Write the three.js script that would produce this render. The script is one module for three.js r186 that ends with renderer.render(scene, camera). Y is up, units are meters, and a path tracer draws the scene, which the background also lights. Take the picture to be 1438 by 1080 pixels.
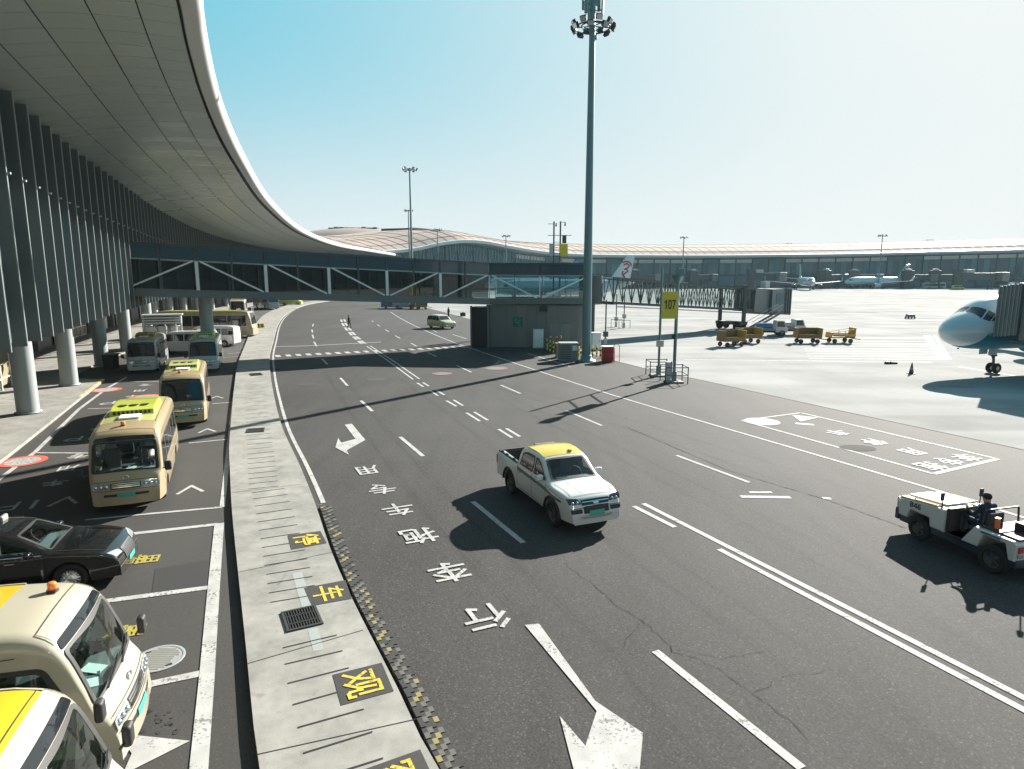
import * as THREE from 'three';
import { mergeGeometries, mergeVertices, toCreasedNormals } from 'three/addons/utils/BufferGeometryUtils.js';
import { RoundedBoxGeometry } from 'three/addons/geometries/RoundedBoxGeometry.js';
import { MarchingCubes } from 'three/addons/objects/MarchingCubes.js';
import { TextGeometry } from 'three/addons/geometries/TextGeometry.js';
import { FontLoader } from 'three/addons/loaders/FontLoader.js';

// ---------------------------------------------------------------- camera, sky, sun, exposure
const scene = new THREE.Scene();
const F = 920, EYE = 7.2, PITCH = Math.atan(155 / 920);
const camera = new THREE.PerspectiveCamera(2 * Math.atan(540 / F) * 180 / Math.PI, 1438 / 1080, 0.1, 4000);
camera.position.set(0, EYE, 0);
camera.rotation.x = -PITCH;
const SUN_EL = 26 * Math.PI / 180, SUN_AZ = 37.7 * Math.PI / 180;       // azimuth to the right of straight ahead
const SUN = new THREE.Vector3(Math.sin(SUN_AZ) * Math.cos(SUN_EL), Math.sin(SUN_EL), -Math.cos(SUN_AZ) * Math.cos(SUN_EL));
const EXPOSURE = 3.2;
{
  const w = 1024, h = 512, d = new Float32Array(w * h * 4), v = new THREE.Vector3();
  const mix = (a, b, t) => a + (b - a) * Math.min(1, Math.max(0, t));
  const hor = [0.80, 0.90, 0.92], mid = [0.03, 0.57, 0.78], zen = [0.012, 0.2, 0.42], glow = [1.0, 1.02, 1.0];
  for (let j = 0; j < h; j++) for (let i = 0; i < w; i++) {
    const el = ((j + 0.5) / h - 0.5) * Math.PI, az = ((i + 0.5) / w - 0.5) * 2 * Math.PI;
    v.set(Math.cos(el) * Math.cos(az), Math.sin(el), Math.cos(el) * Math.sin(az));
    const g = Math.acos(Math.min(1, Math.max(-1, v.dot(SUN)))) * 180 / Math.PI;
    const e = Math.max(0, el) * 180 / Math.PI;
    const t1 = 1 - Math.exp(-Math.pow(e / 12, 2.1)), t2 = Math.min(1, Math.max(0, (e - 25) / 60));
    const gl = Math.exp(-g * g / (2 * 31 * 31)) * 0.97;
    for (let c = 0; c < 3; c++) {
      let b = mix(mix(hor[c], mid[c], t1), zen[c], t2);
      b = mix(b, glow[c], gl);
      b *= 1 - 0.5 * (1 - Math.exp(-Math.pow(Math.max(0, g - 52) / 34, 2)));
      if (el < 0) b *= mix(1, 0.45, -el * 6);
      d[(j * w + i) * 4 + c] = b / EXPOSURE * 0.94;
    }
    d[(j * w + i) * 4 + 3] = 1;
  }
  const t = new THREE.DataTexture(d, w, h, THREE.RGBAFormat, THREE.FloatType);
  t.mapping = THREE.EquirectangularReflectionMapping; t.magFilter = t.minFilter = THREE.LinearFilter;
  t.wrapS = THREE.RepeatWrapping; t.needsUpdate = true;
  scene.background = t; scene.environment = t;
}
const sun = new THREE.DirectionalLight(new THREE.Color(1, 0.95, 0.86), 5);
sun.target.position.set(0, 0, -40); sun.position.copy(SUN).multiplyScalar(300).add(sun.target.position);
sun.castShadow = true; sun.shadow.mapSize.set(4096, 4096); sun.shadow.radius = 1;
Object.assign(sun.shadow.camera, { left: -150, right: 150, top: 150, bottom: -150, near: 1, far: 700 });
scene.add(sun, sun.target);
scene.fog = new THREE.FogExp2(new THREE.Color().setRGB(0.62, 0.80, 0.86), 0.00012);
const renderer = new THREE.WebGLRenderer({ antialias: true });
renderer.toneMapping = THREE.LinearToneMapping; renderer.toneMappingExposure = EXPOSURE;
renderer.shadowMap.enabled = true;
renderer.setSize(1024, 769);
const font = await new FontLoader().loadAsync('fonts/droid/droid_sans_bold.typeface.json');

// ---------------------------------------------------------------- helpers
let seed = 12345;
const rnd = () => { seed |= 0; seed = seed + 0x6D2B79F5 | 0; let t = Math.imul(seed ^ seed >>> 15, 1 | seed); t = t + Math.imul(t ^ t >>> 7, 61 | t) ^ t; return ((t ^ t >>> 14) >>> 0) / 4294967296; };
const rr = (a, b) => a + (b - a) * rnd();
const V3 = (x, y, z) => new THREE.Vector3(x, y, z);
const sm = (a, b, x) => { const t = Math.min(1, Math.max(0, (x - a) / (b - a))); return t * t * (3 - 2 * t); };
const cp = Math.cos(PITCH), sp = Math.sin(PITCH);
// a pixel of the photograph -> point on the horizontal plane at height y (default the ground): [x, z]
function G(px, py, y = 0) {
  const cx = (px - 719) / F, cy = -(py - 540) / F;
  const dy = cy * cp - sp, dz = -cy * sp - cp, t = (y - EYE) / dy;
  return [cx * t, dz * t];
}
// a pixel column and a distance straight ahead -> [x, z]; and the height of a pixel row at that distance
const AH = (px, d, y = EYE) => { const zc = d * cp - (y - EYE) * sp; return [(px - 719) / F * zc, -d]; };
const HT = (py, d) => EYE + d * Math.tan(Math.atan((540 - py) / F) - PITCH);
const names = new Map();
function numbered(n) { const k = names.get(n) || 0; names.set(n, k + 1); return k ? n + '_' + String(k).padStart(3, '0') : n; }
function shadows(o) { o.traverse(m => { if (m.isMesh) { m.castShadow = true; m.receiveShadow = true; } }); return o; }
function thing(name, label, category, pos = [0, 0, 0], turn = 0, group) {
  const o = new THREE.Group(); o.name = numbered(name); o.position.set(...pos); o.rotation.y = turn;
  o.userData = { label, category }; if (group) o.userData.group = group;
  scene.add(o); return o;
}
function part(parent, name, geo, mat, extra) {
  const m = new THREE.Mesh(geo, mat); m.name = name; m.castShadow = m.receiveShadow = true;
  if (extra) Object.assign(m.userData, extra);
  parent.add(m); return m;
}
function sub(parent, name) { const g = new THREE.Group(); g.name = name; parent.add(g); return g; }
function single(name, geo, mat, label, category, group) {
  const m = new THREE.Mesh(geo, mat); m.name = numbered(name); m.castShadow = m.receiveShadow = true;
  m.userData = { label, category }; if (group) m.userData.group = group; scene.add(m); return m;
}
function structure(name, geo, mat) { const m = new THREE.Mesh(geo, mat); m.name = name; m.castShadow = m.receiveShadow = true; m.userData.kind = 'structure'; scene.add(m); return m; }
function dup(o, pos, turn, label, group) {
  const c = o.clone(); c.name = numbered(o.name.replace(/_\d{3}$/, '')); c.userData = { ...o.userData };
  if (label) c.userData.label = label; if (group) c.userData.group = group;
  c.position.set(...pos); c.rotation.y = turn; scene.add(c); return c;
}
const turnOf = (hx, hz) => Math.atan2(-hz, hx);
const mat = (r, g, b, rough = 0.6, metal = 0, o = {}) => new THREE.MeshStandardMaterial({ color: new THREE.Color().setRGB(r, g, b), roughness: rough, metalness: metal, ...o });
const phys = (r, g, b, rough, metal, o = {}) => new THREE.MeshPhysicalMaterial({ color: new THREE.Color().setRGB(r, g, b), roughness: rough, metalness: metal, ...o });
const paintM = (r, g, b, rough = 0.35) => phys(r, g, b, rough, 0, { clearcoat: 0.8, clearcoatRoughness: 0.08 });
const plain = g => { if (g.index) g = g.toNonIndexed(); for (const k of Object.keys(g.attributes)) if (!['position', 'normal', 'uv'].includes(k)) g.deleteAttribute(k); if (!g.attributes.uv) g.setAttribute('uv', new THREE.BufferAttribute(new Float32Array(g.attributes.position.count * 2), 2)); if (!g.attributes.normal) g.computeVertexNormals(); return g; };
const merge = list => mergeGeometries(list.map(plain));
const turned = idx => { for (let i = 0; i < idx.length; i += 3) { const t = idx[i + 1]; idx[i + 1] = idx[i + 2]; idx[i + 2] = t; } return idx; };
const box = (cx, cy, cz, sx, sy, sz, ry = 0, r = 0) => { const g = r > 0 ? new RoundedBoxGeometry(sx, sy, sz, 2, r) : new THREE.BoxGeometry(sx, sy, sz); if (ry) g.rotateY(ry); g.translate(cx, cy, cz); return g; };
function bar(a, b, w, d = w, up = V3(0, 1, 0)) {                          // box bar between two points
  a = a.isVector3 ? a : V3(...a); b = b.isVector3 ? b : V3(...b);
  const dir = b.clone().sub(a), L = dir.length(); dir.normalize();
  let s = new THREE.Vector3().crossVectors(up, dir); if (s.lengthSq() < 1e-6) s = V3(1, 0, 0); s.normalize();
  const u = new THREE.Vector3().crossVectors(dir, s);
  const g = new THREE.BoxGeometry(w, d, L);
  g.applyMatrix4(new THREE.Matrix4().makeBasis(s, u, dir)); g.translate(...a.clone().add(b).multiplyScalar(0.5)); return g;
}
function rod(a, b, r, r2 = r, n = 10) {
  a = a.isVector3 ? a : V3(...a); b = b.isVector3 ? b : V3(...b);
  const dir = b.clone().sub(a), L = dir.length();
  const g = new THREE.CylinderGeometry(r2, r, L, n); g.applyQuaternion(new THREE.Quaternion().setFromUnitVectors(V3(0, 1, 0), dir.normalize()));
  g.translate(...a.clone().add(b).multiplyScalar(0.5)); return g;
}
const lathe = (pts, n = 24) => new THREE.LatheGeometry((pts[pts.length - 1][1] < pts[0][1] ? pts.slice().reverse() : pts).map(p => new THREE.Vector2(...p)), n);
function ext(pts, depth, bevel = 0.02, seg = 2) {                        // side outline in x,y; extruded symmetrically in z
  const s = new THREE.Shape(pts.map(p => new THREE.Vector2(...p)));
  const g = new THREE.ExtrudeGeometry(s, { depth: depth - 2 * bevel, bevelEnabled: bevel > 0, bevelSize: bevel, bevelThickness: bevel, bevelSegments: seg, bevelOffset: -bevel, steps: 1 });
  g.translate(0, 0, -depth / 2 + bevel); return g;
}
function flat(pts, y, scale = 1) {                                        // polygon in x,z -> horizontal sheet
  const s = new THREE.Shape(pts.map(p => new THREE.Vector2(p[0], -p[1])));
  const g = new THREE.ShapeGeometry(s); g.rotateX(-Math.PI / 2); g.translate(0, y, 0);
  const P = g.attributes.position, U = g.attributes.uv; for (let i = 0; i < P.count; i++) U.setXY(i, P.getX(i) / scale, P.getZ(i) / scale);
  return g;
}
function slab(pts, y0, y1, scale = 1) {                                   // polygon in x,z -> solid with a chamfer-free top
  const s = new THREE.Shape(pts.map(p => new THREE.Vector2(p[0], -p[1])));
  const g = new THREE.ExtrudeGeometry(s, { depth: y1 - y0, bevelEnabled: false }); g.rotateX(-Math.PI / 2); g.translate(0, y0, 0);
  const P = g.attributes.position, U = g.attributes.uv; for (let i = 0; i < P.count; i++) U.setXY(i, P.getX(i) / scale, P.getZ(i) / scale);
  return g;
}
function ribbon(pts, w, y, scale = 1) {                                   // strip of width w along x,z points
  const pos = [], uv = [], idx = [];
  pts.forEach((p, i) => {
    const a = pts[Math.max(0, i - 1)], b = pts[Math.min(pts.length - 1, i + 1)];
    let dx = b[0] - a[0], dz = b[1] - a[1]; const l = Math.hypot(dx, dz) || 1; dx /= l; dz /= l;
    const ww = Array.isArray(w) ? w[i] : w;
    pos.push(p[0] + dz * ww / 2, y, p[1] - dx * ww / 2, p[0] - dz * ww / 2, y, p[1] + dx * ww / 2);
    uv.push(pos[i * 6] / scale, pos[i * 6 + 2] / scale, pos[i * 6 + 3] / scale, pos[i * 6 + 5] / scale);
    if (i) { const k = i * 2; idx.push(k - 2, k - 1, k, k, k - 1, k + 1); }
  });
  const g = new THREE.BufferGeometry(); g.setAttribute('position', new THREE.Float32BufferAttribute(pos, 3)); g.setAttribute('uv', new THREE.Float32BufferAttribute(uv, 2)); g.setIndex(idx);
  g.computeVertexNormals(); if (g.attributes.normal.getY(0) < 0) { g.setIndex(idx.reverse()); g.computeVertexNormals(); } return g;
}
function smooth(pts, n) { const c = new THREE.CatmullRomCurve3(pts.map(p => V3(p[0], p[2] || 0, p[1])), false, 'centripetal'); return c.getSpacedPoints(n).map(p => [p.x, p.z, p.y]); }
// value noise for textures
const NT = new Float32Array(65536); for (let i = 0; i < 65536; i++) NT[i] = rnd();
function vn(x, y, per) { const xi = Math.floor(x), yi = Math.floor(y), fx = x - xi, fy = y - yi, u = fx * fx * (3 - 2 * fx), v = fy * fy * (3 - 2 * fy);
  const h = (a, b) => NT[((((b % per) + per) % per) * 251 + (((a % per) + per) % per) * 7 + per * 13) & 65535];
  return (h(xi, yi) * (1 - u) + h(xi + 1, yi) * u) * (1 - v) + (h(xi, yi + 1) * (1 - u) + h(xi + 1, yi + 1) * u) * v; }
function tex(n, fn, srgb = true, rep) {
  const d = new Uint8Array(n * n * 4);
  for (let j = 0; j < n; j++) for (let i = 0; i < n; i++) { const c = fn(i / n, j / n, i, j), k = (j * n + i) * 4; d[k] = Math.max(0, Math.min(255, c[0])); d[k + 1] = Math.max(0, Math.min(255, c[1])); d[k + 2] = Math.max(0, Math.min(255, c[2])); d[k + 3] = 255; }
  const t = new THREE.DataTexture(d, n, n, THREE.RGBAFormat); t.wrapS = t.wrapT = THREE.RepeatWrapping; t.magFilter = THREE.LinearFilter; t.minFilter = THREE.LinearMipmapLinearFilter; t.generateMipmaps = true;
  if (srgb) t.colorSpace = THREE.SRGBColorSpace; if (rep) t.repeat.set(...rep); t.needsUpdate = true; return t;
}
// ---------------------------------------------------------------- materials
const l2s = v => 255 * (v <= 0.0031308 ? v * 12.92 : 1.055 * Math.pow(v, 1 / 2.4) - 0.055);
const asphaltT = tex(2048, (u, v) => {
  const c = 0.55 * vn(u * 6, v * 6, 6) + 0.45 * vn(u * 21, v * 21, 21), f = rnd(), st = vn(u * 90, v * 5, 90);
  let b = 0.040 + 0.016 * (c - 0.5) + 0.008 * (st - 0.5) + (f - 0.5) * 0.032; if (f > 0.965) b += 0.075 * rnd();
  b = l2s(Math.max(0.006, b)); return [b * 1.015, b, b * 0.99];
});
const lotT = tex(1024, (u, v) => {
  const c = 0.6 * vn(u * 5, v * 5, 5) + 0.4 * vn(u * 17, v * 17, 17), f = rnd();
  let b = 0.030 + 0.016 * (c - 0.5) + (f - 0.5) * 0.016; if (f > 0.985) b += 0.04 * rnd();
  b = l2s(Math.max(0.006, b)); return [b * 1.03, b * 1.0, b * 0.95];
});
const apronT = tex(2048, (u, v) => {
  const s1 = vn(u * 5, v * 40, 40), s2 = vn(u * 16, v * 16, 16), s3 = vn(u * 60, v * 60, 60), slabT = NT[((Math.floor(u * 16) * 37 + Math.floor(v * 16) * 101) & 65535)];
  let b = 0.27 + 0.07 * (s1 - 0.5) + 0.06 * (s2 - 0.5) + 0.03 * (s3 - 0.5) + 0.03 * (slabT - 0.5) + (rnd() - 0.5) * 0.04;
  const m = vn(u * 9 + 3.3, v * 30, 90); if (m > 0.78) b -= (m - 0.78) * 0.35;
  b = l2s(b); return [b, b * 0.995, b * 0.985];
});
const concT = tex(1024, (u, v) => {
  const a = vn(u * 7, v * 7, 7), c = vn(u * 23, v * 23, 23), e = vn(u * 80, v * 80, 80);
  let b = 0.215 + 0.05 * (a - 0.5) + 0.07 * (c - 0.5) + 0.04 * (e - 0.5) + (rnd() - 0.5) * 0.05; const s = vn(u * 40 + 9, v * 40, 40); if (s > 0.9) b -= (s - 0.9) * 0.6;
  b = l2s(b); return [b * 1.005, b, b * 0.96];
});
const paintT = tex(512, (u, v) => { const a = vn(u * 30, v * 30, 30), f = rnd(), c = vn(u * 6, v * 6, 6); const a2 = vn(u * 75, v * 75, 75), lg = vn(u * 3 + 0.5, v * 3, 3); let b = 0.36 + 0.10 * (c - 0.5) - (f > 0.85 ? 0.16 * rnd() : 0); const wr = 0.5 * a + 0.3 * a2 + 0.35 * lg; if (wr > 0.72) b = b + (0.1 - b) * Math.min(0.85, (wr - 0.72) * 5); b = l2s(b); return [b, b, b * 0.99]; });
const fadedT = tex(512, (u, v) => { const a = vn(u * 26, v * 26, 26), f = rnd(); let b = 0.34 - (a > 0.5 ? (a - 0.5) * 0.5 : 0) - (f > 0.7 ? 0.15 * rnd() : 0); b = l2s(Math.max(0.06, b)); return [b, b, b]; });
const M = {
  asphalt: new THREE.MeshPhysicalMaterial({ map: asphaltT, roughness: 0.86, specularIntensity: 0.42 }),
  lot: new THREE.MeshStandardMaterial({ map: lotT, roughness: 0.85 }),
  apron: new THREE.MeshPhysicalMaterial({ map: apronT, roughness: 1, specularIntensity: 0.12 }),
  conc: new THREE.MeshStandardMaterial({ map: concT, roughness: 0.85 }),
  white: new THREE.MeshPhysicalMaterial({ map: paintT, roughness: 0.8, specularIntensity: 0.4 }),
  faded: new THREE.MeshStandardMaterial({ map: fadedT, roughness: 0.75 }),
  yellowPaint: new THREE.MeshStandardMaterial({ map: paintT, color: new THREE.Color().setRGB(1.35, 1.0, 0.1), roughness: 0.8 }), oldYellow: mat(0.3, 0.25, 0.04, 0.8), redPaint: mat(0.45, 0.08, 0.05, 0.75), oldRed: mat(0.13, 0.06, 0.05, 0.8), oldDisc: mat(0.12, 0.10, 0.09, 0.8), blackPaint: new THREE.MeshStandardMaterial({ map: lotT, color: new THREE.Color().setRGB(0.75, 0.8, 0.85), roughness: 0.8 }),
  slot: mat(0.012, 0.012, 0.012, 0.9), tar: phys(0.022, 0.022, 0.022, 0.9, 0, { specularIntensity: 0.3 }), iron: mat(0.06, 0.06, 0.058, 0.55, 0.5), patch: mat(0.02, 0.02, 0.021, 0.85),
  soffit: mat(0.58, 0.645, 0.62, 0.28, 0.5), soffitB: mat(0.55, 0.615, 0.59, 0.31, 0.5), soffitC: mat(0.61, 0.675, 0.645, 0.25, 0.5), lip: mat(0.5, 0.51, 0.5, 0.4, 0.1), black: mat(0.01, 0.01, 0.011, 0.6),
  roof: mat(0.33, 0.245, 0.21, 0.9), seam: mat(0.24, 0.17, 0.145, 0.6), fin: mat(0.13, 0.16, 0.165, 0.42, 0.5), finEdge: mat(0.3, 0.33, 0.33, 0.4, 0.5),
  glassDark: phys(0.03, 0.05, 0.055, 0.06, 0, { clearcoat: 0.3 }), glassTeal: phys(0.02, 0.10, 0.13, 0.07, 0, {}), spandrel: phys(0.012, 0.05, 0.075, 0.12, 0, { clearcoat: 0.5 }),
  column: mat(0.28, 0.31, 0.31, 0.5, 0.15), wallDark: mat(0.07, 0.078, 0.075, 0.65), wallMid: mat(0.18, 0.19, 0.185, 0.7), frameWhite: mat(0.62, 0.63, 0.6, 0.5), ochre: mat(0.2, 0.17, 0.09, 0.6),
  steel: mat(0.28, 0.33, 0.34, 0.42, 0.6), steelDark: mat(0.06, 0.075, 0.078, 0.5, 0.4), mast: mat(0.13, 0.21, 0.22, 0.45, 0.35), braceWhite: mat(0.72, 0.74, 0.72, 0.5),
  paneClear: phys(0.72, 0.82, 0.83, 0.02, 0, { transmission: 1, thickness: 0, ior: 1.5 }), pane: phys(0.27, 0.35, 0.36, 0.02, 0, { transmission: 1, thickness: 0, ior: 1.5 }), carPane: phys(0.55, 0.68, 0.66, 0.02, 0, { transmission: 1, thickness: 0, ior: 1.5 }), privacy: phys(0.012, 0.014, 0.016, 0.06, 0, { clearcoat: 0.4 }),
  clad: mat(0.15, 0.17, 0.172, 0.45, 0.45), cladB: mat(0.17, 0.19, 0.19, 0.42, 0.45), beam: mat(0.13, 0.15, 0.155, 0.5, 0.4),
  tyre: mat(0.014, 0.014, 0.014, 0.85), rim: mat(0.45, 0.46, 0.46, 0.3, 0.85), hub: mat(0.1, 0.1, 0.1, 0.5, 0.5), chrome: mat(0.75, 0.76, 0.77, 0.12, 1), plastic: mat(0.02, 0.02, 0.021, 0.6), lampGlass: phys(0.32, 0.34, 0.35, 0.08, 0.3, { clearcoat: 1 }), tail: phys(0.35, 0.02, 0.02, 0.15, 0, { clearcoat: 1 }),
  amber: phys(0.85, 0.2, 0.03, 0.2, 0, { clearcoat: 1 }), plate: mat(0.05, 0.32, 0.26, 0.45), plateBlue: mat(0.05, 0.1, 0.4, 0.45), seat: mat(0.05, 0.055, 0.06, 0.9), paper: mat(0.78, 0.82, 0.8, 0.8),
  wPaint: paintM(0.55, 0.56, 0.55), tan: paintM(0.36, 0.28, 0.165), cream: paintM(0.36, 0.335, 0.26, 0.3), silver: paintM(0.3, 0.32, 0.33), lime: paintM(0.5, 0.55, 0.07), roofYellow: paintM(0.5, 0.35, 0.015), paleLime: paintM(0.48, 0.49, 0.18), greenRoof: paintM(0.42, 0.6, 0.1), blackCar: phys(0.004, 0.004, 0.005, 0.18, 0, { clearcoat: 1, clearcoatRoughness: 0.03 }), greenStripe: paintM(0.015, 0.09, 0.05), rust: paintM(0.35, 0.1, 0.04), blue: paintM(0.03, 0.12, 0.28),
  signYellow: mat(0.66, 0.50, 0.03, 0.5), cartYellow: mat(0.50, 0.29, 0.04, 0.6), cartRust: mat(0.22, 0.12, 0.04, 0.7), galv: mat(0.42, 0.45, 0.45, 0.45, 0.5), red: mat(0.5, 0.035, 0.03, 0.5), cabinet: mat(0.68, 0.7, 0.69, 0.5), grey: mat(0.2, 0.21, 0.21, 0.6), safety: mat(0.7, 0.55, 0.06, 0.5),
  planeWhite: phys(0.46, 0.55, 0.59, 0.25, 0, { clearcoat: 0.6 }), planeBlue: phys(0.008, 0.16, 0.24, 0.6, 0, { specularIntensity: 0.25 }), planeWing: mat(0.45, 0.48, 0.5, 0.4, 0.3),
};
// ---------------------------------------------------------------- ground: apron, road, lot, island, pavement
const Y = { road: 0.006, lot: 0.011, mark: 0.017, mark2: 0.022 };
{
  const g = new THREE.PlaneGeometry(3000, 3000); g.rotateX(-Math.PI / 2); const P = g.attributes.position, U = g.attributes.uv;
  for (let i = 0; i < P.count; i++) U.setXY(i, P.getX(i) / 70, P.getZ(i) / 70); structure('apron_ground', g, M.apron);
}
const roadEdge = [[46, 30], [41.7, 20], G(1438, 632), G(1180, 577), G(980, 533), G(919, 521), G(870, 508.6), [0, -84], G(656, 447), G(598, 432), [-27, -175], [-28, -215], [-18, -260], [2, -300]];
const road = structure('road', flat([...roadEdge, [-60, -320], [-90, -200], [-75, -120], [-45, -40], [-25, 30]], Y.road, 42), M.asphalt);
const isleL = smooth([[-1.2, 2], G(390, 1300), ...[[362.7, 1080], [354.5, 1007], [346, 917], [334, 803], [326, 721.5], [323, 660], [322, 634], [325.5, 584], [329, 547], [334, 513.6], [344, 487], [354, 463.6], [370.5, 443.5], [390, 434], [420, 426]].map(p => G(...p)), [-50, -215], [-40, -250]], 200);
const isleR = smooth([[2.4, 2], G(730, 1300), ...[[602, 1069], [563, 985], [530, 919], [491, 841], [463, 774], [444, 716], [422, 660], [397, 605], [384, 553.7], [380, 527], [379, 500], [384, 480], [390.5, 457], [400.5, 443.5], [418, 432.5], [440, 426.5]].map(p => G(...p)), [-47, -215], [-37, -250]], 200);
structure('parking_lot_ground', flat([...isleL.slice(0, 190), [-95, -215], [-95, 20], [-15, 20]], Y.lot, 17), M.lot);
const island = structure('traffic_island', slab([...isleL, ...isleR.slice().reverse()], 0, 0.14, 9), M.conc);
const pavement = structure('pavement', slab([[-21, 20], [-13.9, 6], G(-260, 860), G(0, 653), G(44, 618), G(113, 562), G(147, 535.5), [G(147, 535.5)[0] - 3.2, G(147, 535.5)[1] - 0.4], [-36.2, -62], [-46, -95], [-56, -130], [-63, -171], [-66, -215], [-95, -215], [-95, 20]], 0, 0.15, 9), M.conc);
{ // yellow and white blocks on the pavement kerb
  const a = G(113, 562), b = G(147, 535.5), n = 12;
  for (let i = 0; i < n; i++) { const t = (i + 0.5) / n; const g = box(0, 0, 0, 0.16, 0.012, 0.55, Math.atan2(b[0] - a[0], b[1] - a[1])); g.translate(a[0] + (b[0] - a[0]) * t - 0.09, 0.157, a[1] + (b[1] - a[1]) * t); part(pavement, 'kerb_block', g, i % 2 ? M.safety : M.white); }
}
// painted line helpers: pixel polyline on the ground
const line = (px, w, m = M.white, name = 'lane_line', parent = road, y = Y.mark, n = 0) => { let pts = px.map(p => G(...p)); if (n) pts = smooth(pts, n); return part(parent, name, ribbon(pts, w, y, 1.1), m); };
// road: edge line along the island
part(road, 'edge_line', ribbon(isleR.filter(p => p[1] < -19.8 && p[1] > -190).map((p, i, a) => { const q = a[Math.min(a.length - 1, i + 1)], o = a[Math.max(0, i - 1)], dx = q[0] - o[0], dz = q[1] - o[1], l = Math.hypot(dx, dz); return [p[0] - dz / l * 0.28, p[1] + dx / l * 0.28]; }), 0.15, Y.mark, 1.1), M.white);
// dashes between first and second lane
for (const s of [[[920, 915], [1126, 1080]], [[664, 705], [735, 763]], [[562, 614], [594, 641]], [[507, 563], [523, 578]], [[478, 531], [488, 542]], [[452, 504], [460, 512]], [[441, 480], [444.5, 486.5]], [[438.5, 470], [440.5, 475.5]], [[438, 463], [438.8, 467]], [[440, 455], [439, 458.5]]]) line(s, 0.17);
// double line
line([[903.5, 707.7], [1438, 981], [1700, 1115]], 0.17); line([[890, 711.5], [948, 741]], 0.17); line([[1010, 772], [1438, 998], [1700, 1136]], 0.17);
for (const s of [[[700, 603], [719, 615]], [[711, 602], [730, 613.5]], [[655, 580], [674, 592]], [[666, 579], [685, 590.5]], [[627, 563], [641, 571]], [[637, 562], [650, 570]], [[604, 549], [615, 556]], [[613, 548.5], [624, 555]], [[586, 538], [594.5, 543.5]], [[594, 537.5], [602, 542.5]]]) line(s, 0.15);
line([[515, 486.5], [545, 507], [580, 533]], 0.13); line([[520, 486], [552, 507], [589, 532.5]], 0.13);
for (const [a, b] of [[[479, 449], [480, 452]], [[480.5, 454], [483, 458]], [[484, 460], [488, 464.5]], [[490, 466.5], [494, 471]], [[496, 473], [501, 477]], [[503, 479], [508, 483]]]) { line([a, b], 0.3); line([[a[0] + 4, a[1] - 0.3], [b[0] + 5, b[1] - 0.3]], 0.3); }
// dashes between third and fourth lane, right-hand solid lines
for (const s of [[[950, 640], [1052, 678]], [[795, 577], [845, 598]], [[703, 541], [731, 553]], [[641, 513.5], [662, 523]], [[600, 495], [613, 501]], [[577, 482], [585, 486.5]], [[555, 471.5], [562, 475.5]], [[541, 463], [546, 466]], [[530, 456], [534, 458.5]], [[522, 450.5], [524.5, 452]]]) line(s, 0.15);
line([[548, 438], [562, 447], [594, 463], [640, 482], [700, 502.5], [775, 527.6], [873, 559], [1050, 611], [1358, 702], [1500, 747]], 0.15, M.white, 'edge_line', road, Y.mark, 30);
line([[741, 496.5], [801, 515]], 0.14); line([[753, 519.5], [786, 516]], 0.12); line([[636, 470], [655, 476]], 0.15); line([[606, 463], [614, 467]], 0.13);
line([[385, 487], [430, 486], [535, 480.5]], 0.35, M.faded, 'stop_line');
{ // zebra band under the bridge
  const a = G(383, 500.5), b = G(655, 487), n = 21;
  for (let i = 0; i < n; i++) { const t = (i + 0.25) / n, u = (i + 0.75) / n; part(road, 'crossing_stripe', ribbon([[a[0] + (b[0] - a[0]) * t, a[1] + (b[1] - a[1]) * t], [a[0] + (b[0] - a[0]) * u, a[1] + (b[1] - a[1]) * u]], 1.5, Y.mark, 1.1), M.white); }
}
// parking box on the right
line([[1042, 591], [1124.6, 580]], 0.15); line([[1124.6, 580], [1401, 645]], 0.15); line([[1401, 645], [1311, 666]], 0.2); line([[1311, 666], [1042, 591]], 0.15);
line([[1040, 698], [1110, 699]], 0.22, M.faded, 'worn_mark'); line([[1052, 692], [1084, 692]], 0.16, M.faded, 'worn_mark'); line([[1155, 700], [1167, 701]], 0.18, M.faded, 'worn_mark');
// two turn arrows
const poly = (px, name, m = M.white, parent = road, y = Y.mark2) => part(parent, name, flat(px.map(p => G(...p)), y, 1.1), m);
poly([[737, 879], [757, 877], [836, 986], [903, 1031], [897, 1095], [870, 1180], [818, 1130], [786, 1007], [822, 1049], [838, 1000]], 'turn_arrow');
poly([[484, 597], [494, 595.5], [513, 618.5], [487, 633], [490, 639.5], [471, 629], [475, 615.5], [479, 622.5], [499, 617]], 'turn_arrow');
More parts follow.
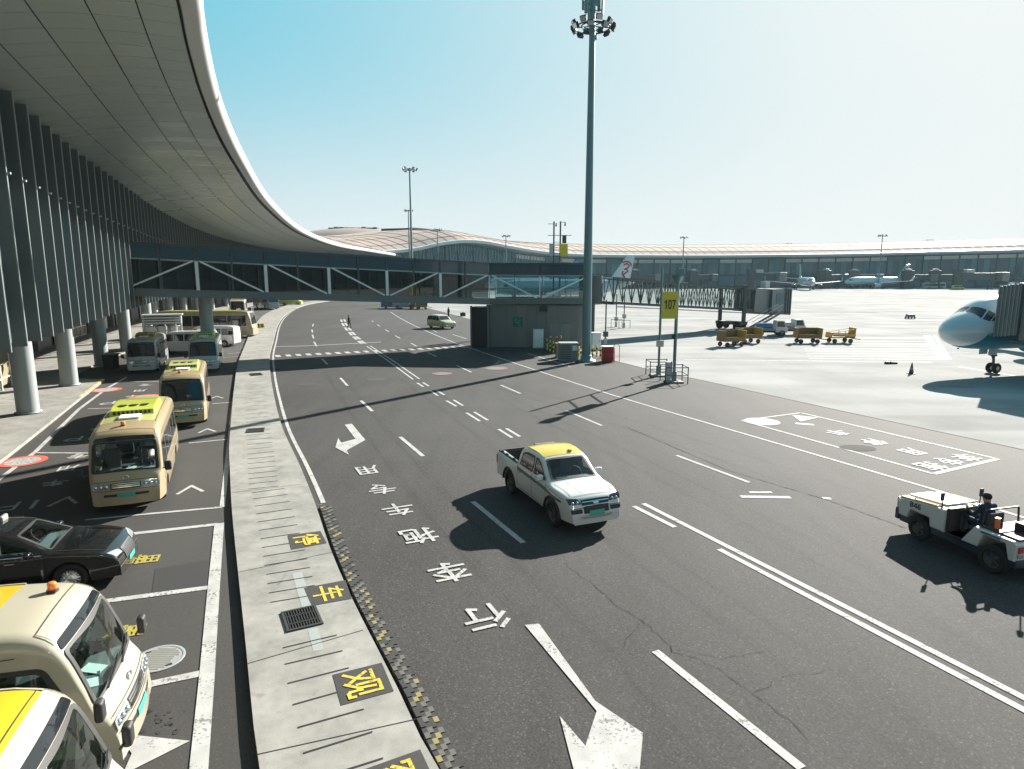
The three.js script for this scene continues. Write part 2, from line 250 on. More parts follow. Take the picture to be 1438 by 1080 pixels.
// painted characters, drawn stroke by stroke
const GLYPH = {
  xing: [[[30, 95], [8, 75]], [[34, 70], [5, 45]], [[22, 55], [22, 4]], [[45, 85], [92, 85]], [[40, 58], [97, 58]], [[75, 58], [75, 8], [60, 14]]],
  li: [[[8, 84], [92, 84]], [[50, 98], [50, 54]], [[46, 82], [10, 54]], [[54, 82], [90, 54]], [[24, 47], [76, 47], [53, 36]], [[53, 36], [53, 5], [38, 10]], [[5, 26], [95, 26]]],
  tuo: [[[5, 76], [38, 76]], [[23, 97], [23, 6], [12, 12]], [[5, 38], [38, 50]], [[58, 97], [44, 72]], [[54, 85], [97, 85]], [[42, 56], [90, 66], [88, 34], [78, 36]], [[67, 76], [67, 26]], [[52, 68], [52, 10], [60, 5], [96, 5], [96, 22]]],
  che: [[[18, 84], [86, 84]], [[48, 98], [24, 58], [88, 58]], [[4, 32], [97, 32]], [[56, 72], [56, 1]]],
  zhuan: [[[18, 84], [82, 84]], [[6, 62], [94, 62]], [[54, 99], [36, 42], [82, 42], [58, 16]], [[36, 24], [68, 4]]],
  yong: [[[20, 92], [20, 30], [8, 4]], [[20, 92], [82, 92], [82, 6], [68, 10]], [[20, 66], [82, 66]], [[20, 40], [82, 40]], [[51, 92], [51, 6]]],
  ting: [[[28, 98], [6, 60]], [[20, 76], [20, 2]], [[64, 99], [64, 88]], [[36, 87], [97, 87]], [[48, 77], [84, 77], [84, 64], [48, 64], [48, 77]], [[36, 40], [36, 53], [97, 53], [97, 42]], [[46, 38], [90, 38]], [[68, 38], [68, 5], [56, 9]]],
  guan: [[[6, 82], [42, 82], [30, 40], [4, 8]], [[9, 66], [44, 14]], [[54, 93], [54, 36]], [[54, 93], [92, 93], [92, 36]], [[73, 80], [68, 36], [44, 5]], [[77, 42], [77, 12], [83, 7], [98, 7], [98, 20]]],
  cha: [[[50, 99], [50, 90]], [[6, 74], [6, 88], [94, 88], [94, 74]], [[34, 80], [10, 52]], [[30, 72], [48, 72], [14, 38]], [[24, 62], [34, 54]], [[54, 74], [86, 74], [58, 46]], [[60, 66], [90, 44]], [[30, 44], [70, 44]], [[14, 30], [86, 30]], [[50, 30], [50, 3], [42, 7]], [[30, 22], [18, 6]], [[70, 22], [84, 6]]],
  wei: [[[28, 98], [6, 60]], [[20, 76], [20, 2]], [[66, 99], [66, 84]], [[38, 80], [96, 80]], [[50, 66], [58, 24]], [[86, 66], [76, 22]], [[34, 10], [99, 10]]],
  v: [[[4, 98], [50, 4], [96, 98]]], i: [[[50, 98], [50, 2]]], p: [[[16, 2], [16, 94], [70, 94], [86, 74], [70, 48], [16, 48]]],
};
// centre c [x,z], up and right vectors are ground directions with the size of the character
function glyph(parent, key, c, up, right, m, w = 9, y = Y.mark2, name = 'painted_character') {
  const gs = [], ul = Math.hypot(...up), sc = (Math.hypot(...right) + ul) / 2; let k = 0;
  for (const s of GLYPH[key]) {
    const pts = s.map(([a, b]) => [c[0] + right[0] * (a / 100 - 0.5) + up[0] * (b / 100 - 0.5), c[1] + right[1] * (a / 100 - 0.5) + up[1] * (b / 100 - 0.5)]);
    for (let i = 0; i + 1 < pts.length; i++) { const a = pts[i], b = pts[i + 1], l = Math.hypot(b[0] - a[0], b[1] - a[1]) || 1, e = w / 220 * sc / l; gs.push(ribbon([[a[0] - (b[0] - a[0]) * e, a[1] - (b[1] - a[1]) * e], [b[0] + (b[0] - a[0]) * e, b[1] + (b[1] - a[1]) * e]], w / 100 * sc, y + k++ * 0.0006, 1.1)); }
  }
  return part(parent, name, merge(gs), m);
}
{
  const W6 = [['xing', 682, 868], ['li', 631, 804], ['tuo', 589, 753], ['che', 560, 716], ['zhuan', 536, 687], ['yong', 515, 661]];
  const a = G(682, 868), b = G(515, 661), L = Math.hypot(a[0] - b[0], a[1] - b[1]), u = [(a[0] - b[0]) / L, (a[1] - b[1]) / L];
  for (const [k, px, py] of W6) glyph(road, k, G(px, py), [u[0] * 1.05, u[1] * 1.05], [-u[1] * 0.95, u[0] * 0.95], M.white, 10);
}
{ // parking box lettering, triangle and disc
  const o = G(1042, 591), e = G(1311, 666), L = Math.hypot(e[0] - o[0], e[1] - o[1]), u = [(e[0] - o[0]) / L, (e[1] - o[1]) / L], r = [-u[1], u[0]];
  for (const [k, px, py] of [['che', 1176, 608], ['ting', 1227, 621], ['yong', 1281, 635], ['zhuan', 1332, 648], ['tuo', 1308, 655], ['li', 1356, 643]]) glyph(road, k, G(px, py), [u[0] * 0.95, u[1] * 0.95], [r[0] * 0.95, r[1] * 0.95], M.faded, 11);
  poly([[1112, 583], [1150, 587], [1124, 592.5]], 'triangle_mark'); line([[1117, 595], [1143, 597]], 0.3, M.faded, 'worn_mark');
  const d = new THREE.CircleGeometry(0.85, 32); d.rotateX(-Math.PI / 2); const c = G(1070, 592.5); d.translate(c[0], Y.mark2, c[1]); part(road, 'disc_mark', d, M.white);
  const ov = new THREE.CircleGeometry(0.5, 24); ov.scale(1.5, 1, 1); ov.rotateX(-Math.PI / 2); const c2 = G(1204, 629.5); ov.translate(c2[0], Y.mark, c2[1]); part(road, 'oil_stain', ov, M.tar);
}
function ringMark(parent, px, py, r, y, old) { const c = G(px, py); const a = new THREE.RingGeometry(r * 0.72, r, 40); a.rotateX(-Math.PI / 2); a.translate(c[0], y, c[1]); part(parent, 'ring_mark', a, old ? M.oldRed : M.redPaint); const b = new THREE.CircleGeometry(r * 0.72, 36); b.rotateX(-Math.PI / 2); b.translate(c[0], y, c[1]); part(parent, 'disc_mark', b, old ? M.oldDisc : M.faded); }
ringMark(road, 697, 517.5, 0.9, Y.mark2, 1); ringMark(road, 621, 525, 0.75, Y.mark2, 1);
for (const [px, py, r] of [[433, 540, 0.75], [529, 533, 0.7]]) { const c = G(px, py), a = new THREE.CircleGeometry(r, 32); a.rotateX(-Math.PI / 2); a.translate(c[0], Y.mark, c[1]); part(road, 'manhole_cover', a, M.patch); }
{ // cracks and sealed joints in the asphalt
  const crack = (px, j, w) => { const pts = []; const q = px.map(p => G(...p)); for (let i = 0; i + 1 < q.length; i++) { const n = Math.max(4, Math.round(Math.hypot(q[i + 1][0] - q[i][0], q[i + 1][1] - q[i][1]) / 0.14)); for (let k = 0; k < n; k++) { const t = k / n; pts.push([q[i][0] + (q[i + 1][0] - q[i][0]) * t + rr(-j, j), q[i][1] + (q[i + 1][1] - q[i][1]) * t + rr(-j, j)]); } } part(road, 'crack', ribbon(pts, pts.map(() => w * rr(0.3, 1.3)), Y.mark), M.tar); };
  crack([[790, 790], [830, 820], [880, 860], [925, 890], [945, 915], [1000, 935], [1060, 975], [1110, 1015], [1150, 1050]], 0.05, 0.011);
  crack([[905, 870], [870, 912], [845, 915]], 0.05, 0.008); crack([[1060, 975], [1100, 950], [1180, 940]], 0.05, 0.007); crack([[950, 910], [1010, 925], [1085, 915]], 0.04, 0.007);
  crack([[880, 600], [1020, 660], [1160, 702], [1280, 745]], 0.02, 0.03); crack([[430, 580], [560, 577], [700, 571]], 0.03, 0.02); crack([[470, 652], [600, 650], [700, 646]], 0.03, 0.016);
  const seamPts = roadEdge.slice(1, 8); part(road, 'edge_joint', ribbon(seamPts, 0.07, Y.mark), M.tar);
}
// apron paint
poly([[1297, 471], [1306, 471], [1329, 505], [1314, 505]], 'stand_line', M.white, road, 0.012); poly([[1310, 471], [1314, 471], [1337, 505.5], [1330, 505.5]], 'stand_line', M.white, road, 0.012);
for (const s of [[[960, 505], [1310, 509]], [[1345, 515], [1438, 530]], [[875, 478], [1020, 470]]]) line(s, 0.3, M.white, 'stand_line', road, 0.012);
for (let i = 0; i < 9; i++) { const y = 475 + i * 3.6; line([[1120 + i * 2, y], [1300 + i * 2.4, y + 1.2]], 0.35, M.white, 'stand_hatching', road, 0.012); }
// ------------------------------------------------ parking lot paint
const lot = scene.getObjectByName('parking_lot_ground');
const ll = (px, w, m = M.white, n = 'bay_line') => line(px, w, m, n, lot, Y.mark2);
ll([[324, 600], [318.5, 655], [312, 713]], 0.16); ll([[330, 548], [324, 598]], 0.16); ll([[345, 488], [337, 512]], 0.15);
ll([[312, 713], [203, 723]], 0.14); ll([[203, 723], [120, 731]], 0.1); ll([[324, 617], [265, 623]], 0.12); ll([[138, 637], [48, 636.5]], 0.14); ll([[325.5, 565.5], [297, 567.5]], 0.12); ll([[181, 573], [123, 574.5]], 0.13); ll([[240, 536], [163, 536.5]], 0.12);
ll([[178, 530], [150, 546], [111, 575], [50, 635], [0, 673], [-150, 790]], 0.18, M.white, 'edge_line').position.y = 0.004;
ll([[306, 737], [181, 751], [100, 760]], 0.2); ll([[301, 825], [150, 845], [60, 857]], 0.2); ll([[296, 944], [188, 967], [80, 990]], 0.2); ll([[308, 736], [300, 830], [290, 960], [279, 1085], [262, 1300]], 0.26, M.white, 'bay_line').position.y = 0.005;
ll([[368, 492], [320, 497]], 0.12); ll([[342, 500], [310, 503]], 0.12); ll([[346, 481], [318, 483]], 0.12); ll([[360, 455], [330, 470]], 0.12);
ringMark(lot, 32, 648.5, 0.82, Y.mark2 + 0.006); ringMark(lot, 149, 548, 0.9, Y.mark2 + 0.006); ringMark(lot, 205, 558, 0.9, Y.mark2 + 0.003);
{
  const up = [0.39, 0.92], rt = [0.92, -0.39];                             // lot direction towards the camera; characters stand facing away
  const gl = (k, px, py, s, m = M.faded, w = 12) => glyph(lot, k, G(px, py), [up[0] * s, up[1] * s], [-0.92 * s, 0.39 * s], m, w, Y.mark2);
  for (const [bx, by, s] of [[0, 0, 1]]) { gl('v', 268, 687.5, 0.8, M.white, 15); gl('zhuan', 110, 641, 0.75, M.white); gl('yong', 94, 658.5, 0.75, M.white); gl('che', 77, 679, 0.75); gl('p', 8, 713, 0.8); gl('i', 48, 709, 0.8, M.faded, 15); gl('v', 92, 704, 0.8, M.faded, 15); }
  gl('v', 291, 605, 0.75, M.white, 15); gl('zhuan', 166, 578, 0.8, M.white); gl('yong', 152, 591, 0.75); gl('che', 140, 603, 0.75); gl('p', 103, 617, 0.8, M.faded, 15); gl('i', 128, 615, 0.8, M.faded, 15);
  gl('v', 304, 558.5, 0.75, M.white, 15); gl('zhuan', 204, 541, 0.8, M.white); gl('yong', 196, 549, 0.8, M.white); gl('che', 187, 557, 0.8, M.white); gl('p', 151, 566.5, 0.9, M.white, 15); gl('i', 179, 565, 0.9, M.white, 15);
  const r2 = [0.95, -0.3], u2 = [0.3, 0.95];
  for (const [k, px, py] of [['zhuan', 190, 787], ['yong', 208, 786], ['zhuan', 168, 890], ['yong', 184, 887]]) glyph(lot, k, G(px, py), [r2[0] * 0.55, r2[1] * 0.55], [u2[0] * 0.6, u2[1] * 0.6], M.oldYellow, 11, Y.mark2);
}
poly([[168, 1032], [267, 1042], [172, 1090], [185, 1060]], 'arrow_head', M.white, lot);
poly([[218, 800], [293, 787], [289, 824], [213, 835]], 'tar_patch', M.patch, lot, Y.mark);
for (let i = 0; i < 26; i++) { const c = G(rr(180, 265), rr(995, 1030)), a = new THREE.CircleGeometry(rr(0.012, 0.05), 9); a.scale(rr(0.8, 1.7), 1, 1); a.rotateX(-Math.PI / 2); a.rotateY(rr(0, 3)); a.translate(c[0], Y.mark, c[1]); part(lot, 'oil_spot', a, M.patch); }
{ // round manhole cover with a ribbed face
  const c = G(223, 926), o = thing('manhole_cover', 'round pale ribbed manhole cover set in the parking lot asphalt', 'manhole cover', [c[0], Y.lot, c[1]]);
  part(o, 'rim', lathe([[0.40, 0], [0.46, 0.002], [0.46, 0.014], [0.41, 0.014], [0.40, 0.004]], 40), M.galv); const d = new THREE.CylinderGeometry(0.40, 0.40, 0.008, 40); d.translate(0, 0.004, 0); part(o, 'plate', d, M.galv);
  for (let i = -5; i <= 5; i++) { const z = i * 0.066, w = 2 * Math.sqrt(0.38 * 0.38 - z * z) * (Math.abs(i) < 2 ? 0.72 : 0.94); part(o, 'rib', box(0, 0.011, z, w, 0.007, 0.034, 0, 0), M.conc); }
  for (const s of [-1, 1]) part(o, 'lifting_slot', box(s * 0.3, 0.012, s * 0.2, 0.1, 0.012, 0.035, 0.6), M.slot);
}
// ------------------------------------------------ island details
const across = (px, py) => G(px, py, 0.14);
function iline(a, b, w, m, name, y = 0.146) { return part(island, name, ribbon([across(...a), across(...b)], w, y, 1), m); }
{
  const slots = [];
  for (const s of [[[397, 910], [473, 892]], [[400, 933], [481, 914]], [[404, 960], [490, 938]], [[411, 990], [500, 965]], [[418, 1022], [511, 996]], [[426, 1058], [523, 1028]], [[475, 1085], [538, 1065]]]) slots.push(s);
  for (let i = 0; i < 14; i++) { const t = i / 13, y = 692 + 154 * Math.pow(t, 1.12); slots.push([[354 + 26 * t, y], [400 + 46 * t, y - 6 - 5 * t]]); }
  for (let i = 0; i < 26; i++) { const t = i / 25, y = 541 + 146 * Math.pow(t, 1.25); slots.push([[343 + 6 * t, y], [369 + 22 * t, y - 1.5 - 3 * t]]); }
  for (const [a, b] of slots) iline(a, b, 0.035, M.slot, 'drain_slot');
  for (const [a, b] of [[[326, 692], [424, 680]], [[334, 804], [470, 775]], [[348, 932], [510, 885]], [[360, 1060], [585, 1010]], [[324, 600], [395, 594]]]) iline(a, b, 0.015, M.tar, 'slab_joint');
  // black panels with yellow characters; the characters stand across the island
  for (const [k, px, py, q] of [['ting', 431, 760, [[404, 752], [450, 746], [459, 763], [409, 772]]], ['che', 461, 833, [[427, 826], [485, 815], [494, 841], [438, 851]]], ['guan', 510, 961, [[467, 948], [536, 931], [553, 971], [479, 991]]], ['cha', 572, 1083, [[500, 1085], [590, 1053], [617, 1110], [520, 1140]]]]) {
    const Q = q.map(p => across(...p)); part(island, 'black_panel', flat(Q, 0.147, 1), M.blackPaint);
    const c = [0, 1].map(i => Q.reduce((s, p) => s + p[i], 0) / 4), up = [0, 1].map(i => ((Q[1][i] - Q[0][i]) + (Q[2][i] - Q[3][i])) / 2 * 0.72), rt = [0, 1].map(i => ((Q[3][i] - Q[0][i]) + (Q[2][i] - Q[1][i])) / 2 * 0.8);
    glyph(island, k, c, up, rt, M.yellowPaint, 9.5, 0.152);
  }
  // gratings
  for (const [q, lab] of [[[[397, 861], [442, 851], [452, 877], [404, 887]], 'dark slotted drain grating near the yellow characters on the concrete island'], [[[347, 603], [370, 601.5], [371.5, 606], [347, 608]], 'small dark drain grating in a plain stretch of the concrete island'], [[[352, 525], [367, 524], [367.5, 527], [352, 528]], 'small drain grating on the island in the shade of the footbridge']]) {
    const Q = q.map(p => across(...p)), c = [0, 1].map(i => Q.reduce((s, p) => s + p[i], 0) / 4), dx = Q[1][0] - Q[0][0], dz = Q[1][1] - Q[0][1], w = Math.hypot(dx, dz), h = Math.hypot(Q[3][0] - Q[0][0], Q[3][1] - Q[0][1]);
    const o = thing('drain_grating', lab, 'grating', [c[0], 0.141, c[1]], Math.atan2(-dz, dx));
    part(o, 'pit', box(0, 0.003, 0, w, 0.004, h), M.slot);
    for (const s of [-1, 1]) { part(o, 'frame_bar', box(0, 0.015, s * h / 2, w + 0.06, 0.03, 0.05), M.iron); part(o, 'frame_bar', box(s * w / 2, 0.015, 0, 0.05, 0.03, h - 0.06), M.iron); }
    for (let i = 1; i < 12; i++) part(o, 'bar', box(-w / 2 + w * i / 12, 0.015, 0, w / 34, 0.02, h - 0.06), M.iron);
    for (const t of [-0.2, 0.2]) part(o, 'cross_bar', box(0, 0.017, h * t, w, 0.016, 0.03), M.iron);
  }
  // worn tape marks on the slab
  for (const q of [[[410, 806], [424, 803], [438, 850], [424, 853]], [[432, 884], [446, 881], [455, 912], [440, 915]]]) part(island, 'worn_patch', flat(q.map(p => across(...p)), 0.143, 1), mat(0.24, 0.27, 0.26, 0.85));
}
{ // rubber kerb ramp with chequered blocks along the island
  const o = thing('kerb_ramp', 'black and yellow chequered rubber kerb ramp along the island edge', 'kerb ramp');
  const pts = smooth([[600, 1300], [640, 1130], [607, 1069], [569, 985], [535, 919], [496, 841], [468, 774], [448, 714]].slice(1).map(p => G(...p)), 92);
  const bl = [], ye = [], pal = [];
  for (let i = 0; i + 1 < pts.length; i++) {
    const a = pts[i], b = pts[i + 1], dx = b[0] - a[0], dz = b[1] - a[1], l = Math.hypot(dx, dz), nx = -dz / l, nz = dx / l;
    for (let k = 0; k < 4; k++) {
      const off = 0.055 + k * 0.088, hh = 0.12 - k * 0.027 + ((i + k) % 2 ? 0.014 : 0);
      const g = box(0, hh / 2 + Y.road, 0, 0.083, hh, l * 0.94, Math.atan2(dx, dz)); g.translate((a[0] + b[0]) / 2 + nx * off, 0, (a[1] + b[1]) / 2 + nz * off);
      const r = rnd(); ((i + k) % 2 ? (r < 0.14 ? ye : r < 0.6 ? pal : bl) : bl).push(g);
    }
  }
  part(o, 'base_strip', (() => { const q = pts.map((p, i) => { const n = i < pts.length - 1 ? pts[i + 1] : pts[i], m = i ? pts[i - 1] : p, dx = n[0] - m[0], dz = n[1] - m[1], l = Math.hypot(dx, dz); return [p[0] - dz / l * 0.19, p[1] + dx / l * 0.19]; }); return ribbon(q, 0.37, 0.03, 1); })(), mat(0.016, 0.016, 0.016, 0.9));
  part(o, 'black_blocks', merge(bl), mat(0.02, 0.02, 0.02, 0.85), { kind: 'stuff' }); part(o, 'yellow_blocks', merge(ye), mat(0.2, 0.17, 0.06, 0.8), { kind: 'stuff' }); part(o, 'worn_blocks', merge(pal), mat(0.085, 0.085, 0.075, 0.85), { kind: 'stuff' });
}

{ // rubber marks and drips along the lanes
  const aT = tex(512, (u, v) => { const e = Math.sin(Math.PI * u); const a = vn(u * 8, v * 8, 8) * 0.6 + vn(u * 40, v * 20, 40) * 0.4; const b = 255 * Math.max(0, e * (a - 0.25) * 0.36); return [b, b, b]; }, false);
  const rm = new THREE.MeshStandardMaterial({ color: new THREE.Color().setRGB(0.012, 0.012, 0.012), roughness: 0.8, alphaMap: aT, transparent: true });
  const track = (px, w, name = 'rubber_mark') => { const pts = smooth(px.map(p => G(...p)), 40), g = ribbon(pts, w, Y.mark - 0.006, 1); const U = g.attributes.uv; let d = 0; for (let i = 0; i < pts.length; i++) { if (i) d += Math.hypot(pts[i][0] - pts[i - 1][0], pts[i][1] - pts[i - 1][1]); U.setXY(i * 2, 0, d / 9); U.setXY(i * 2 + 1, 1, d / 9); } part(road, name, g, rm); };
  for (const [o, w] of [[0, 0.45], [52, 0.4]]) { track([[455 + o * 0.35, 520], [500 + o * 0.6, 590], [600 + o, 720], [760 + o * 1.5, 900], [930 + o * 2, 1120]], w); track([[560 + o * 0.4, 530], [680 + o * 0.7, 620], [820 + o, 735], [1050 + o * 1.3, 900], [1290 + o * 1.6, 1075]], w); track([[700 + o * 0.4, 560], [880 + o * 0.7, 650], [1120 + o, 775], [1420 + o * 1.2, 930]], w); track([[520 + o * 0.2, 490], [700 + o * 0.6, 545], [950 + o, 625], [1250 + o * 1.2, 730], [1500, 815]], w); }
}
// ---------------------------------------------------------------- near terminal with its curved canopy
const SH = 2.8;      // the glass facade stands this far outside the column line
const facade = smooth([[-2, 22], [-7.5, 8], [-14.2, -8], [-21.5, -24.5], [-25.6, -33.7], [-29.2, -42.5], [-32.9, -51.8], [-37.2, -62.5], [-48.5, -95], [-58, -130], [-65, -171], [-67, -215], [-60, -262], [-46, -300]], 240).map((p, i, a) => { const n = nrm(a, i); return [p[0] + n[0] * SH, p[1] + n[1] * SH]; });
function nrm(pts, i) { const a = pts[Math.max(0, i - 1)], b = pts[Math.min(pts.length - 1, i + 1)]; const dx = b[0] - a[0], dz = b[1] - a[1], l = Math.hypot(dx, dz); return [-dz / l, dx / l]; }   // towards the road when walking away from the camera
const walk = pts => { const s = [0]; for (let i = 1; i < pts.length; i++) s.push(s[i - 1] + Math.hypot(pts[i][0] - pts[i - 1][0], pts[i][1] - pts[i - 1][1])); return s; };
const facS = walk(facade);
function facAt(s) { let i = 1; while (i < facS.length - 1 && facS[i] < s) i++; const t = (s - facS[i - 1]) / (facS[i] - facS[i - 1]), a = facade[i - 1], b = facade[i], dx = b[0] - a[0], dz = b[1] - a[1], l = Math.hypot(dx, dz); return { p: [a[0] + dx * t, a[1] + dz * t], t: [dx / l, dz / l], n: [-dz / l, dx / l] }; }
const FB = 4.95, FT = 13.7, EDGE = 14.5;
const edgeCtl = [[4.5, 20], [-0.8, 2], [-5.0, -9.5], ...[[275, 0], [283, 58], [299, 130], [317, 182], [340, 229], [380, 290], [430, 330], [480, 347.5], [520, 354]].map(p => G(p[0], p[1], EDGE)), [-48, -290]];
const edge = smooth(edgeCtl, 260);
const edgeFoot = edge.map(e => { let b = 0, bd = 1e9; for (let i = 0; i < facade.length; i++) { const d = (facade[i][0] - e[0]) ** 2 + (facade[i][1] - e[1]) ** 2; if (d < bd) { bd = d; b = i; } } return b; });
const inner = (() => { const raw = edge.map((e, k) => facade[edgeFoot[k]]); return raw.map((p, k) => { let x = 0, z = 0, n = 0; for (let j = Math.max(0, k - 4); j <= Math.min(raw.length - 1, k + 4); j++) { x += raw[j][0]; z += raw[j][1]; n++; } return [x / n, z / n]; }); })();
const edS = walk(edge);
function canopyAt(s, t) { // s metres along the edge, t 0 at the facade .. 1 at the edge
  let i = 1; while (i < edS.length - 1 && edS[i] < s) i++; const f = Math.min(1.5, (s - edS[i - 1]) / (edS[i] - edS[i - 1]));
  const e = [0, 1].map(c => edge[i - 1][c] + (edge[i][c] - edge[i - 1][c]) * f), n = [0, 1].map(c => inner[i - 1][c] + (inner[i][c] - inner[i - 1][c]) * f);
  return V3(n[0] + (e[0] - n[0]) * t, FT + (EDGE - FT) * t + 0.55 * Math.sin(Math.PI * t) * 0.5, n[1] + (e[1] - n[1]) * t);
}
const terminal = thing('terminal_building', 'dark finned airport terminal under a sweeping pale canopy, standing on round columns', 'terminal');
{
  const tEdge = 0.93, rows = [0, 0.2, 0.4, 0.6, 0.78, tEdge], pitch = 1.28, s0 = 14, nx = Math.floor((edS[edS.length - 1] - s0 - 2) / pitch), rest = [];
  const panel = (s, a, b, th = 0.03) => {
    const g0 = 0.014, t0 = a + 0.0028, t1 = b - 0.0028, K = 2, pos = [], idx = [];
    for (let j = 0; j <= K; j++) { const t = t0 + (t1 - t0) * j / K; for (const ss of [s + g0, s + pitch - g0]) { const p = canopyAt(ss, t); pos.push(p.x, p.y, p.z); } }
    const m = pos.length / 3; for (let i = 0; i < m; i++) pos.push(pos[i * 3], pos[i * 3 + 1] + th, pos[i * 3 + 2]);
    for (let j = 0; j < K; j++) { const k = j * 2; idx.push(k, k + 1, k + 2, k + 2, k + 1, k + 3, k + m, k + 2 + m, k + 1 + m, k + 2 + m, k + 3 + m, k + 1 + m, k, k + 2, k + m, k + m, k + 2, k + 2 + m, k + 1, k + 1 + m, k + 3, k + 3, k + 1 + m, k + 3 + m); }
    idx.push(0, m, 1, 1, m, m + 1, 2 * K, 2 * K + 1, 2 * K + m, 2 * K + 1, 2 * K + 1 + m, 2 * K + m);
    const g = new THREE.BufferGeometry(); g.setAttribute('position', new THREE.Float32BufferAttribute(pos, 3)); g.setIndex(idx); const q = g.toNonIndexed(); q.computeVertexNormals(); return q;
  };
  let count = 0;
  for (let i = 0; i < nx; i++) for (let r = 0; r < 5; r++) {
    const g = panel(s0 + i * pitch, rows[r], rows[r + 1]);
    if (i >= 8 && count < 298) { count++; const q = rnd(); part(terminal, 'soffit_panel', g, q < 0.5 ? M.soffit : q < 0.75 ? M.soffitB : M.soffitC); } else rest.push(g);
  }
  part(terminal, 'soffit_panel_run', merge(rest), M.soffit, { kind: 'stuff' });
  // swept shells: dark backing, lip, roof
  const sweep = (prof, i0 = 0, i1 = edge.length) => { // prof: [outward offset from the edge, height above the edge] or a function of i
    const pos = [], idx = [], n = prof.length;
    for (let i = i0; i < i1; i++) { const nn = nrm(edge, i); for (const [o, h] of prof) pos.push(edge[i][0] + nn[0] * o, EDGE + h, edge[i][1] + nn[1] * o); if (i > i0) for (let k = 0; k + 1 < n; k++) { const a = (i - i0 - 1) * n + k, b = a + n; idx.push(a, a + 1, b, b, a + 1, b + 1); } }
    const g = new THREE.BufferGeometry(); g.setAttribute('position', new THREE.Float32BufferAttribute(pos, 3)); g.setIndex(turned(idx)); g.computeVertexNormals(); return toCreasedNormals(g, 0.7);
  };
  const back = []; { const pos = [], idx = []; const T = [0, 0.25, 0.5, 0.75, 1]; for (let i = 0; i < edge.length; i++) { for (const t of T) { const p = canopyAt(edS[i], t); pos.push(p.x, p.y + 0.16, p.z); } if (i) for (let k = 0; k < 4; k++) { const a = (i - 1) * 5 + k, b = a + 5; idx.push(a, a + 1, b, b, a + 1, b + 1); } } const g = new THREE.BufferGeometry(); g.setAttribute('position', new THREE.Float32BufferAttribute(pos, 3)); g.setIndex(idx); g.computeVertexNormals(); back.push(g); }
  part(terminal, 'canopy_deck', merge(back), M.black);
  part(terminal, 'fascia', sweep([[-0.42, 0.3], [-0.42, 0.0], [-0.39, -0.03], [-0.08, 0.0], [0.03, 0.05], [0.1, 0.15], [0.15, 0.34], [0.15, 0.6], [0.1, 0.8], [-0.02, 0.93], [-0.25, 1.02], [-1.2, 1.2]]), M.lip);
  // roof behind the edge
  const prof = [[-1.2, 1.18], [-4, 1.9], [-9, 3.6], [-16, 5.6], [-26, 7.6], [-40, 9.2], [-60, 9.8]], pos = [], idx = [];
  const i0 = 60; for (let i = i0; i < edge.length; i++) { const nn = nrm(edge, i), wv = 1 + 0.18 * Math.sin(i * 0.05); for (const [o, h] of prof) pos.push(edge[i][0] + nn[0] * o, EDGE + (o < -5 ? h * wv : h), edge[i][1] + nn[1] * o); if (i > i0) for (let k = 0; k < 6; k++) { const a = (i - i0 - 1) * 7 + k, b = a + 7; idx.push(a, a + 1, b, b, a + 1, b + 1); } }
  const g = new THREE.BufferGeometry(); g.setAttribute('position', new THREE.Float32BufferAttribute(pos, 3)); g.setIndex(turned(idx)); g.computeVertexNormals(); part(terminal, 'roof', g, M.roof);
  const seams = []; for (let i = 150; i < edge.length - 1; i += 9) { const nn = nrm(edge, i), wv = 1 + 0.18 * Math.sin(i * 0.05); for (let k = 0; k < 6; k++) { const P = prof[k], Q = prof[k + 1]; const yy = p => EDGE + (p[0] < -5 ? p[1] * wv : p[1]) + 0.05; seams.push(bar([edge[i][0] + nn[0] * P[0], yy(P), edge[i][1] + nn[1] * P[0]], [edge[i][0] + nn[0] * Q[0], yy(Q), edge[i][1] + nn[1] * Q[0]], 0.5, 0.12)); } }
  part(terminal, 'roof_seams', merge(seams), M.seam, { kind: 'stuff' });
}
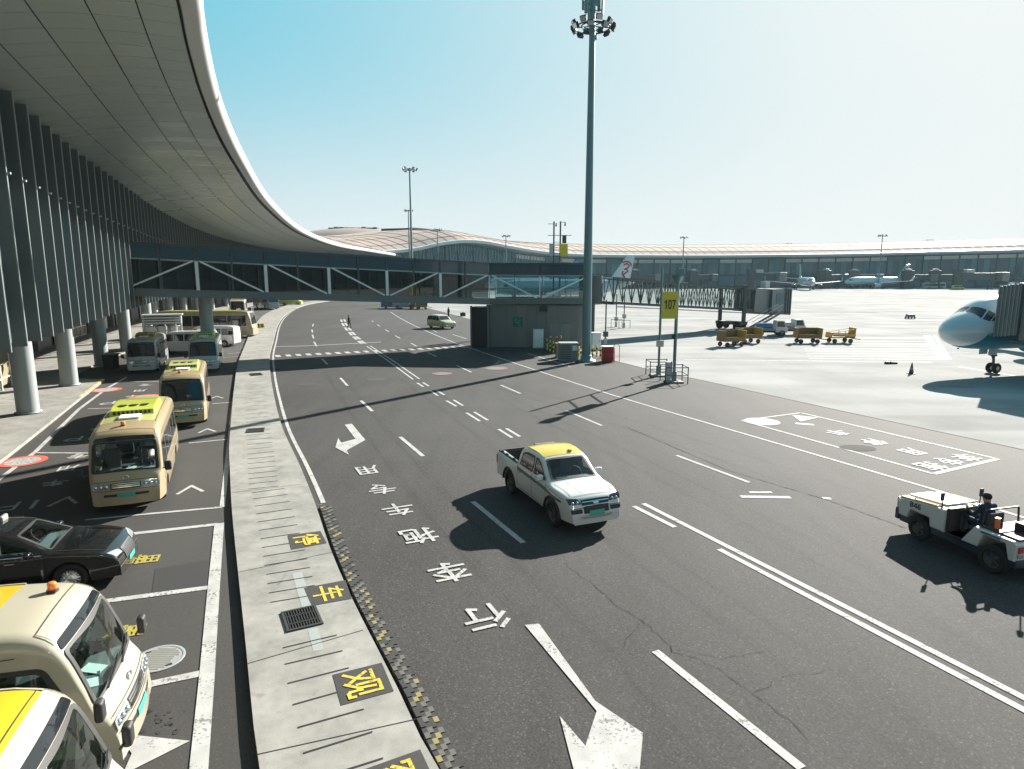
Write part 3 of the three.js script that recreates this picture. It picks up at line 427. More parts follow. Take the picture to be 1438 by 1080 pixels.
{ // facade: fins, glass panes, transoms, slab, columns, ground-floor wall
  const at = (s, o, y) => { const f = facAt(s); return V3(f.p[0] + f.n[0] * o, y, f.p[1] + f.n[1] * o); };
  const S0 = 25, P = 1.03, N = 290, mb = [];
  const finH = FT - FB + 0.3;
  for (let i = 0; i < N; i++) {
    const s = S0 + i * P, f = facAt(s), ry = Math.atan2(-f.t[1], f.t[0]), major = i % 2 === 0, d = major ? 0.62 : 0.40;
    if (f.p[1] < -225) break;
    const c = at(s, -0.05 + d / 2, FB - (major ? 0.28 : 0.05) + finH / 2), g = box(0, 0, 0, 0.09, finH, d - 0.03, ry); g.translate(c.x, c.y, c.z);
    const e = at(s, d - 0.05, c.y), eg = box(0, 0, 0, 0.085, finH, 0.03, ry); eg.translate(e.x, e.y, e.z);
    const fn = part(terminal, 'fin', g, M.fin); part(fn, 'fin_edge', eg, major ? M.finEdge : M.fin);
    if (major) for (const y of [10.6]) { const b = at(s, d + 0.03, y), bg = box(0, 0, 0, 0.13, 0.07, 0.09, ry); bg.translate(b.x, b.y, b.z); part(fn, 'bracket', bg, M.galv); }
    const m = at(s + P / 2, -0.12, 0), pg = (y0, y1) => { const q = box(0, 0, 0, P - 0.1, y1 - y0, 0.04, ry); q.translate(m.x, (y0 + y1) / 2, m.z); return q; };
    part(terminal, 'glass_pane', merge([pg(FB, 7.5), pg(7.62, 10.5), pg(10.62, FT)]), i % 7 === 3 ? M.glassTeal : M.glassDark);
    const tr = box(0, 0, 0, P - 0.1, 0.1, 0.14, ry), tr2 = tr.clone(); tr.translate(m.x, 7.56, m.z); tr2.translate(m.x, 10.56, m.z); mb.push(tr, tr2);
  }
  part(terminal, 'transoms', merge(mb), M.fin, { kind: 'stuff' });
  // slab over the ground floor and wall behind the columns
  const strip = (o0, y0, o1, y1, fl) => { const pos = [], idx = []; let k = 0; for (let i = 0; i < facade.length; i++) { if (facade[i][1] < -228) break; const n = nrm(facade, i); pos.push(facade[i][0] + n[0] * o0, y0, facade[i][1] + n[1] * o0, facade[i][0] + n[0] * o1, y1, facade[i][1] + n[1] * o1); if (k) { const a = k * 2; idx.push(a - 2, a - 1, a, a, a - 1, a + 1); } k++; } const g = new THREE.BufferGeometry(); g.setAttribute('position', new THREE.Float32BufferAttribute(pos, 3)); g.setIndex(fl ? turned(idx) : idx); g.computeVertexNormals(); return g; };
  part(terminal, 'floor_slab', merge([strip(-0.1, FB, -12, FB), strip(-0.1, FB, -0.1, FB - 0.02)]), M.wallMid);
  part(terminal, 'inner_wall', strip(-0.5, FB, -0.5, FT, 1), M.black);
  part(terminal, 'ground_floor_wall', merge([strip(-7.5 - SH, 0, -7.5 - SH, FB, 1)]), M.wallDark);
  // columns where they stand in the photograph, then on at the same spacing
  const cols = [G(40, 580, 0.15), G(98, 541, 0.15), G(143.5, 513.6, 0.15), G(178, 493, 0.15), G(209, 478, 0.15), [-49.5, -91], [-52.8, -101.5], [-55.8, -112], [-58.5, -122.5], [-61, -134], [-63.3, -146]];
  { const a = cols[0], b = cols[1]; cols.unshift([a[0] * 2 - b[0] - 0.2, a[1] * 2 - b[1]]); }
  for (const [x, z] of cols) { const g = lathe([[0, 0.15], [0.6, 0.15], [0.6, 0.24], [0.5, 0.27], [0.5, FB]], 28); g.translate(x, 0, z); part(terminal, 'column', g, M.column); }
  // ground floor bays: gates with white bars, pale panels, doors
  for (let k = 0; k < 16; k++) {
    const s = 48 + k * 9.8, f = facAt(s); if (f.p[1] < -200) break; const ry = Math.atan2(-f.t[1], f.t[0]);
    const pl = (ds, o, y, w, h, d) => { const c = at(s + ds, o - SH, y), g = box(0, 0, 0, w, h, d, ry); g.translate(c.x, c.y, c.z); return g; };
    if (k % 2 === 0) {
      const gate = sub(terminal, 'gate'); part(gate, 'gate_panel', pl(0, -7.3, 1.75, 5.2, 3.2, 0.06), M.ochre);
      for (let j = 0; j < 4; j++) part(gate, 'rail', pl(0, -7.2, 0.3 + j * 1.0, 5.3, 0.09, 0.09), M.frameWhite);
      for (let j = 0; j < 4; j++) part(gate, 'post', pl(-2.6 + j * 1.73, -7.17, 1.7, 0.08, 3.1, 0.08), M.frameWhite);
    } else { part(terminal, 'wall_panel', pl(-1.6, -7.35, 1.95, 3.4, 3.6, 0.1), M.wallMid); const dr = part(terminal, 'door', pl(2, -7.3, 1.2, 1.7, 2.1, 0.08), M.cabinet); part(dr, 'door_window', pl(2, -7.22, 1.5, 0.5, 1.0, 0.04), M.glassDark); }
    part(terminal, 'wall_pier', pl(4.9, -7.2, 2.1, 0.7, 4.2, 0.5), M.wallMid);
  }
}
// ---------------------------------------------------------------- glazed footbridge (fixed link) and its block
const A0 = V3(-29.6, 0, -50.4), A1 = V3(-2.2, 0, -64.8), A2 = V3(7.6, 0, -63.6);
{
  const o = thing('footbridge', 'dark glazed footbridge with white diagonal braces crossing above the road', 'footbridge');
  const seg = (a, b, yb0, yb1, yt0, yt1, n, first) => {
    const dir = b.clone().sub(a), L = dir.length(); dir.normalize(); const nor = V3(-dir.z, 0, dir.x), W = 4.0;      // nor points to the camera side
    const at = (t, off, y) => V3(a.x + dir.x * L * t + nor.x * off, y, a.z + dir.z * L * t + nor.z * off);
    const yb = t => yb0 + (yb1 - yb0) * t, yt = t => yt0 + (yt1 - yt0) * t;
    const quadBox = (t0, t1, off, lo, hi, th) => { const P = []; for (const oo of [off, off - th]) for (const [t, h] of [[t0, lo], [t1, lo], [t1, hi], [t0, hi]]) P.push(at(t, oo, h(t))); const g = new THREE.BufferGeometry().setFromPoints(P); g.setIndex([0, 1, 2, 0, 2, 3, 5, 4, 7, 5, 7, 6, 4, 0, 3, 4, 3, 7, 1, 5, 6, 1, 6, 2, 3, 2, 6, 3, 6, 7, 4, 5, 1, 4, 1, 0]); return plain(g); };
    const beamT = t => yb(t) + 0.62, bandB = t => yt(t) - 1.12;
    for (const side of [0, -W]) {
      const sg = side ? -1 : 1;
      part(o, 'lower_beam', quadBox(0, 1, side + sg * 0.06, yb, beamT, 0.12 * sg), M.beam);
      part(o, 'upper_rail', quadBox(0, 1, side + sg * 0.03, t => bandB(t) - 0.05, t => bandB(t) + 0.06, 0.1 * sg), M.steel);
      for (let i = 0; i < n; i++) {
        const g = 0.0035; part(o, 'glass_pane', quadBox(i / n + g, (i + 1) / n - g, side, t => beamT(t) + 0.01, t => bandB(t) - 0.06, 0.02 * sg), first ? M.pane : M.paneClear);
        part(o, 'upper_panel', quadBox(i / n + g, (i + 1) / n - g, side + sg * 0.02, t => bandB(t) + 0.07, t => yt(t) - 0.05, 0.03 * sg), M.spandrel);
        part(o, 'mullion', quadBox(i / n - 0.0025, i / n + 0.0025, side + sg * 0.05, beamT, yt, 0.08 * sg), M.steelDark);
        if (i % 2 === 0) part(o, 'post', quadBox(i / n - 0.004, i / n + 0.004, side + sg * 0.12, t => yb(t) + 0.6, bandB, 0.14 * sg), M.braceWhite);
        if (!side && i % 2 === 0 && i + 2 <= n) { const up = first ? (i % 4 === 0 && i < 2) || i >= n - 4 : i % 4 === 2; const t0 = (i + 0.1) / n, t1 = (i + 1.9) / n; part(o, 'brace', bar(at(t0, 0.1, up ? beamT(t0) : bandB(t0)), at(t1, 0.1, up ? bandB(t1) : beamT(t1)), 0.09, 0.13), M.braceWhite); }
      }
    }
    const hb = (lo, hi, off0, off1) => quadBox(0, 1, off0, lo, hi, off0 - off1);
    part(o, 'floor', hb(t => yb(t) + 0.25, t => yb(t) + 0.5, -0.02, -W + 0.02), M.wallMid);
    part(o, 'roof', hb(t => yt(t) - 0.05, t => yt(t) + 0.1, 0.1, -W - 0.1), M.steelDark);
    part(o, 'ceiling', hb(t => bandB(t) + 0.2, t => bandB(t) + 0.3, -0.1, -W + 0.1), M.wallMid);
    part(o, 'handrail', merge([bar(at(0, -0.5, yb0 + 1.55), at(1, -0.5, yb1 + 1.55), 0.06), bar(at(0, -0.5, yb0 + 1.2), at(1, -0.5, yb1 + 1.2), 0.04)]), M.steel);
    return { at, dir, nor, L };
  };
  seg(A0, A1, 5.55, 4.25, 9.55, 8.2, 12, true);
  const B = seg(A1, A2, 4.25, 4.35, 8.2, 8.15, 4, false);
  const endc = B.at(1, -2, 0); const eg = box(0, 5.25, 0, 0.1, 1.9, 3.9, Math.atan2(-B.dir.z, B.dir.x)); eg.translate(endc.x + 0.08, 1.0, endc.z); part(o, 'end_wall', eg, M.pane);
  // supporting column
  const c = [-25.4, -54.6]; part(o, 'column', (() => { const g = lathe([[0, 0], [0.52, 0], [0.52, 5.4], [0, 5.4]], 28); g.translate(c[0], 0, c[1]); return g; })(), M.column);
  // block under the end
  const bl = thing('bridgehead_block', 'grey metal-clad block with double door holding up the footbridge end', 'building');
  const dir = B.dir, ry = Math.atan2(-dir.z, dir.x), nor = B.nor;
  const bx = (u, y, off, w, h, d) => { const g = box(0, 0, 0, w, h, d, ry); g.translate(A1.x + dir.x * u + nor.x * off, y, A1.z + dir.z * u + nor.z * off); return g; };
  part(bl, 'core', bx(4.6, 2.1, -2.7, 10.0, 4.2, 4.6), M.clad);
  const n = 10; for (let i = 0; i < n; i++) { if (i === 0) continue; part(bl, 'cladding_panel', bx(-0.4 + (i + 0.5) * 1.0, 2.12, -0.37, 0.97, 4.1, 0.06), i % 3 ? M.clad : M.cladB); }
  part(bl, 'doorway', bx(-1.0, 2.0, -1.0, 1.6, 4.0, 2.2), M.black); for (const u of [-1.85, -0.15]) part(bl, 'doorway_jamb', bx(u, 2.05, -0.1, 0.16, 4.1, 0.5), M.clad);
  for (const u of [6.4, 7.45]) { const d = part(bl, 'door', bx(u, 1.22, -0.3, 1.0, 2.3, 0.08), M.grey); part(d, 'handle', bx(u + (u < 7 ? 0.4 : -0.4), 1.15, -0.23, 0.06, 0.3, 0.06), M.chrome); }
  const sg = part(bl, 'pictogram_sign', bx(2.75, 2.55, -0.3, 0.95, 0.95, 0.06), mat(0.005, 0.12, 0.075, 0.5), { label: 'green square pictogram sign' });
  part(sg, 'pictogram', merge([bx(2.55, 2.75, -0.26, 0.1, 0.3, 0.02), bx(2.7, 2.5, -0.26, 0.4, 0.08, 0.02), bx(2.95, 2.7, -0.26, 0.24, 0.07, 0.02), bx(2.85, 2.32, -0.26, 0.07, 0.3, 0.02)]), mat(0.04, 0.4, 0.3, 0.5));
  part(bl, 'wall_lamp', bx(5.3, 3.85, -0.1, 0.75, 0.5, 0.5), M.plastic);
}
// ---------------------------------------------------------------- far terminal wing
{
  const ctl = [[505, 352.5, 262], [545, 352, 272], [585, 348, 282], [620, 340.5, 290], [650, 337, 296], [680, 338.5, 305], [715, 345, 316], [760, 352.5, 330], [800, 356, 340], [840, 357.5, 348], [920, 358.3, 358], [1000, 358.5, 362], [1100, 357.5, 362], [1200, 356, 360], [1320, 353, 355], [1438, 350, 348], [1600, 345, 335], [1900, 338, 315]];
  const E = smooth(ctl.map(([px, py, d]) => { const y = HT(py, d), p = AH(px, d, y); return [p[0], p[1], y]; }), 220);
  const o = thing('terminal_wing', 'long low terminal wing with pinkish wavy roof and teal glass behind the apron', 'terminal');
  const ring = (prof, fl, i0 = 0) => { const pos = [], idx = [], n = prof.length; for (let i = i0; i < E.length; i++) { const q = nrm(E, i), y = E[i][2]; for (const [off, h, abs] of prof) pos.push(E[i][0] + q[0] * off, abs ? h : y + h, E[i][1] + q[1] * off); if (i > i0) for (let k = 0; k + 1 < n; k++) { const a = (i - i0 - 1) * n + k, b = a + n; idx.push(a, a + 1, b, b, a + 1, b + 1); } } const g = new THREE.BufferGeometry(); g.setAttribute('position', new THREE.Float32BufferAttribute(pos, 3)); g.setIndex(fl ? turned(idx) : idx); g.computeVertexNormals(); return toCreasedNormals(g, 0.6); };
  part(o, 'fascia', ring([[-0.5, -1.35], [0, -1.3], [0.3, -0.6], [0.2, 0], [-1, 0.3]], 1), mat(0.5, 0.56, 0.58, 0.5, 0.2));
  part(o, 'soffit', ring([[-0.5, -1.34], [-8, -1.7]]), M.soffitB);
  part(o, 'roof', ring([[-1, 0.3], [-6, 2.0], [-14, 3.9], [-26, 5.8], [-45, 7.4], [-70, 8.2]], 1), M.roof);
  part(o, 'rear_wall', ring([[-70, 8.2], [-70, 0, 1]]), M.wallMid);
  part(o, 'facade_backing', ring([[-9.2, -1.7], [-9.2, 0, 1]]), mat(0.03, 0.07, 0.085, 0.6));
  const ribs = [], mull = [], cl = []; const eS = walk(E);
  const atE = (s, off, y, abs) => { let i = 1; while (i < eS.length - 1 && eS[i] < s) i++; const t = (s - eS[i - 1]) / (eS[i] - eS[i - 1]), q = nrm(E, i); return V3(E[i - 1][0] + (E[i][0] - E[i - 1][0]) * t + q[0] * off, abs ? y : E[i - 1][2] + (E[i][2] - E[i - 1][2]) * t + y, E[i - 1][1] + (E[i][1] - E[i - 1][1]) * t + q[1] * off); };
  const T = eS[eS.length - 1], rp = [[-1, 0.34], [-6, 2.06], [-14, 3.98], [-26, 5.9], [-45, 7.5]];
  for (let s = 4; s < T - 4; s += 5) for (let k = 0; k + 1 < rp.length; k++) ribs.push(bar(atE(s, rp[k][0], rp[k][1]), atE(s, rp[k + 1][0], rp[k + 1][1]), 0.16, 0.1));
  for (const [off, h] of [[-6, 2.1], [-20, 5.0], [-40, 7.2]]) for (let s = 4; s < T - 8; s += 4) ribs.push(bar(atE(s, off, h), atE(s + 4, off, h), 0.3, 0.1));
  part(o, 'roof_seams', merge(ribs), M.seam, { kind: 'stuff' });
  let nb = 0; const tones = [phys(0.012, 0.15, 0.20, 0.15, 0), phys(0.02, 0.2, 0.25, 0.2, 0), phys(0.01, 0.11, 0.155, 0.15, 0), phys(0.04, 0.26, 0.30, 0.25, 0)];
  const quad = (s0, s1, off, y0, y1, a0, a1) => { const P = [atE(s0, off, y0, a0), atE(s1, off, y0, a0), atE(s1, off, y1, a1), atE(s0, off, y1, a1)]; const g = new THREE.BufferGeometry().setFromPoints(P); g.setIndex([0, 1, 2, 0, 2, 3]); return plain(g); };
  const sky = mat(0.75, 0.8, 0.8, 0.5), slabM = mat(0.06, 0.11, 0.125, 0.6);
  for (let s = 2, i = 0; s < T - 12; s += 9, i++) {
    for (let k = 0; k < 3; k++) { const a = s + k * 3; part(o, 'glass_pane', quad(a + 0.12, a + 2.88, -8.9, 7.1, -4.4, 1, 0), tones[(i * 3 + k * 5 + (rnd() * 3 | 0)) % 4]); }
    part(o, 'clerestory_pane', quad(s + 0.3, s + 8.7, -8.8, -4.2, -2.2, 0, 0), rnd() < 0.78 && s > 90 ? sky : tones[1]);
    part(o, 'lower_pane', quad(s + 0.3, s + 8.7, -8.9, 0.6, 5.9, 1, 1), tones[(i + 2) % 3]);
    mull.push(bar(atE(s, -8.4, 0, 1), atE(s, -8.4, -1.7), 0.3, 0.4));
  }
  for (let s = 2; s < T - 8; s += 4) { mull.push(bar(atE(s, -8.6, 6.5, 1), atE(s + 4, -8.6, 6.5, 1), 0.5, 1.0)); mull.push(bar(atE(s, -8.6, -4.3), atE(s + 4, -8.6, -4.3), 0.3, 0.35)); }
  part(o, 'frames', merge(mull), slabM, { kind: 'stuff' });
  const bigFins = []; for (let s = 26; s < 120; s += 1.9) bigFins.push(bar(atE(s, -6.2, 7, 1), atE(s, -7.6, -1.7), 0.14, 0.55)); part(o, 'facade_fins', merge(bigFins), mat(0.32, 0.42, 0.45, 0.4, 0.4), { kind: 'stuff' });
  part(o, 'skylight_frame', (() => { const p = AH(492, 330, 28); const l = []; for (let i = 0; i < 6; i++) l.push(box(p[0] - 8 + i * 4, 24.5 + (i % 2) * 0.4, p[1], 2.6, 1.6, 5)); return merge(l); })(), M.galv);
}
{ // higher roof dome behind
  const o = thing('terminal_dome', 'low pinkish roof dome with glass ridge rising behind the curved canopy', 'roof');
  const c = AH(500, 400, 20); const g = new THREE.SphereGeometry(1, 48, 16, 0, Math.PI * 2, 0, Math.PI / 2); g.scale(75, 1, 50); g.scale(1, HT(320, 400), 1); g.translate(c[0], 0, c[1]); part(o, 'roof', g, M.roof);
  const l = []; for (let i = 0; i < 9; i++) l.push(box(c[0] - 12 + i * 3.2, HT(320, 400) - 1.4 + rr(0, 0.6), c[1] + 6, 2.6, 1.6, 8)); part(o, 'ridge_glazing', merge(l), M.glassTeal);
}

{ // the gate building behind the viewpoint, mirrored in the footbridge glass
  const o = thing('gate_building', 'dark glazed gate building standing behind the viewpoint', 'building');
  part(o, 'wall', box(28, 2, 12, 78, 4, 18), M.wallMid); part(o, 'roof', box(28, 18.4, 12, 80, 0.8, 21), M.roof);
  part(o, 'upper_core', box(28, 11, 12.4, 77, 14, 17), M.black);
  for (let i = 0; i < 26; i++) { part(o, 'glass_pane', box(-9.3 + i * 3, 11, 3.7, 2.85, 13.8, 0.06), M.glassDark); part(o, 'mullion', box(-10.8 + i * 3, 11, 3.55, 0.12, 14, 0.3), M.fin); }
}
// ---------------------------------------------------------------- vehicle shells
// x forward, y up, z to the vehicle's right. The shell follows a side profile from rear sill over the roof to front sill.
function shell(o) {
  const c = new THREE.CatmullRomCurve3(o.profile.map(p => V3(p[0], p[1], 0)), false, 'centripetal');
  const L = c.getLength(), n = Math.round(L / (o.cell || 0.07)), P = c.getSpacedPoints(n).map(p => [p.x, p.y]);
  let imin = 0, imax = 0; P.forEach((p, i) => { if (p[0] < P[imin][0]) imin = i; if (p[0] > P[imax][0]) imax = i; });
  for (let i = 1; i < P.length; i++) if (P[i][0] <= P[i - 1][0]) P[i][0] = P[i - 1][0] + 0.0004;
  const S = [0]; for (let i = 1; i < P.length; i++) S.push(S[i - 1] + Math.hypot(P[i][0] - P[i - 1][0], P[i][1] - P[i - 1][1]));
  const LT = S[S.length - 1], at = a => { let i = 1; while (i < P.length - 1 && S[i] < a) i++; const t = (a - S[i - 1]) / (S[i] - S[i - 1]); return [P[i - 1][0] + (P[i][0] - P[i - 1][0]) * t, P[i - 1][1] + (P[i][1] - P[i - 1][1]) * t]; };
  const yt = x => { if (x <= P[0][0]) return P[0][1]; let i = 1; while (i < P.length - 1 && P[i][0] < x) i++; const t = Math.min(1, (x - P[i - 1][0]) / (P[i][0] - P[i - 1][0])); return P[i - 1][1] + (P[i][1] - P[i - 1][1]) * t; };
  const aOf = (x, top = true) => { let i = 1; while (i < P.length - 1 && P[i][0] < x) i++; const t = Math.min(1, Math.max(0, (x - P[i - 1][0]) / (P[i][0] - P[i - 1][0]))); return S[i - 1] + (S[i] - S[i - 1]) * t; };
  const yb = x => { let y = o.sill; for (const ax of o.axles) { const d = Math.abs(x - ax); if (d < o.archR) y = Math.max(y, o.wheelR + Math.sqrt(o.archR * o.archR - d * d)); } return Math.min(y, yt(x) - 0.01); };
  const R = o.round || 0.08, zside = (x, y) => { const top = yt(x), w = o.W(x, y), q = Math.max(0, Math.min(1, (y - (top - R)) / R)); return w - R * 0.8 * (1 - Math.sqrt(Math.max(0, 1 - q * q))); };
  const side = (x, y, s, off = 0) => V3(x, y, s * (zside(x, y) + off));
  const topPt = (a, z, off = 0) => { // z in metres across
    const p = at(a), q0 = at(Math.max(0, a - 0.02)), q1 = at(Math.min(LT, a + 0.02)); let tx = q1[0] - q0[0], ty = q1[1] - q0[1]; const l = Math.hypot(tx, ty) || 1; const nx = -ty / l, ny = tx / l;
    const w = Math.max(0.02, zside(p[0], yt(p[0]))), u = Math.min(1, Math.abs(z) / w), cr = (o.crown || 0.05) * (1 - u * u);
    return V3(p[0] + nx * (cr + off), p[1] + ny * (cr + off), z);
  };
  const holesS = [], holesT = [];
  const inside = (poly, x, y) => { let c = false; for (let i = 0, j = poly.length - 1; i < poly.length; j = i++) { const a = poly[i], b = poly[j]; if ((a[1] > y) !== (b[1] > y) && x < (b[0] - a[0]) * (y - a[1]) / (b[1] - a[1]) + a[0]) c = !c; } return c; };
  const inset = (poly, d) => { const cx = poly.reduce((s, p) => s + p[0], 0) / poly.length, cy = poly.reduce((s, p) => s + p[1], 0) / poly.length; return poly.map(p => { const l = Math.hypot(p[0] - cx, p[1] - cy), k = Math.max(0, 1 - d * 1.25 / l); return [cx + (p[0] - cx) * k, cy + (p[1] - cy) * k]; }); };
  const roundPoly = (poly, r, m = 5) => { const out = []; poly.forEach((p, i) => { const a = poly[(i + poly.length - 1) % poly.length], b = poly[(i + 1) % poly.length]; const la = Math.hypot(a[0] - p[0], a[1] - p[1]), lb = Math.hypot(b[0] - p[0], b[1] - p[1]), q = Math.min(r, la * 0.45, lb * 0.45); const A = [p[0] + (a[0] - p[0]) * q / la, p[1] + (a[1] - p[1]) * q / la], B = [p[0] + (b[0] - p[0]) * q / lb, p[1] + (b[1] - p[1]) * q / lb]; for (let k = 0; k <= m; k++) { const t = k / m; out.push([(1 - t) ** 2 * A[0] + 2 * t * (1 - t) * p[0] + t * t * B[0], (1 - t) ** 2 * A[1] + 2 * t * (1 - t) * p[1] + t * t * B[1]]); } }); // densify
    const dense = []; out.forEach((p, i) => { const b = out[(i + 1) % out.length], n = Math.max(1, Math.ceil(Math.hypot(b[0] - p[0], b[1] - p[1]) / 0.12)); for (let k = 0; k < n; k++) dense.push([p[0] + (b[0] - p[0]) * k / n, p[1] + (b[1] - p[1]) * k / n]); }); return dense; };
  const fan = (outer, map, off, innerPoly) => { // sheet over the outline (or ring between two outlines)
    const cx = outer.reduce((s, p) => s + p[0], 0) / outer.length, cy = outer.reduce((s, p) => s + p[1], 0) / outer.length, n = outer.length, K = innerPoly ? 2 : Math.min(40, Math.max(6, Math.ceil(Math.max(...outer.map(p => Math.hypot(p[0] - cx, p[1] - cy))) / 0.12))), pos = [], idx = [];
    for (let k = 0; k <= K; k++) for (let i = 0; i < n; i++) { let q; if (innerPoly) { const t = k / K; q = [innerPoly[i][0] + (outer[i][0] - innerPoly[i][0]) * t, innerPoly[i][1] + (outer[i][1] - innerPoly[i][1]) * t]; } else { const t = Math.max(0.001, k / K); q = [cx + (outer[i][0] - cx) * t, cy + (outer[i][1] - cy) * t]; } const v = map(q[0], q[1], off); pos.push(v.x, v.y, v.z); }
    for (let k = 0; k < K; k++) for (let i = 0; i < n; i++) { const a = k * n + i, b = k * n + (i + 1) % n; idx.push(a, b, a + n, a + n, b, b + n); }
    const g = new THREE.BufferGeometry(); g.setAttribute('position', new THREE.Float32BufferAttribute(pos, 3)); { const q = t => V3(pos[t * 3], pos[t * 3 + 1], pos[t * 3 + 2]), k0 = Math.floor(K / 2) * n, A = q(k0), B = q(k0 + Math.floor(n / 3)), C = q(k0 + Math.floor(2 * n / 3)); const fn = innerPoly ? new THREE.Vector3().crossVectors(q(idx[1]).sub(q(idx[0])), q(idx[2]).sub(q(idx[0]))) : new THREE.Vector3().crossVectors(B.sub(A), C.sub(A)).multiplyScalar(-1); const e = innerPoly ? innerPoly[0] : [cx, cy], up = map(e[0], e[1], off + 0.05).sub(map(e[0], e[1], off)); if (!innerPoly) { fn.crossVectors(q(idx[idx.length - 5]).sub(q(idx[idx.length - 6])), q(idx[idx.length - 4]).sub(q(idx[idx.length - 6]))); } if (fn.dot(up) < 0) turned(idx); }
    g.setIndex(idx); g.computeVertexNormals();
    return plain(g);
  };
  const T = {
    P, S, LT, at, yt, yb, aOf, side, topPt, zside,
    sidePatch: (poly, s, off, r = 0.06) => fan(roundPoly(poly, r), (x, y, f) => side(x, y, s, f), off),
    topPatch: (poly, off, r = 0.06) => fan(roundPoly(poly, r), (a, z, f) => topPt(a, z, f), off),
    // a window: hole in the shell, black border ring, pane
    window(parent, poly, s, m, name = 'window', frit = 0.09, r = 0.07) {
      const out = roundPoly(poly, r), inn = inset(out, frit), map = s === 0 ? (a, z, f) => topPt(a, z, f) : (x, y, f) => side(x, y, s, f);
      if (m.transmission) (s === 0 ? holesT : holesS).push(inset(out, frit * 0.3));
      const w = part(parent, name, fan(inn, map, 0.004), m); part(w, 'window_surround', fan(out, map, 0.007, inn), M.plastic); return w;
    },
    build() {
      const rows = o.rows || 30, cols = o.cols || 26, pos = [], idx = []; let base = 0;
      const grid = (nu, nv, f, hole, fl) => { for (let i = 0; i <= nu; i++) for (let j = 0; j <= nv; j++) { const v = f(i, j); pos.push(v.x, v.y, v.z); } for (let i = 0; i < nu; i++) for (let j = 0; j < nv; j++) { if (hole && hole(i, j)) continue; const a = base + i * (nv + 1) + j, b = a + nv + 1; if (fl) idx.push(a, b, a + 1, b, b + 1, a + 1); else idx.push(a, a + 1, b, b, a + 1, b + 1); } base += (nu + 1) * (nv + 1); };
      const N = P.length - 1, sy = (i, j) => { const x = P[i][0], b = yb(x), t = P[i][1]; return b + (t - b) * j / rows; };
      for (const s of [1, -1]) grid(N, rows, (i, j) => side(P[i][0], sy(i, j), s), (i, j) => holesS.some(h => inside(h, P[i][0], sy(i, j)) && inside(h, P[i + 1][0], sy(i + 1, j + 1)) && inside(h, P[i][0], sy(i, j + 1)) && inside(h, P[i + 1][0], sy(i + 1, j))), s > 0);
      const zz = (i, j) => (j / cols * 2 - 1) * zside(P[i][0], P[i][1]);
      grid(N, cols, (i, j) => topPt(S[i], zz(i, j)), (i, j) => holesT.some(h => inside(h, S[i], zz(i, j)) && inside(h, S[i + 1], zz(i + 1, j + 1)) && inside(h, S[i], zz(i, j + 1)) && inside(h, S[i + 1], zz(i + 1, j))));
      grid(N, 2, (i, j) => { const x = P[i][0], b = yb(x); return V3(x, b, (j - 1) * zside(x, b)); }, null, 1);
      let g = new THREE.BufferGeometry(); g.setAttribute('position', new THREE.Float32BufferAttribute(pos, 3)); g.setIndex(idx); g = mergeVertices(g, 1e-4); return toCreasedNormals(g, 0.62);
    },
    hole: (poly) => holesT.push(poly),
  };
  return T;
}
function seams(o, T, list, m = M.plastic) { // thin panel gaps: [side, [x,y], [x,y]] or [0, [a,z], [a,z]]
  for (const [s, a, b] of list) { const dx = b[0] - a[0], dy = b[1] - a[1], l = Math.hypot(dx, dy), w = 0.007, nx = -dy / l * w, ny = dx / l * w, q = [[a[0] + nx, a[1] + ny], [b[0] + nx, b[1] + ny], [b[0] - nx, b[1] - ny], [a[0] - nx, a[1] - ny]]; part(o, 'panel_gap', s ? T.sidePatch(q, s, 0.0085, 0.001) : T.topPatch(q, 0.0085, 0.001), m); }
}
function wheel(parent, x, y, z, r, w, spokes = 5, rimM = M.rim) {
  const g = sub(parent, 'wheel'); g.position.set(x, y, z); const s = Math.sign(z) || 1, h = w / 2;
  const ty = lathe([[r * 0.62, -h], [r * 0.9, -h], [r * 0.985, -h * 0.8], [r, -h * 0.5], [r, h * 0.5], [r * 0.985, h * 0.8], [r * 0.9, h], [r * 0.62, h], [r * 0.62, -h]], 36); ty.rotateX(Math.PI / 2); part(g, 'tyre', ty, M.tyre);
  const parts = []; const d = lathe([[0, h * 0.35], [r * 0.14, h * 0.45], [r * 0.18, h * 0.3], [r * 0.2, h * 0.05], [r * 0.52, h * 0.02], [r * 0.56, h * 0.75], [r * 0.63, h * 0.8], [r * 0.63, -h * 0.6], [0, -h * 0.6]], 32); d.rotateX(Math.PI / 2); if (s < 0) d.rotateX(Math.PI); parts.push(d);
  for (let i = 0; i < spokes; i++) { const b = box(r * 0.33, 0, s * h * 0.42, r * 0.5, r * (spokes > 8 ? 0.05 : 0.13), h * 0.3); b.rotateZ(i / spokes * Math.PI * 2); parts.push(b); }
  part(g, 'rim', merge(parts), rimM); return g;
}
const mirrorX = (pts) => pts.map(p => [p[0], -p[1]]);
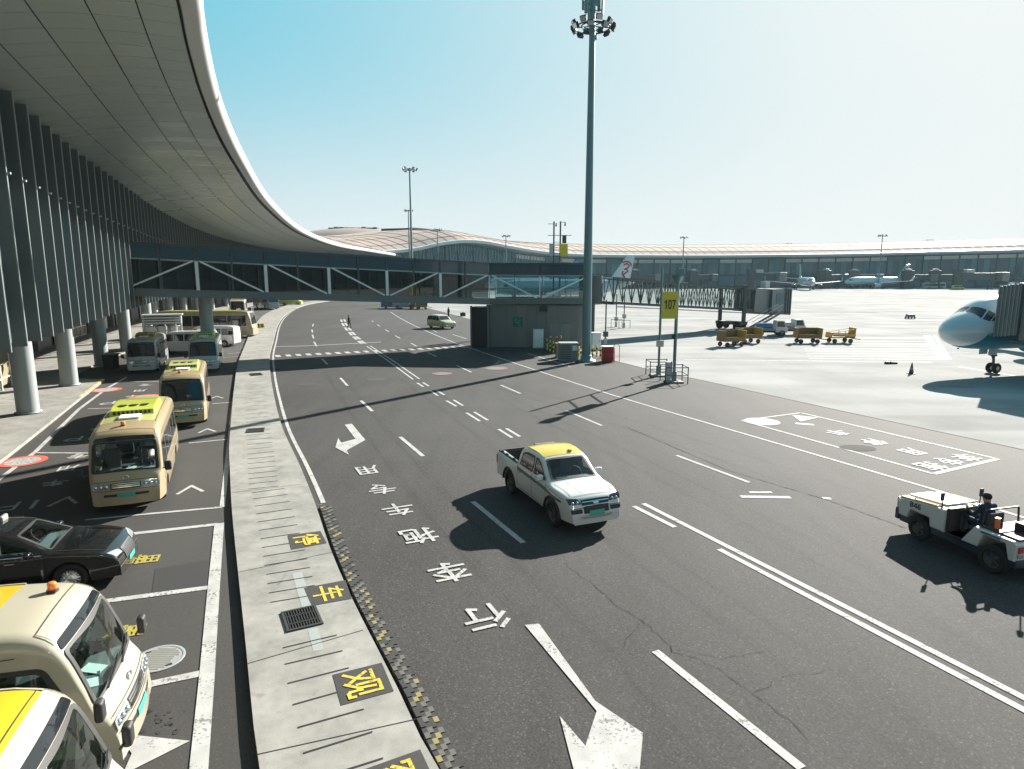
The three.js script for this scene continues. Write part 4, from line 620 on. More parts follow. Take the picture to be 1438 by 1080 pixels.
function cabin(parent, x0, x1, w, floorY, rows, dashX, dashY, wheelZ) { // floor, seats, dashboard, steering wheel seen through the glass
  part(parent, 'cabin_floor', box((x0 + x1) / 2, floorY, 0, x1 - x0, 0.05, w), M.seat);
  for (const [x, zs, sz] of rows) for (const z of zs) { const s = part(parent, 'seat', merge([box(x, floorY + 0.4, z, 0.5, 0.16, sz, 0, 0.05), box(x - 0.28, floorY + 0.78, z, 0.14, 0.72, sz, 0, 0.06)]), M.seat); part(s, 'headrest', box(x - 0.3, floorY + 1.2, z, 0.1, 0.2, sz * 0.6, 0, 0.04), M.grey); }
  part(parent, 'dashboard', box(dashX, dashY - 0.16, 0, 0.55, 0.34, w * 0.94, 0, 0.08), M.grey);
  const t = new THREE.TorusGeometry(0.2, 0.018, 8, 24); t.rotateY(Math.PI / 2); t.rotateZ(0.7); t.translate(dashX - 0.42, dashY + 0.03, wheelZ); part(parent, 'steering_wheel', t, M.plastic);
}
// ---------------------------------------------------------------- minibus
function minibus(label, pos, turn, c, group) {
  const o = thing('minibus', label, 'bus', pos, turn, group);
  const T = shell({ profile: [[-3.46, 0.34], [-3.5, 0.7], [-3.5, 1.2], [-3.46, 1.9], [-3.36, 2.36], [-3.15, 2.56], [-2.6, 2.62], [-1, 2.64], [0.8, 2.64], [2.1, 2.60], [2.55, 2.54], [2.78, 2.43], [2.95, 2.2], [3.12, 1.75], [3.26, 1.32], [3.36, 1.18], [3.45, 0.98], [3.5, 0.72], [3.5, 0.5], [3.44, 0.3]], sill: 0.32, axles: [2.28, -1.67], archR: 0.47, wheelR: 0.36, W: (x, y) => { const f = Math.max(0, (x - 2.75) / 0.75), r = Math.max(0, (-x - 3.2) / 0.3); return (1.03 - Math.max(0, y - 1.1) * 0.055 - Math.max(0, 0.6 - y) * 0.06) * (1 - 0.13 * f * f - 0.06 * r * r); }, crown: 0.07, round: 0.2, rows: 34, cols: 28 });
  const A = T.aOf, gl = c.open ? M.carPane : M.privacy;
  // windscreen with the dark band above it
  const wa = A(2.93), wb = A(3.265), wsTop = A(2.83);
  T.window(o, [[wa - 0.02, -0.86], [wb, -0.91], [wb, 0.91], [wa - 0.02, 0.86]], 0, gl, 'windshield', 0.07, 0.1);
  part(o, 'windshield_header', T.topPatch([[wsTop, -0.8], [wa - 0.03, -0.85], [wa - 0.03, 0.85], [wsTop, 0.8]], 0.006, 0.05), M.privacy);
  for (const s of [1, -1]) {
    T.window(o, [[1.78, 1.22], [3.02, 1.22], [2.93, 1.62], [2.72, 2.1], [1.78, 2.14]], s, gl, 'front_window', 0.07, 0.12);
    for (const [a, b] of [[0.62, 1.7], [-0.5, 0.56], [-1.6, -0.56], [-2.7, -1.66], [-3.35, -2.76]]) T.window(o, [[a, 1.28], [b, 1.28], [b, 2.16], [a, 2.16]], s, c.open ? M.carPane : M.privacy, 'side_window', 0.06, 0.06);
    part(o, 'waist_trim', T.sidePatch([[-3.4, 0.86], [2.9, 0.86], [2.9, 0.92], [-3.4, 0.92]], s, 0.01, 0.01), M.grey);
    const hl = part(o, 'headlight', T.topPatch([[A(3.49) - 0.22, s * 0.42], [A(3.49) - 0.2, s * 0.9], [A(3.49) - 0.02, s * 0.91], [A(3.49) - 0.04, s * 0.42]], 0.012, 0.05), M.lampGlass); for (const z of [0.52, 0.66, 0.8]) { const g = new THREE.SphereGeometry(0.055, 12, 8); const p = T.topPt(A(3.49) - 0.12, s * z, 0.0); g.translate(p.x, p.y, p.z); part(hl, 'lamp_bulb', g, M.chrome); }
    const mp = V3(3.32, 1.32, s * 1.0); const mi = part(o, 'mirror', box(3.38, 1.42, s * 1.17, 0.12, 0.32, 0.2, 0, 0.05), M.plastic); part(mi, 'mirror_arm', bar(mp, [3.36, 1.36, s * 1.1], 0.03), M.plastic);
    part(o, 'tail_light', T.topPatch([[A(-3.49) + 0.35, s * 0.75], [A(-3.49) + 0.75, s * 0.75], [A(-3.49) + 0.75, s * 0.95], [A(-3.49) + 0.35, s * 0.95]].map(q => [Math.min(q[0], 0.9), q[1]]), 0.01, 0.03), M.tail);
  }
  part(o, 'door', T.sidePatch([[0.7, 0.42], [1.6, 0.42], [1.6, 1.2], [0.7, 1.2]], 1, 0.006, 0.04), c.body);
  const fa = A(3.49); part(o, 'grille', merge([0, 1, 2].map(k => T.topPatch([[fa - 0.19 + k * 0.05, -0.38], [fa - 0.16 + k * 0.05, -0.38], [fa - 0.16 + k * 0.05, 0.38], [fa - 0.19 + k * 0.05, 0.38]], 0.014, 0.005))), M.chrome);
  part(o, 'grille_opening', T.topPatch([[fa - 0.21, -0.41], [fa - 0.02, -0.41], [fa - 0.02, 0.41], [fa - 0.21, 0.41]], 0.006, 0.02), M.plastic);
  part(o, 'number_plate', T.topPatch([[fa + 0.1, -0.24], [fa + 0.24, -0.24], [fa + 0.24, 0.24], [fa + 0.1, 0.24]], 0.022, 0.01), M.plate);
  part(o, 'bumper_intake', T.topPatch([[fa + 0.13, -0.6], [fa + 0.21, -0.6], [fa + 0.21, 0.6], [fa + 0.13, 0.6]], 0.008, 0.02), M.plastic);
  part(o, 'emblem', (() => { const p = T.topPt(fa - 0.36, 0, 0.008), g = new THREE.TorusGeometry(0.055, 0.014, 8, 20); g.scale(1.5, 1, 1); g.rotateY(Math.PI / 2); g.translate(p.x, p.y, p.z); return g; })(), M.chrome);
  part(o, 'wiper', merge([-0.1, 0.55].map(z => bar(T.topPt(wb - 0.01, z, 0.03), T.topPt(wb - 0.16, z - 0.75, 0.03), 0.02, 0.02))), M.plastic);
  for (const s of [1, -1]) seams(o, T, [[s, [1.74, 0.42], [1.74, 2.2]], [s, [0.6, 0.42], [0.6, 1.25]], [s, [2.9, 0.62], [1.78, 0.62]], [s, [-3.3, 0.6], [-2.2, 0.6]], [s, [-3.2, 2.3], [2.4, 2.3]]]);
  seams(o, T, [[0, [fa - 0.27, -0.86], [fa - 0.27, 0.86]], [0, [fa + 0.02, -0.86], [fa + 0.02, 0.86]], [0, [A(2.6), -0.8], [A(2.6), 0.8]], [0, [A(2.84), -0.84], [A(2.6), -0.8]], [0, [A(2.84), 0.84], [A(2.6), 0.8]]]);
  // roof colour, air conditioner, hatch, beacon
  const ra = A(-3.05), rb = A(c.roofTo ?? 2.5);
  part(o, 'roof_panel', T.topPatch([[ra, -0.76], [rb, -0.76], [rb, 0.76], [ra, 0.76]], 0.005, 0.05), c.roof);
  for (const s of [1, -1]) part(o, 'roof_gutter', merge([...Array(20)].map((_, i) => bar(T.topPt(ra + (rb - ra) * i / 20, s * 0.79, 0.012), T.topPt(ra + (rb - ra) * (i + 1) / 20, s * 0.79, 0.012), 0.025, 0.02))), c.body);
  const ax = c.acX || 0, ac = part(o, 'air_conditioner', ext([[-1.75, 2.62], [-1.55, 2.86], [-1.0, 2.92], [0.15, 2.92], [0.62, 2.84], [0.78, 2.62]].map(p => [p[0] + ax, p[1]]), 1.36, 0.05, 3), c.ac || c.roof);
  for (let i = 0; i < 9; i++) part(ac, 'vent', box(0.69 + ax, 2.775, -0.52 + i * 0.13, 0.06, 0.11, 0.075, 0), M.plastic);
  for (const z of [-0.33, 0, 0.33]) { const g = new THREE.CylinderGeometry(0.14, 0.14, 0.03, 20); g.translate(0.1 + ax, 2.925, z); part(ac, 'fan', g, M.plastic); }
  if (!ax) part(o, 'roof_hatch', box(1.28, 2.74, 0, 0.62, 0.07, 0.62, 0, 0.03), c.hatch || M.cabinet);
  const be = part(o, 'beacon', (() => { const g = lathe([[0, 0.12], [0.05, 0.115], [0.065, 0.09], [0.07, 0], [0, 0]], 18); g.translate(c.beX || 2.3, 2.68, c.beZ || 0.08); return g; })(), M.amber); part(be, 'beacon_base', (() => { const g = new THREE.CylinderGeometry(0.075, 0.085, 0.04, 18); g.translate(c.beX || 2.3, 2.66, c.beZ || 0.08); return g; })(), M.plastic);
  for (const s of [1, -1]) for (const x of [2.28, -1.67]) wheel(o, x, 0.36, s * 0.86, 0.36, 0.22, 6);
  for (const x of [2.28, -1.67]) part(o, 'axle', rod([x, 0.36, -0.8], [x, 0.36, 0.8], 0.07), M.plastic);
  if (c.open) {
    cabin(o, -3.2, 3.0, 1.84, 0.62, [[2.05, [-0.55, 0.55], 0.5], [1.0, [-0.55], 0.9], [0.1, [-0.5, 0.55], 0.8], [-0.8, [-0.5, 0.55], 0.8], [-1.7, [-0.5, 0.55], 0.8]], 2.98, 1.3, -0.52);
    for (const [x, y, z, r] of [[3.02, 1.33, 0.3, 0.4], [2.95, 1.33, -0.1, -0.3]]) { const g = box(0, 0, 0, 0.3, 0.012, 0.24, r); g.rotateZ(-0.15); g.translate(x, y, z); part(o, 'paper', g, M.paper); }
  }
  part(o, 'body', T.build(), c.body); o.scale.y = 0.93; for (const w of o.children) if (w.name === 'wheel') { w.scale.y = 1 / 0.93; w.position.y = 0.36 / 0.93; } return o;
}
const H = (a, b) => { const l = Math.hypot(a, b); return turnOf(a / l, b / l); };
const lotTurn = H(0.40, 0.92), bayTurn = H(0.955, -0.29);
const atNose = (pt, turn, d) => [pt[0] - Math.cos(turn) * d, 0.012, pt[1] + Math.sin(turn) * d];
{
  const tanBus = { body: M.tan, roof: M.paleLime, roofTo: 1.75, ac: M.lime };
  minibus('tan minibus with pale lime roof, leading the line in the bus bays', atNose(G(181, 719), lotTurn, 3.45), lotTurn, { ...tanBus, open: true });
  minibus('tan minibus with pale lime roof, parked close behind another tan minibus', atNose(G(259, 601), lotTurn, 3.45), lotTurn, { body: M.tan, roof: M.paleLime, roofTo: 1.75, ac: M.paleLime });
  const t3 = H(0.36, 0.93); minibus('silver minibus with yellow roof parked in shade beside the columns', atNose(G(200, 525), t3, 3.45), t3, { body: M.silver, roof: M.roofYellow, roofTo: 2.3 });
  minibus('green-roofed minibus in the shade under the footbridge', atNose(G(287, 524), t3, 3.45), t3, { body: M.silver, roof: M.greenRoof, roofTo: 2.3 });
  minibus('cream minibus with broad yellow roof stripe parked nose out beside the black sedan', [-5.95 - 3.4 * 0.955, 0.012, -9.2 + 3.4 * 0.29], bayTurn, { body: M.cream, roof: M.roofYellow, roofTo: 1.95, ac: mat(0.62, 0.52, 0.12, 0.35), acX: 0.85, beX: 2.45, beZ: -0.35, open: true });
  minibus('cream minibus with all-yellow roof standing alongside the cream striped minibus', [-4.62 - 3.4 * 0.955, 0.012, -6.5 + 3.4 * 0.29], bayTurn, { body: M.cream, roof: M.roofYellow, roofTo: 2.66, beX: 2.4, beZ: -0.1, open: true });
}
// ---------------------------------------------------------------- pickup truck
{
  const f = G(783, 741), r = G(717, 690), hx = f[0] - r[0], hz = f[1] - r[1], turn = H(hx, hz), l = Math.hypot(hx, hz), ux = hx / l, uz = hz / l;
  // those wheels are on the right side (z = +0.8)
  const cx = (f[0] + r[0]) / 2 - (-uz) * 0.8, cz = (f[1] + r[1]) / 2 - ux * 0.8;
  const o = thing('pickup_truck', 'white double-cab pickup with yellow roof and dark green side stripe', 'pickup', [cx - ux * 0.105, Y.road, cz - uz * 0.105], turn);
  const T = shell({ profile: [[-2.6, 0.5], [-2.66, 0.6], [-2.66, 0.78], [-2.65, 1.06], [-2.58, 1.15], [-1.8, 1.16], [-0.98, 1.16], [-0.9, 1.24], [-0.85, 1.5], [-0.76, 1.70], [-0.5, 1.79], [-0.05, 1.82], [0.35, 1.80], [0.66, 1.71], [1.0, 1.46], [1.36, 1.21], [1.48, 1.17], [2.0, 1.13], [2.32, 1.06], [2.48, 0.97], [2.58, 0.8], [2.65, 0.62], [2.65, 0.48], [2.56, 0.34]], sill: 0.38, axles: [1.68, -1.47], archR: 0.48, wheelR: 0.39, W: (x, y) => { const f = Math.max(0, (x - 1.75) / 0.9), b = sm(1.1, 1.26, y) * 0.06, ar = Math.max(Math.exp(-(((x - 1.68) / 0.5) ** 2)), Math.exp(-(((x + 1.47) / 0.5) ** 2))) * 0.035 * (1 - sm(0.9, 1.1, y)); return (0.91 + ar - b - Math.max(0, y - 1.18) * 0.2 - Math.max(0, 0.6 - y) * 0.1) * (1 - 0.17 * f * f); }, crown: 0.035, round: 0.09, rows: 28, cols: 24, cell: 0.06 });
  const A = T.aOf, gl = M.carPane;
  T.window(o, [[A(0.68), -0.64], [A(1.35), -0.77], [A(1.35), 0.77], [A(0.68), 0.64]], 0, gl, 'windshield', 0.06, 0.08);
  T.window(o, [[A(-0.86), -0.6], [A(-0.76), -0.58], [A(-0.76), 0.58], [A(-0.86), 0.6]], 0, M.privacy, 'rear_window', 0.03, 0.04);
  for (const s of [1, -1]) {
    T.window(o, [[0.3, 1.2], [1.18, 1.2], [0.72, 1.57], [0.5, 1.68], [0.3, 1.69]], s, gl, 'front_window', 0.045, 0.05);
    T.window(o, [[-0.74, 1.21], [0.24, 1.2], [0.24, 1.7], [-0.3, 1.69], [-0.64, 1.6]], s, M.privacy, 'rear_door_window', 0.045, 0.06);
    part(o, 'green_stripe', T.sidePatch([[-0.8, 1.12], [1.2, 1.04], [2.2, 0.93], [2.2, 0.86], [1.2, 0.94], [-0.8, 1.0]], s, 0.006, 0.02), M.greenStripe);
    for (const [a, b] of [[0.28, 1.2], [-0.74, 0.26]]) { const d = part(o, 'door', T.sidePatch([[a, 0.46], [b, 0.46], [b, 0.85], [a, 0.88]], s, 0.0045, 0.05), M.wPaint); part(d, 'handle', T.sidePatch([[a + 0.06, 0.97], [a + 0.24, 0.97], [a + 0.24, 1.0], [a + 0.06, 1.0]], s, 0.03, 0.01), M.chrome); }
    const hl2 = part(o, 'headlight', T.topPatch([[A(2.36) + 0.02, s * 0.86], [A(2.5) + 0.06, s * 0.82], [A(2.5) + 0.09, s * 0.44], [A(2.45), s * 0.52]], 0.01, 0.04), M.privacy); for (const z of [0.56, 0.7]) { const g = new THREE.SphereGeometry(0.05, 12, 8), p = T.topPt(A(2.5) + 0.035, s * z, 0.005); g.translate(p.x, p.y, p.z); part(hl2, 'lamp_bulb', g, M.lampGlass); }
    part(o, 'fog_lamp_recess', T.topPatch([[A(2.6), s * 0.44], [A(2.6), s * 0.8], [A(2.6) + 0.12, s * 0.78], [A(2.6) + 0.12, s * 0.44]], 0.008, 0.03), M.plastic);
    part(o, 'tail_light', T.sidePatch([[-2.62, 0.78], [-2.5, 0.78], [-2.5, 1.08], [-2.61, 1.08]], s, 0.012, 0.03), M.tail);
    const m = part(o, 'mirror', box(1.0, 1.26, s * 1.0, 0.13, 0.19, 0.24, 0, 0.05), M.wPaint); part(m, 'mirror_glass', box(0.925, 1.26, s * 1.0, 0.01, 0.14, 0.19), M.chrome);
    part(o, 'bed_rail', box(-1.78, 1.18, s * 0.80, 1.62, 0.05, 0.09, 0, 0.02), M.plastic);
    for (const x of [-1.3, -1.9, -2.3]) part(o, 'tie_hook', box(x, 1.22, s * 0.8, 0.18, 0.05, 0.05, 0, 0.02), M.plastic);
    for (const x of [1.68, -1.47]) { wheel(o, x, 0.39, s * 0.8, 0.39, 0.26, 6, M.hub); part(o, 'arch_trim', (() => { const g = new THREE.TorusGeometry(0.49, 0.035, 8, 28, Math.PI); g.translate(x, 0.39, s * 0.925); return g; })(), M.plastic); }
  }
  T.hole([[A(-2.52), -0.72], [A(-1.02), -0.72], [A(-1.02), 0.72], [A(-2.52), 0.72]]);
  part(o, 'load_bed', merge([box(-1.77, 0.68, 0, 1.62, 0.04, 1.56), box(-2.56, 0.9, 0, 0.05, 0.44, 1.56), box(-0.98, 0.9, 0, 0.05, 0.44, 1.56), box(-1.77, 0.9, 0.77, 1.62, 0.44, 0.05), box(-1.77, 0.9, -0.77, 1.62, 0.44, 0.05)]), M.plastic);
  part(o, 'bed_end_rail', merge([box(-2.56, 1.18, 0, 0.08, 0.05, 1.6), box(-1.0, 1.18, 0, 0.08, 0.05, 1.6)]), M.plastic);
  part(o, 'roof_panel', T.topPatch([[A(-0.7), -0.66], [A(-0.2), -0.69], [A(0.6), -0.66], [A(0.6), 0.66], [A(-0.2), 0.69], [A(-0.7), 0.66]], 0.006, 0.08), paintM(0.52, 0.41, 0.03), { label: 'yellow cab roof' });
  part(o, 'antenna', rod([-0.55, 1.8, 0.4], [-0.85, 2.05, 0.4], 0.008), M.plastic);
  part(o, 'beacon', box(0.46, 1.83, -0.3, 0.14, 0.06, 0.1, 0, 0.02), M.amber);
  const gr = part(o, 'grille', T.topPatch([[A(2.5) - 0.02, -0.46], [A(2.58) + 0.1, -0.38], [A(2.58) + 0.1, 0.38], [A(2.5) - 0.02, 0.46]], 0.012, 0.04), M.plastic);
  part(gr, 'grille_bar', merge([0.03, 0.13].map(k => T.topPatch([[A(2.5) + k, -0.42], [A(2.5) + k + 0.025, -0.42], [A(2.5) + k + 0.025, 0.42], [A(2.5) + k, 0.42]], 0.022, 0.006))), M.chrome);
  part(gr, 'emblem', T.topPatch([[A(2.5) + 0.06, -0.1], [A(2.5) + 0.13, -0.07], [A(2.5) + 0.13, 0.07], [A(2.5) + 0.06, 0.1]], 0.03, 0.03), M.chrome);
  part(o, 'number_plate', T.topPatch([[A(2.61) + 0.05, -0.24], [A(2.61) + 0.18, -0.24], [A(2.61) + 0.18, 0.24], [A(2.61) + 0.05, 0.24]], 0.025, 0.01), M.plate);
  part(o, 'bumper_intake', T.topPatch([[A(2.6), -0.4], [A(2.6) + 0.14, -0.4], [A(2.6) + 0.14, 0.4], [A(2.6), 0.4]], 0.008, 0.02), M.plastic); part(o, 'skid_plate', T.topPatch([[A(2.62) + 0.14, -0.5], [A(2.62) + 0.22, -0.45], [A(2.62) + 0.22, 0.45], [A(2.62) + 0.14, 0.5]], 0.02, 0.02), M.rim);
  part(o, 'hood_crease', merge([-0.36, 0.36].map(z => T.topPatch([[A(1.5), z - 0.012], [A(2.3), z * 0.8 - 0.012], [A(2.3), z * 0.8 + 0.012], [A(1.5), z + 0.012]], 0.004, 0.004))), M.wPaint);
  for (const s of [1, -1]) seams(o, T, [[s, [1.26, 0.46], [1.26, 1.16]], [s, [0.27, 0.42], [0.27, 1.16]], [s, [-0.8, 0.5], [-0.8, 1.18]], [s, [1.26, 0.44], [-0.7, 0.44]], [s, [1.5, 1.08], [2.3, 0.99]]]);
  seams(o, T, [[0, [A(1.46), -0.74], [A(2.36), -0.66]], [0, [A(1.46), 0.74], [A(2.36), 0.66]], [0, [A(2.36), -0.66], [A(2.36), 0.66]], [0, [A(2.6) - 0.02, -0.8], [A(2.6) - 0.02, 0.8]]]);
  cabin(o, -0.7, 1.3, 1.5, 0.5, [[0.3, [-0.38, 0.38], 0.5], [-0.45, [0], 1.2]], 1.12, 1.16, -0.38);
  { const g = box(1.05, 1.18, 0.25, 0.22, 0.01, 0.34); part(o, 'paper', g, M.paper); }
  part(o, 'body', T.build(), M.wPaint);
}
// ---------------------------------------------------------------- black sedan
{
  const w = G(103, 829), turn = bayTurn, ux = 0.955, uz = -0.29; const f = [w[0] - (-uz) * 0.82, w[1] - ux * 0.82];
  const o = thing('sedan', 'black sedan with multi-spoke wheels parked nose out beside the minibuses', 'sedan', [f[0] - ux * 1.56, 0.012, f[1] - uz * 1.56], turn);
  const T = shell({ profile: [[-2.5, 0.36], [-2.56, 0.55], [-2.55, 0.8], [-2.45, 0.99], [-2.1, 1.05], [-1.85, 1.08], [-1.3, 1.3], [-0.8, 1.44], [-0.3, 1.49], [0.15, 1.47], [0.5, 1.38], [0.85, 1.2], [1.2, 1.02], [1.35, 0.99], [1.9, 0.93], [2.3, 0.84], [2.47, 0.72], [2.55, 0.52], [2.54, 0.34], [2.45, 0.2]], sill: 0.22, axles: [1.56, -1.5], archR: 0.42, wheelR: 0.35, W: (x, y) => { const f = Math.max(0, (x - 1.7) / 0.85), r = Math.max(0, (-x - 2.0) / 0.55); return (0.95 - sm(0.94, 1.04, y) * 0.06 - Math.max(0, y - 1.0) * 0.44 - Math.max(0, 0.5 - y) * 0.12) * (1 - 0.16 * f * f - 0.08 * r * r); }, crown: 0.04, round: 0.08, rows: 26, cols: 24, cell: 0.055 });
  const A = T.aOf;
  T.window(o, [[A(0.48), -0.58], [A(1.2), -0.74], [A(1.2), 0.74], [A(0.48), 0.58]], 0, M.carPane, 'windshield', 0.06, 0.08);
  T.window(o, [[A(-1.8), -0.6], [A(-0.95), -0.56], [A(-0.95), 0.56], [A(-1.8), 0.6]], 0, M.carPane, 'rear_window', 0.05, 0.08);
  part(o, 'sunroof', T.topPatch([[A(-0.55), -0.42], [A(0.3), -0.42], [A(0.3), 0.42], [A(-0.55), 0.42]], 0.004, 0.05), M.privacy);
  for (const s of [1, -1]) {
    T.window(o, [[-0.02, 1.04], [0.98, 1.02], [0.5, 1.29], [0.1, 1.38], [-0.02, 1.39]], s, M.carPane, 'front_window', 0.04, 0.04);
    T.window(o, [[-1.3, 1.06], [-0.1, 1.04], [-0.1, 1.39], [-0.6, 1.36], [-1.1, 1.22]], s, M.carPane, 'rear_door_window', 0.04, 0.05);
    part(o, 'window_trim', T.sidePatch([[-1.45, 1.015], [1.05, 0.985], [1.05, 1.0], [-1.45, 1.03]], s, 0.012, 0.004), M.chrome);
    for (const x of [0.62, -0.42]) part(o, 'door_handle', T.sidePatch([[x - 0.28, 0.86], [x - 0.08, 0.86], [x - 0.08, 0.885], [x - 0.28, 0.885]], s, 0.02, 0.01), M.chrome);
    part(o, 'headlight', T.topPatch([[A(2.3) + 0.0, s * 0.84], [A(2.47) + 0.02, s * 0.78], [A(2.47) + 0.06, s * 0.42], [A(2.42), s * 0.48]], 0.008, 0.03), M.lampGlass);
    part(o, 'bumper_trim', T.topPatch([[A(2.545) + 0.05, s * 0.4], [A(2.545) + 0.08, s * 0.8], [A(2.545) + 0.11, s * 0.8], [A(2.545) + 0.09, s * 0.4]], 0.012, 0.01), M.chrome);
    const m = part(o, 'mirror', box(0.82, 1.06, s * 1.0, 0.12, 0.13, 0.22, 0, 0.05), M.blackCar); part(m, 'mirror_glass', box(0.755, 1.06, s * 1.0, 0.008, 0.1, 0.18), M.chrome);
    part(o, 'side_vent', T.sidePatch([[1.02, 0.4], [1.06, 0.4], [1.06, 0.66], [1.02, 0.66]], s, 0.01, 0.01), M.chrome);
    for (const x of [1.56, -1.5]) wheel(o, x, 0.35, s * 0.82, 0.35, 0.25, 16, M.chrome);
  }
  const gr = part(o, 'grille', T.topPatch([[A(2.47) - 0.04, -0.4], [A(2.54) + 0.12, -0.36], [A(2.54) + 0.12, 0.36], [A(2.47) - 0.04, 0.4]], 0.012, 0.06), M.plastic);
  part(gr, 'grille_bar', merge([...Array(9)].map((_, i) => T.topPatch([[A(2.47), -0.36 + i * 0.09 - 0.012], [A(2.54) + 0.1, -0.36 + i * 0.09 - 0.012], [A(2.54) + 0.1, -0.36 + i * 0.09 + 0.012], [A(2.47), -0.36 + i * 0.09 + 0.012]], 0.02, 0.004))), M.chrome);
  part(o, 'number_plate', T.topPatch([[A(2.545) + 0.06, -0.22], [A(2.545) + 0.19, -0.22], [A(2.545) + 0.19, 0.22], [A(2.545) + 0.06, 0.22]], 0.03, 0.01), M.plate);
  for (const s of [1, -1]) seams(o, T, [[s, [1.1, 0.34], [1.1, 0.96]], [s, [-0.05, 0.3], [-0.05, 0.98]], [s, [-1.25, 0.6], [-1.35, 1.0]], [s, [1.1, 0.3], [-1.0, 0.3]]], M.slot);
  seams(o, T, [[0, [A(1.3), -0.76], [A(2.3), -0.7]], [0, [A(1.3), 0.76], [A(2.3), 0.7]]], M.slot);
  cabin(o, -1.5, 1.1, 1.5, 0.34, [[0.2, [-0.38, 0.38], 0.52], [-0.9, [0], 1.3]], 0.98, 1.0, -0.38);
  part(o, 'body', T.build(), M.blackCar); o.scale.y = 0.95;
}
// ---------------------------------------------------------------- smaller vehicles: vans, far cars, buses
function van(name, label, cat, pos, turn, c, group) {
  const k = c.scale || 1, o = thing(name, label, cat, pos, turn, group);
  const T = shell({ profile: c.profile, sill: 0.3, axles: c.axles, archR: c.archR || 0.4, wheelR: c.wr || 0.33, W: (x, y) => { const f = Math.max(0, (x - c.profile[c.profile.length - 1][0] + 0.7) / 0.7); return (c.w - Math.max(0, y - (c.belt || 1)) * (c.tumble || 0.12)) * (1 - 0.12 * f * f); }, crown: 0.04, round: 0.1, rows: 16, cols: 14, cell: 0.14 });
  const A = T.aOf; T.window(o, [[A(c.ws[0]), -c.w * 0.74], [A(c.ws[1]), -c.w * 0.82], [A(c.ws[1]), c.w * 0.82], [A(c.ws[0]), c.w * 0.74]], 0, M.privacy, 'windshield', 0.05, 0.05);
  for (const s of [1, -1]) { for (const q of c.wins) T.window(o, [[q[0], q[2]], [q[1], q[2]], [q[4] ?? q[1], q[3]], [q[0], q[3]]], s, M.privacy, 'side_window', 0.04, 0.05);
    part(o, 'headlight', T.topPatch([[A(c.hl) - 0.02, s * c.w * 0.45], [A(c.hl) + 0.16, s * c.w * 0.45], [A(c.hl) + 0.16, s * c.w * 0.82], [A(c.hl) - 0.02, s * c.w * 0.82]], 0.01, 0.04), M.lampGlass);
    part(o, 'tail_light', T.sidePatch([[c.profile[0][0] + 0.03, 0.8], [c.profile[0][0] + 0.2, 0.8], [c.profile[0][0] + 0.2, 1.1], [c.profile[0][0] + 0.03, 1.1]], s, 0.01, 0.02), M.tail);
    for (const x of c.axles) wheel(o, x, c.wr || 0.33, s * (c.w - 0.12), c.wr || 0.33, 0.22, 5); }
  if (c.roof) part(o, 'roof_panel', T.topPatch([[A(c.roof[0]), -c.w * 0.72], [A(c.roof[1]), -c.w * 0.72], [A(c.roof[1]), c.w * 0.72], [A(c.roof[0]), c.w * 0.72]], 0.006, 0.05), c.roofM);
  if (c.band) for (const s of [1, -1]) part(o, 'colour_band', T.sidePatch([[c.band[0], c.band[2]], [c.band[1], c.band[2]], [c.band[1], c.band[3]], [c.band[0], c.band[3]]], s, 0.006, 0.02), c.bandM);
  part(o, 'body', T.build(), c.body); return o;
}
const suv = { profile: [[-2.2, 0.35], [-2.28, 0.7], [-2.25, 1.1], [-2.05, 1.6], [-1.8, 1.72], [0, 1.76], [0.4, 1.68], [1.05, 1.15], [1.2, 1.08], [2.0, 0.98], [2.22, 0.8], [2.28, 0.5], [2.2, 0.3]], axles: [1.4, -1.35], w: 0.92, belt: 1.05, tumble: 0.22, ws: [0.45, 1.05], wins: [[-2.0, -0.9, 1.15, 1.62], [-0.82, 0.0, 1.13, 1.64], [0.08, 0.9, 1.12, 1.62, 0.45]], hl: 2.2 };
const vanC = { profile: [[-2.5, 0.35], [-2.56, 0.8], [-2.55, 1.5], [-2.45, 1.9], [-2.2, 2.0], [0, 2.04], [1.2, 1.98], [1.4, 1.9], [1.95, 1.2], [2.15, 1.05], [2.5, 0.9], [2.56, 0.5], [2.5, 0.3]], axles: [1.6, -1.5], w: 0.95, belt: 1.1, tumble: 0.1, ws: [1.42, 1.95], wins: [[-2.4, -1.3, 1.2, 1.8], [-1.2, -0.1, 1.2, 1.82], [0, 0.8, 1.2, 1.82], [0.9, 1.75, 1.2, 1.8, 1.35]], hl: 2.5 };
const coachC = { profile: [[-5.2, 0.4], [-5.3, 1.0], [-5.3, 2.2], [-5.2, 2.85], [-4.9, 3.0], [0, 3.05], [4.4, 3.0], [4.8, 2.9], [5.0, 2.5], [5.2, 1.4], [5.28, 1.1], [5.3, 0.6], [5.25, 0.35]], axles: [3.2, -2.6], w: 1.22, belt: 1.4, tumble: 0.04, ws: [4.85, 5.18], wins: [[-5.0, -3.2, 1.4, 2.55], [-3.1, -1.3, 1.4, 2.55], [-1.2, 0.6, 1.4, 2.55], [0.7, 2.5, 1.4, 2.55], [2.6, 4.6, 1.4, 2.55]], hl: 5.27, wr: 0.48, archR: 0.58 };
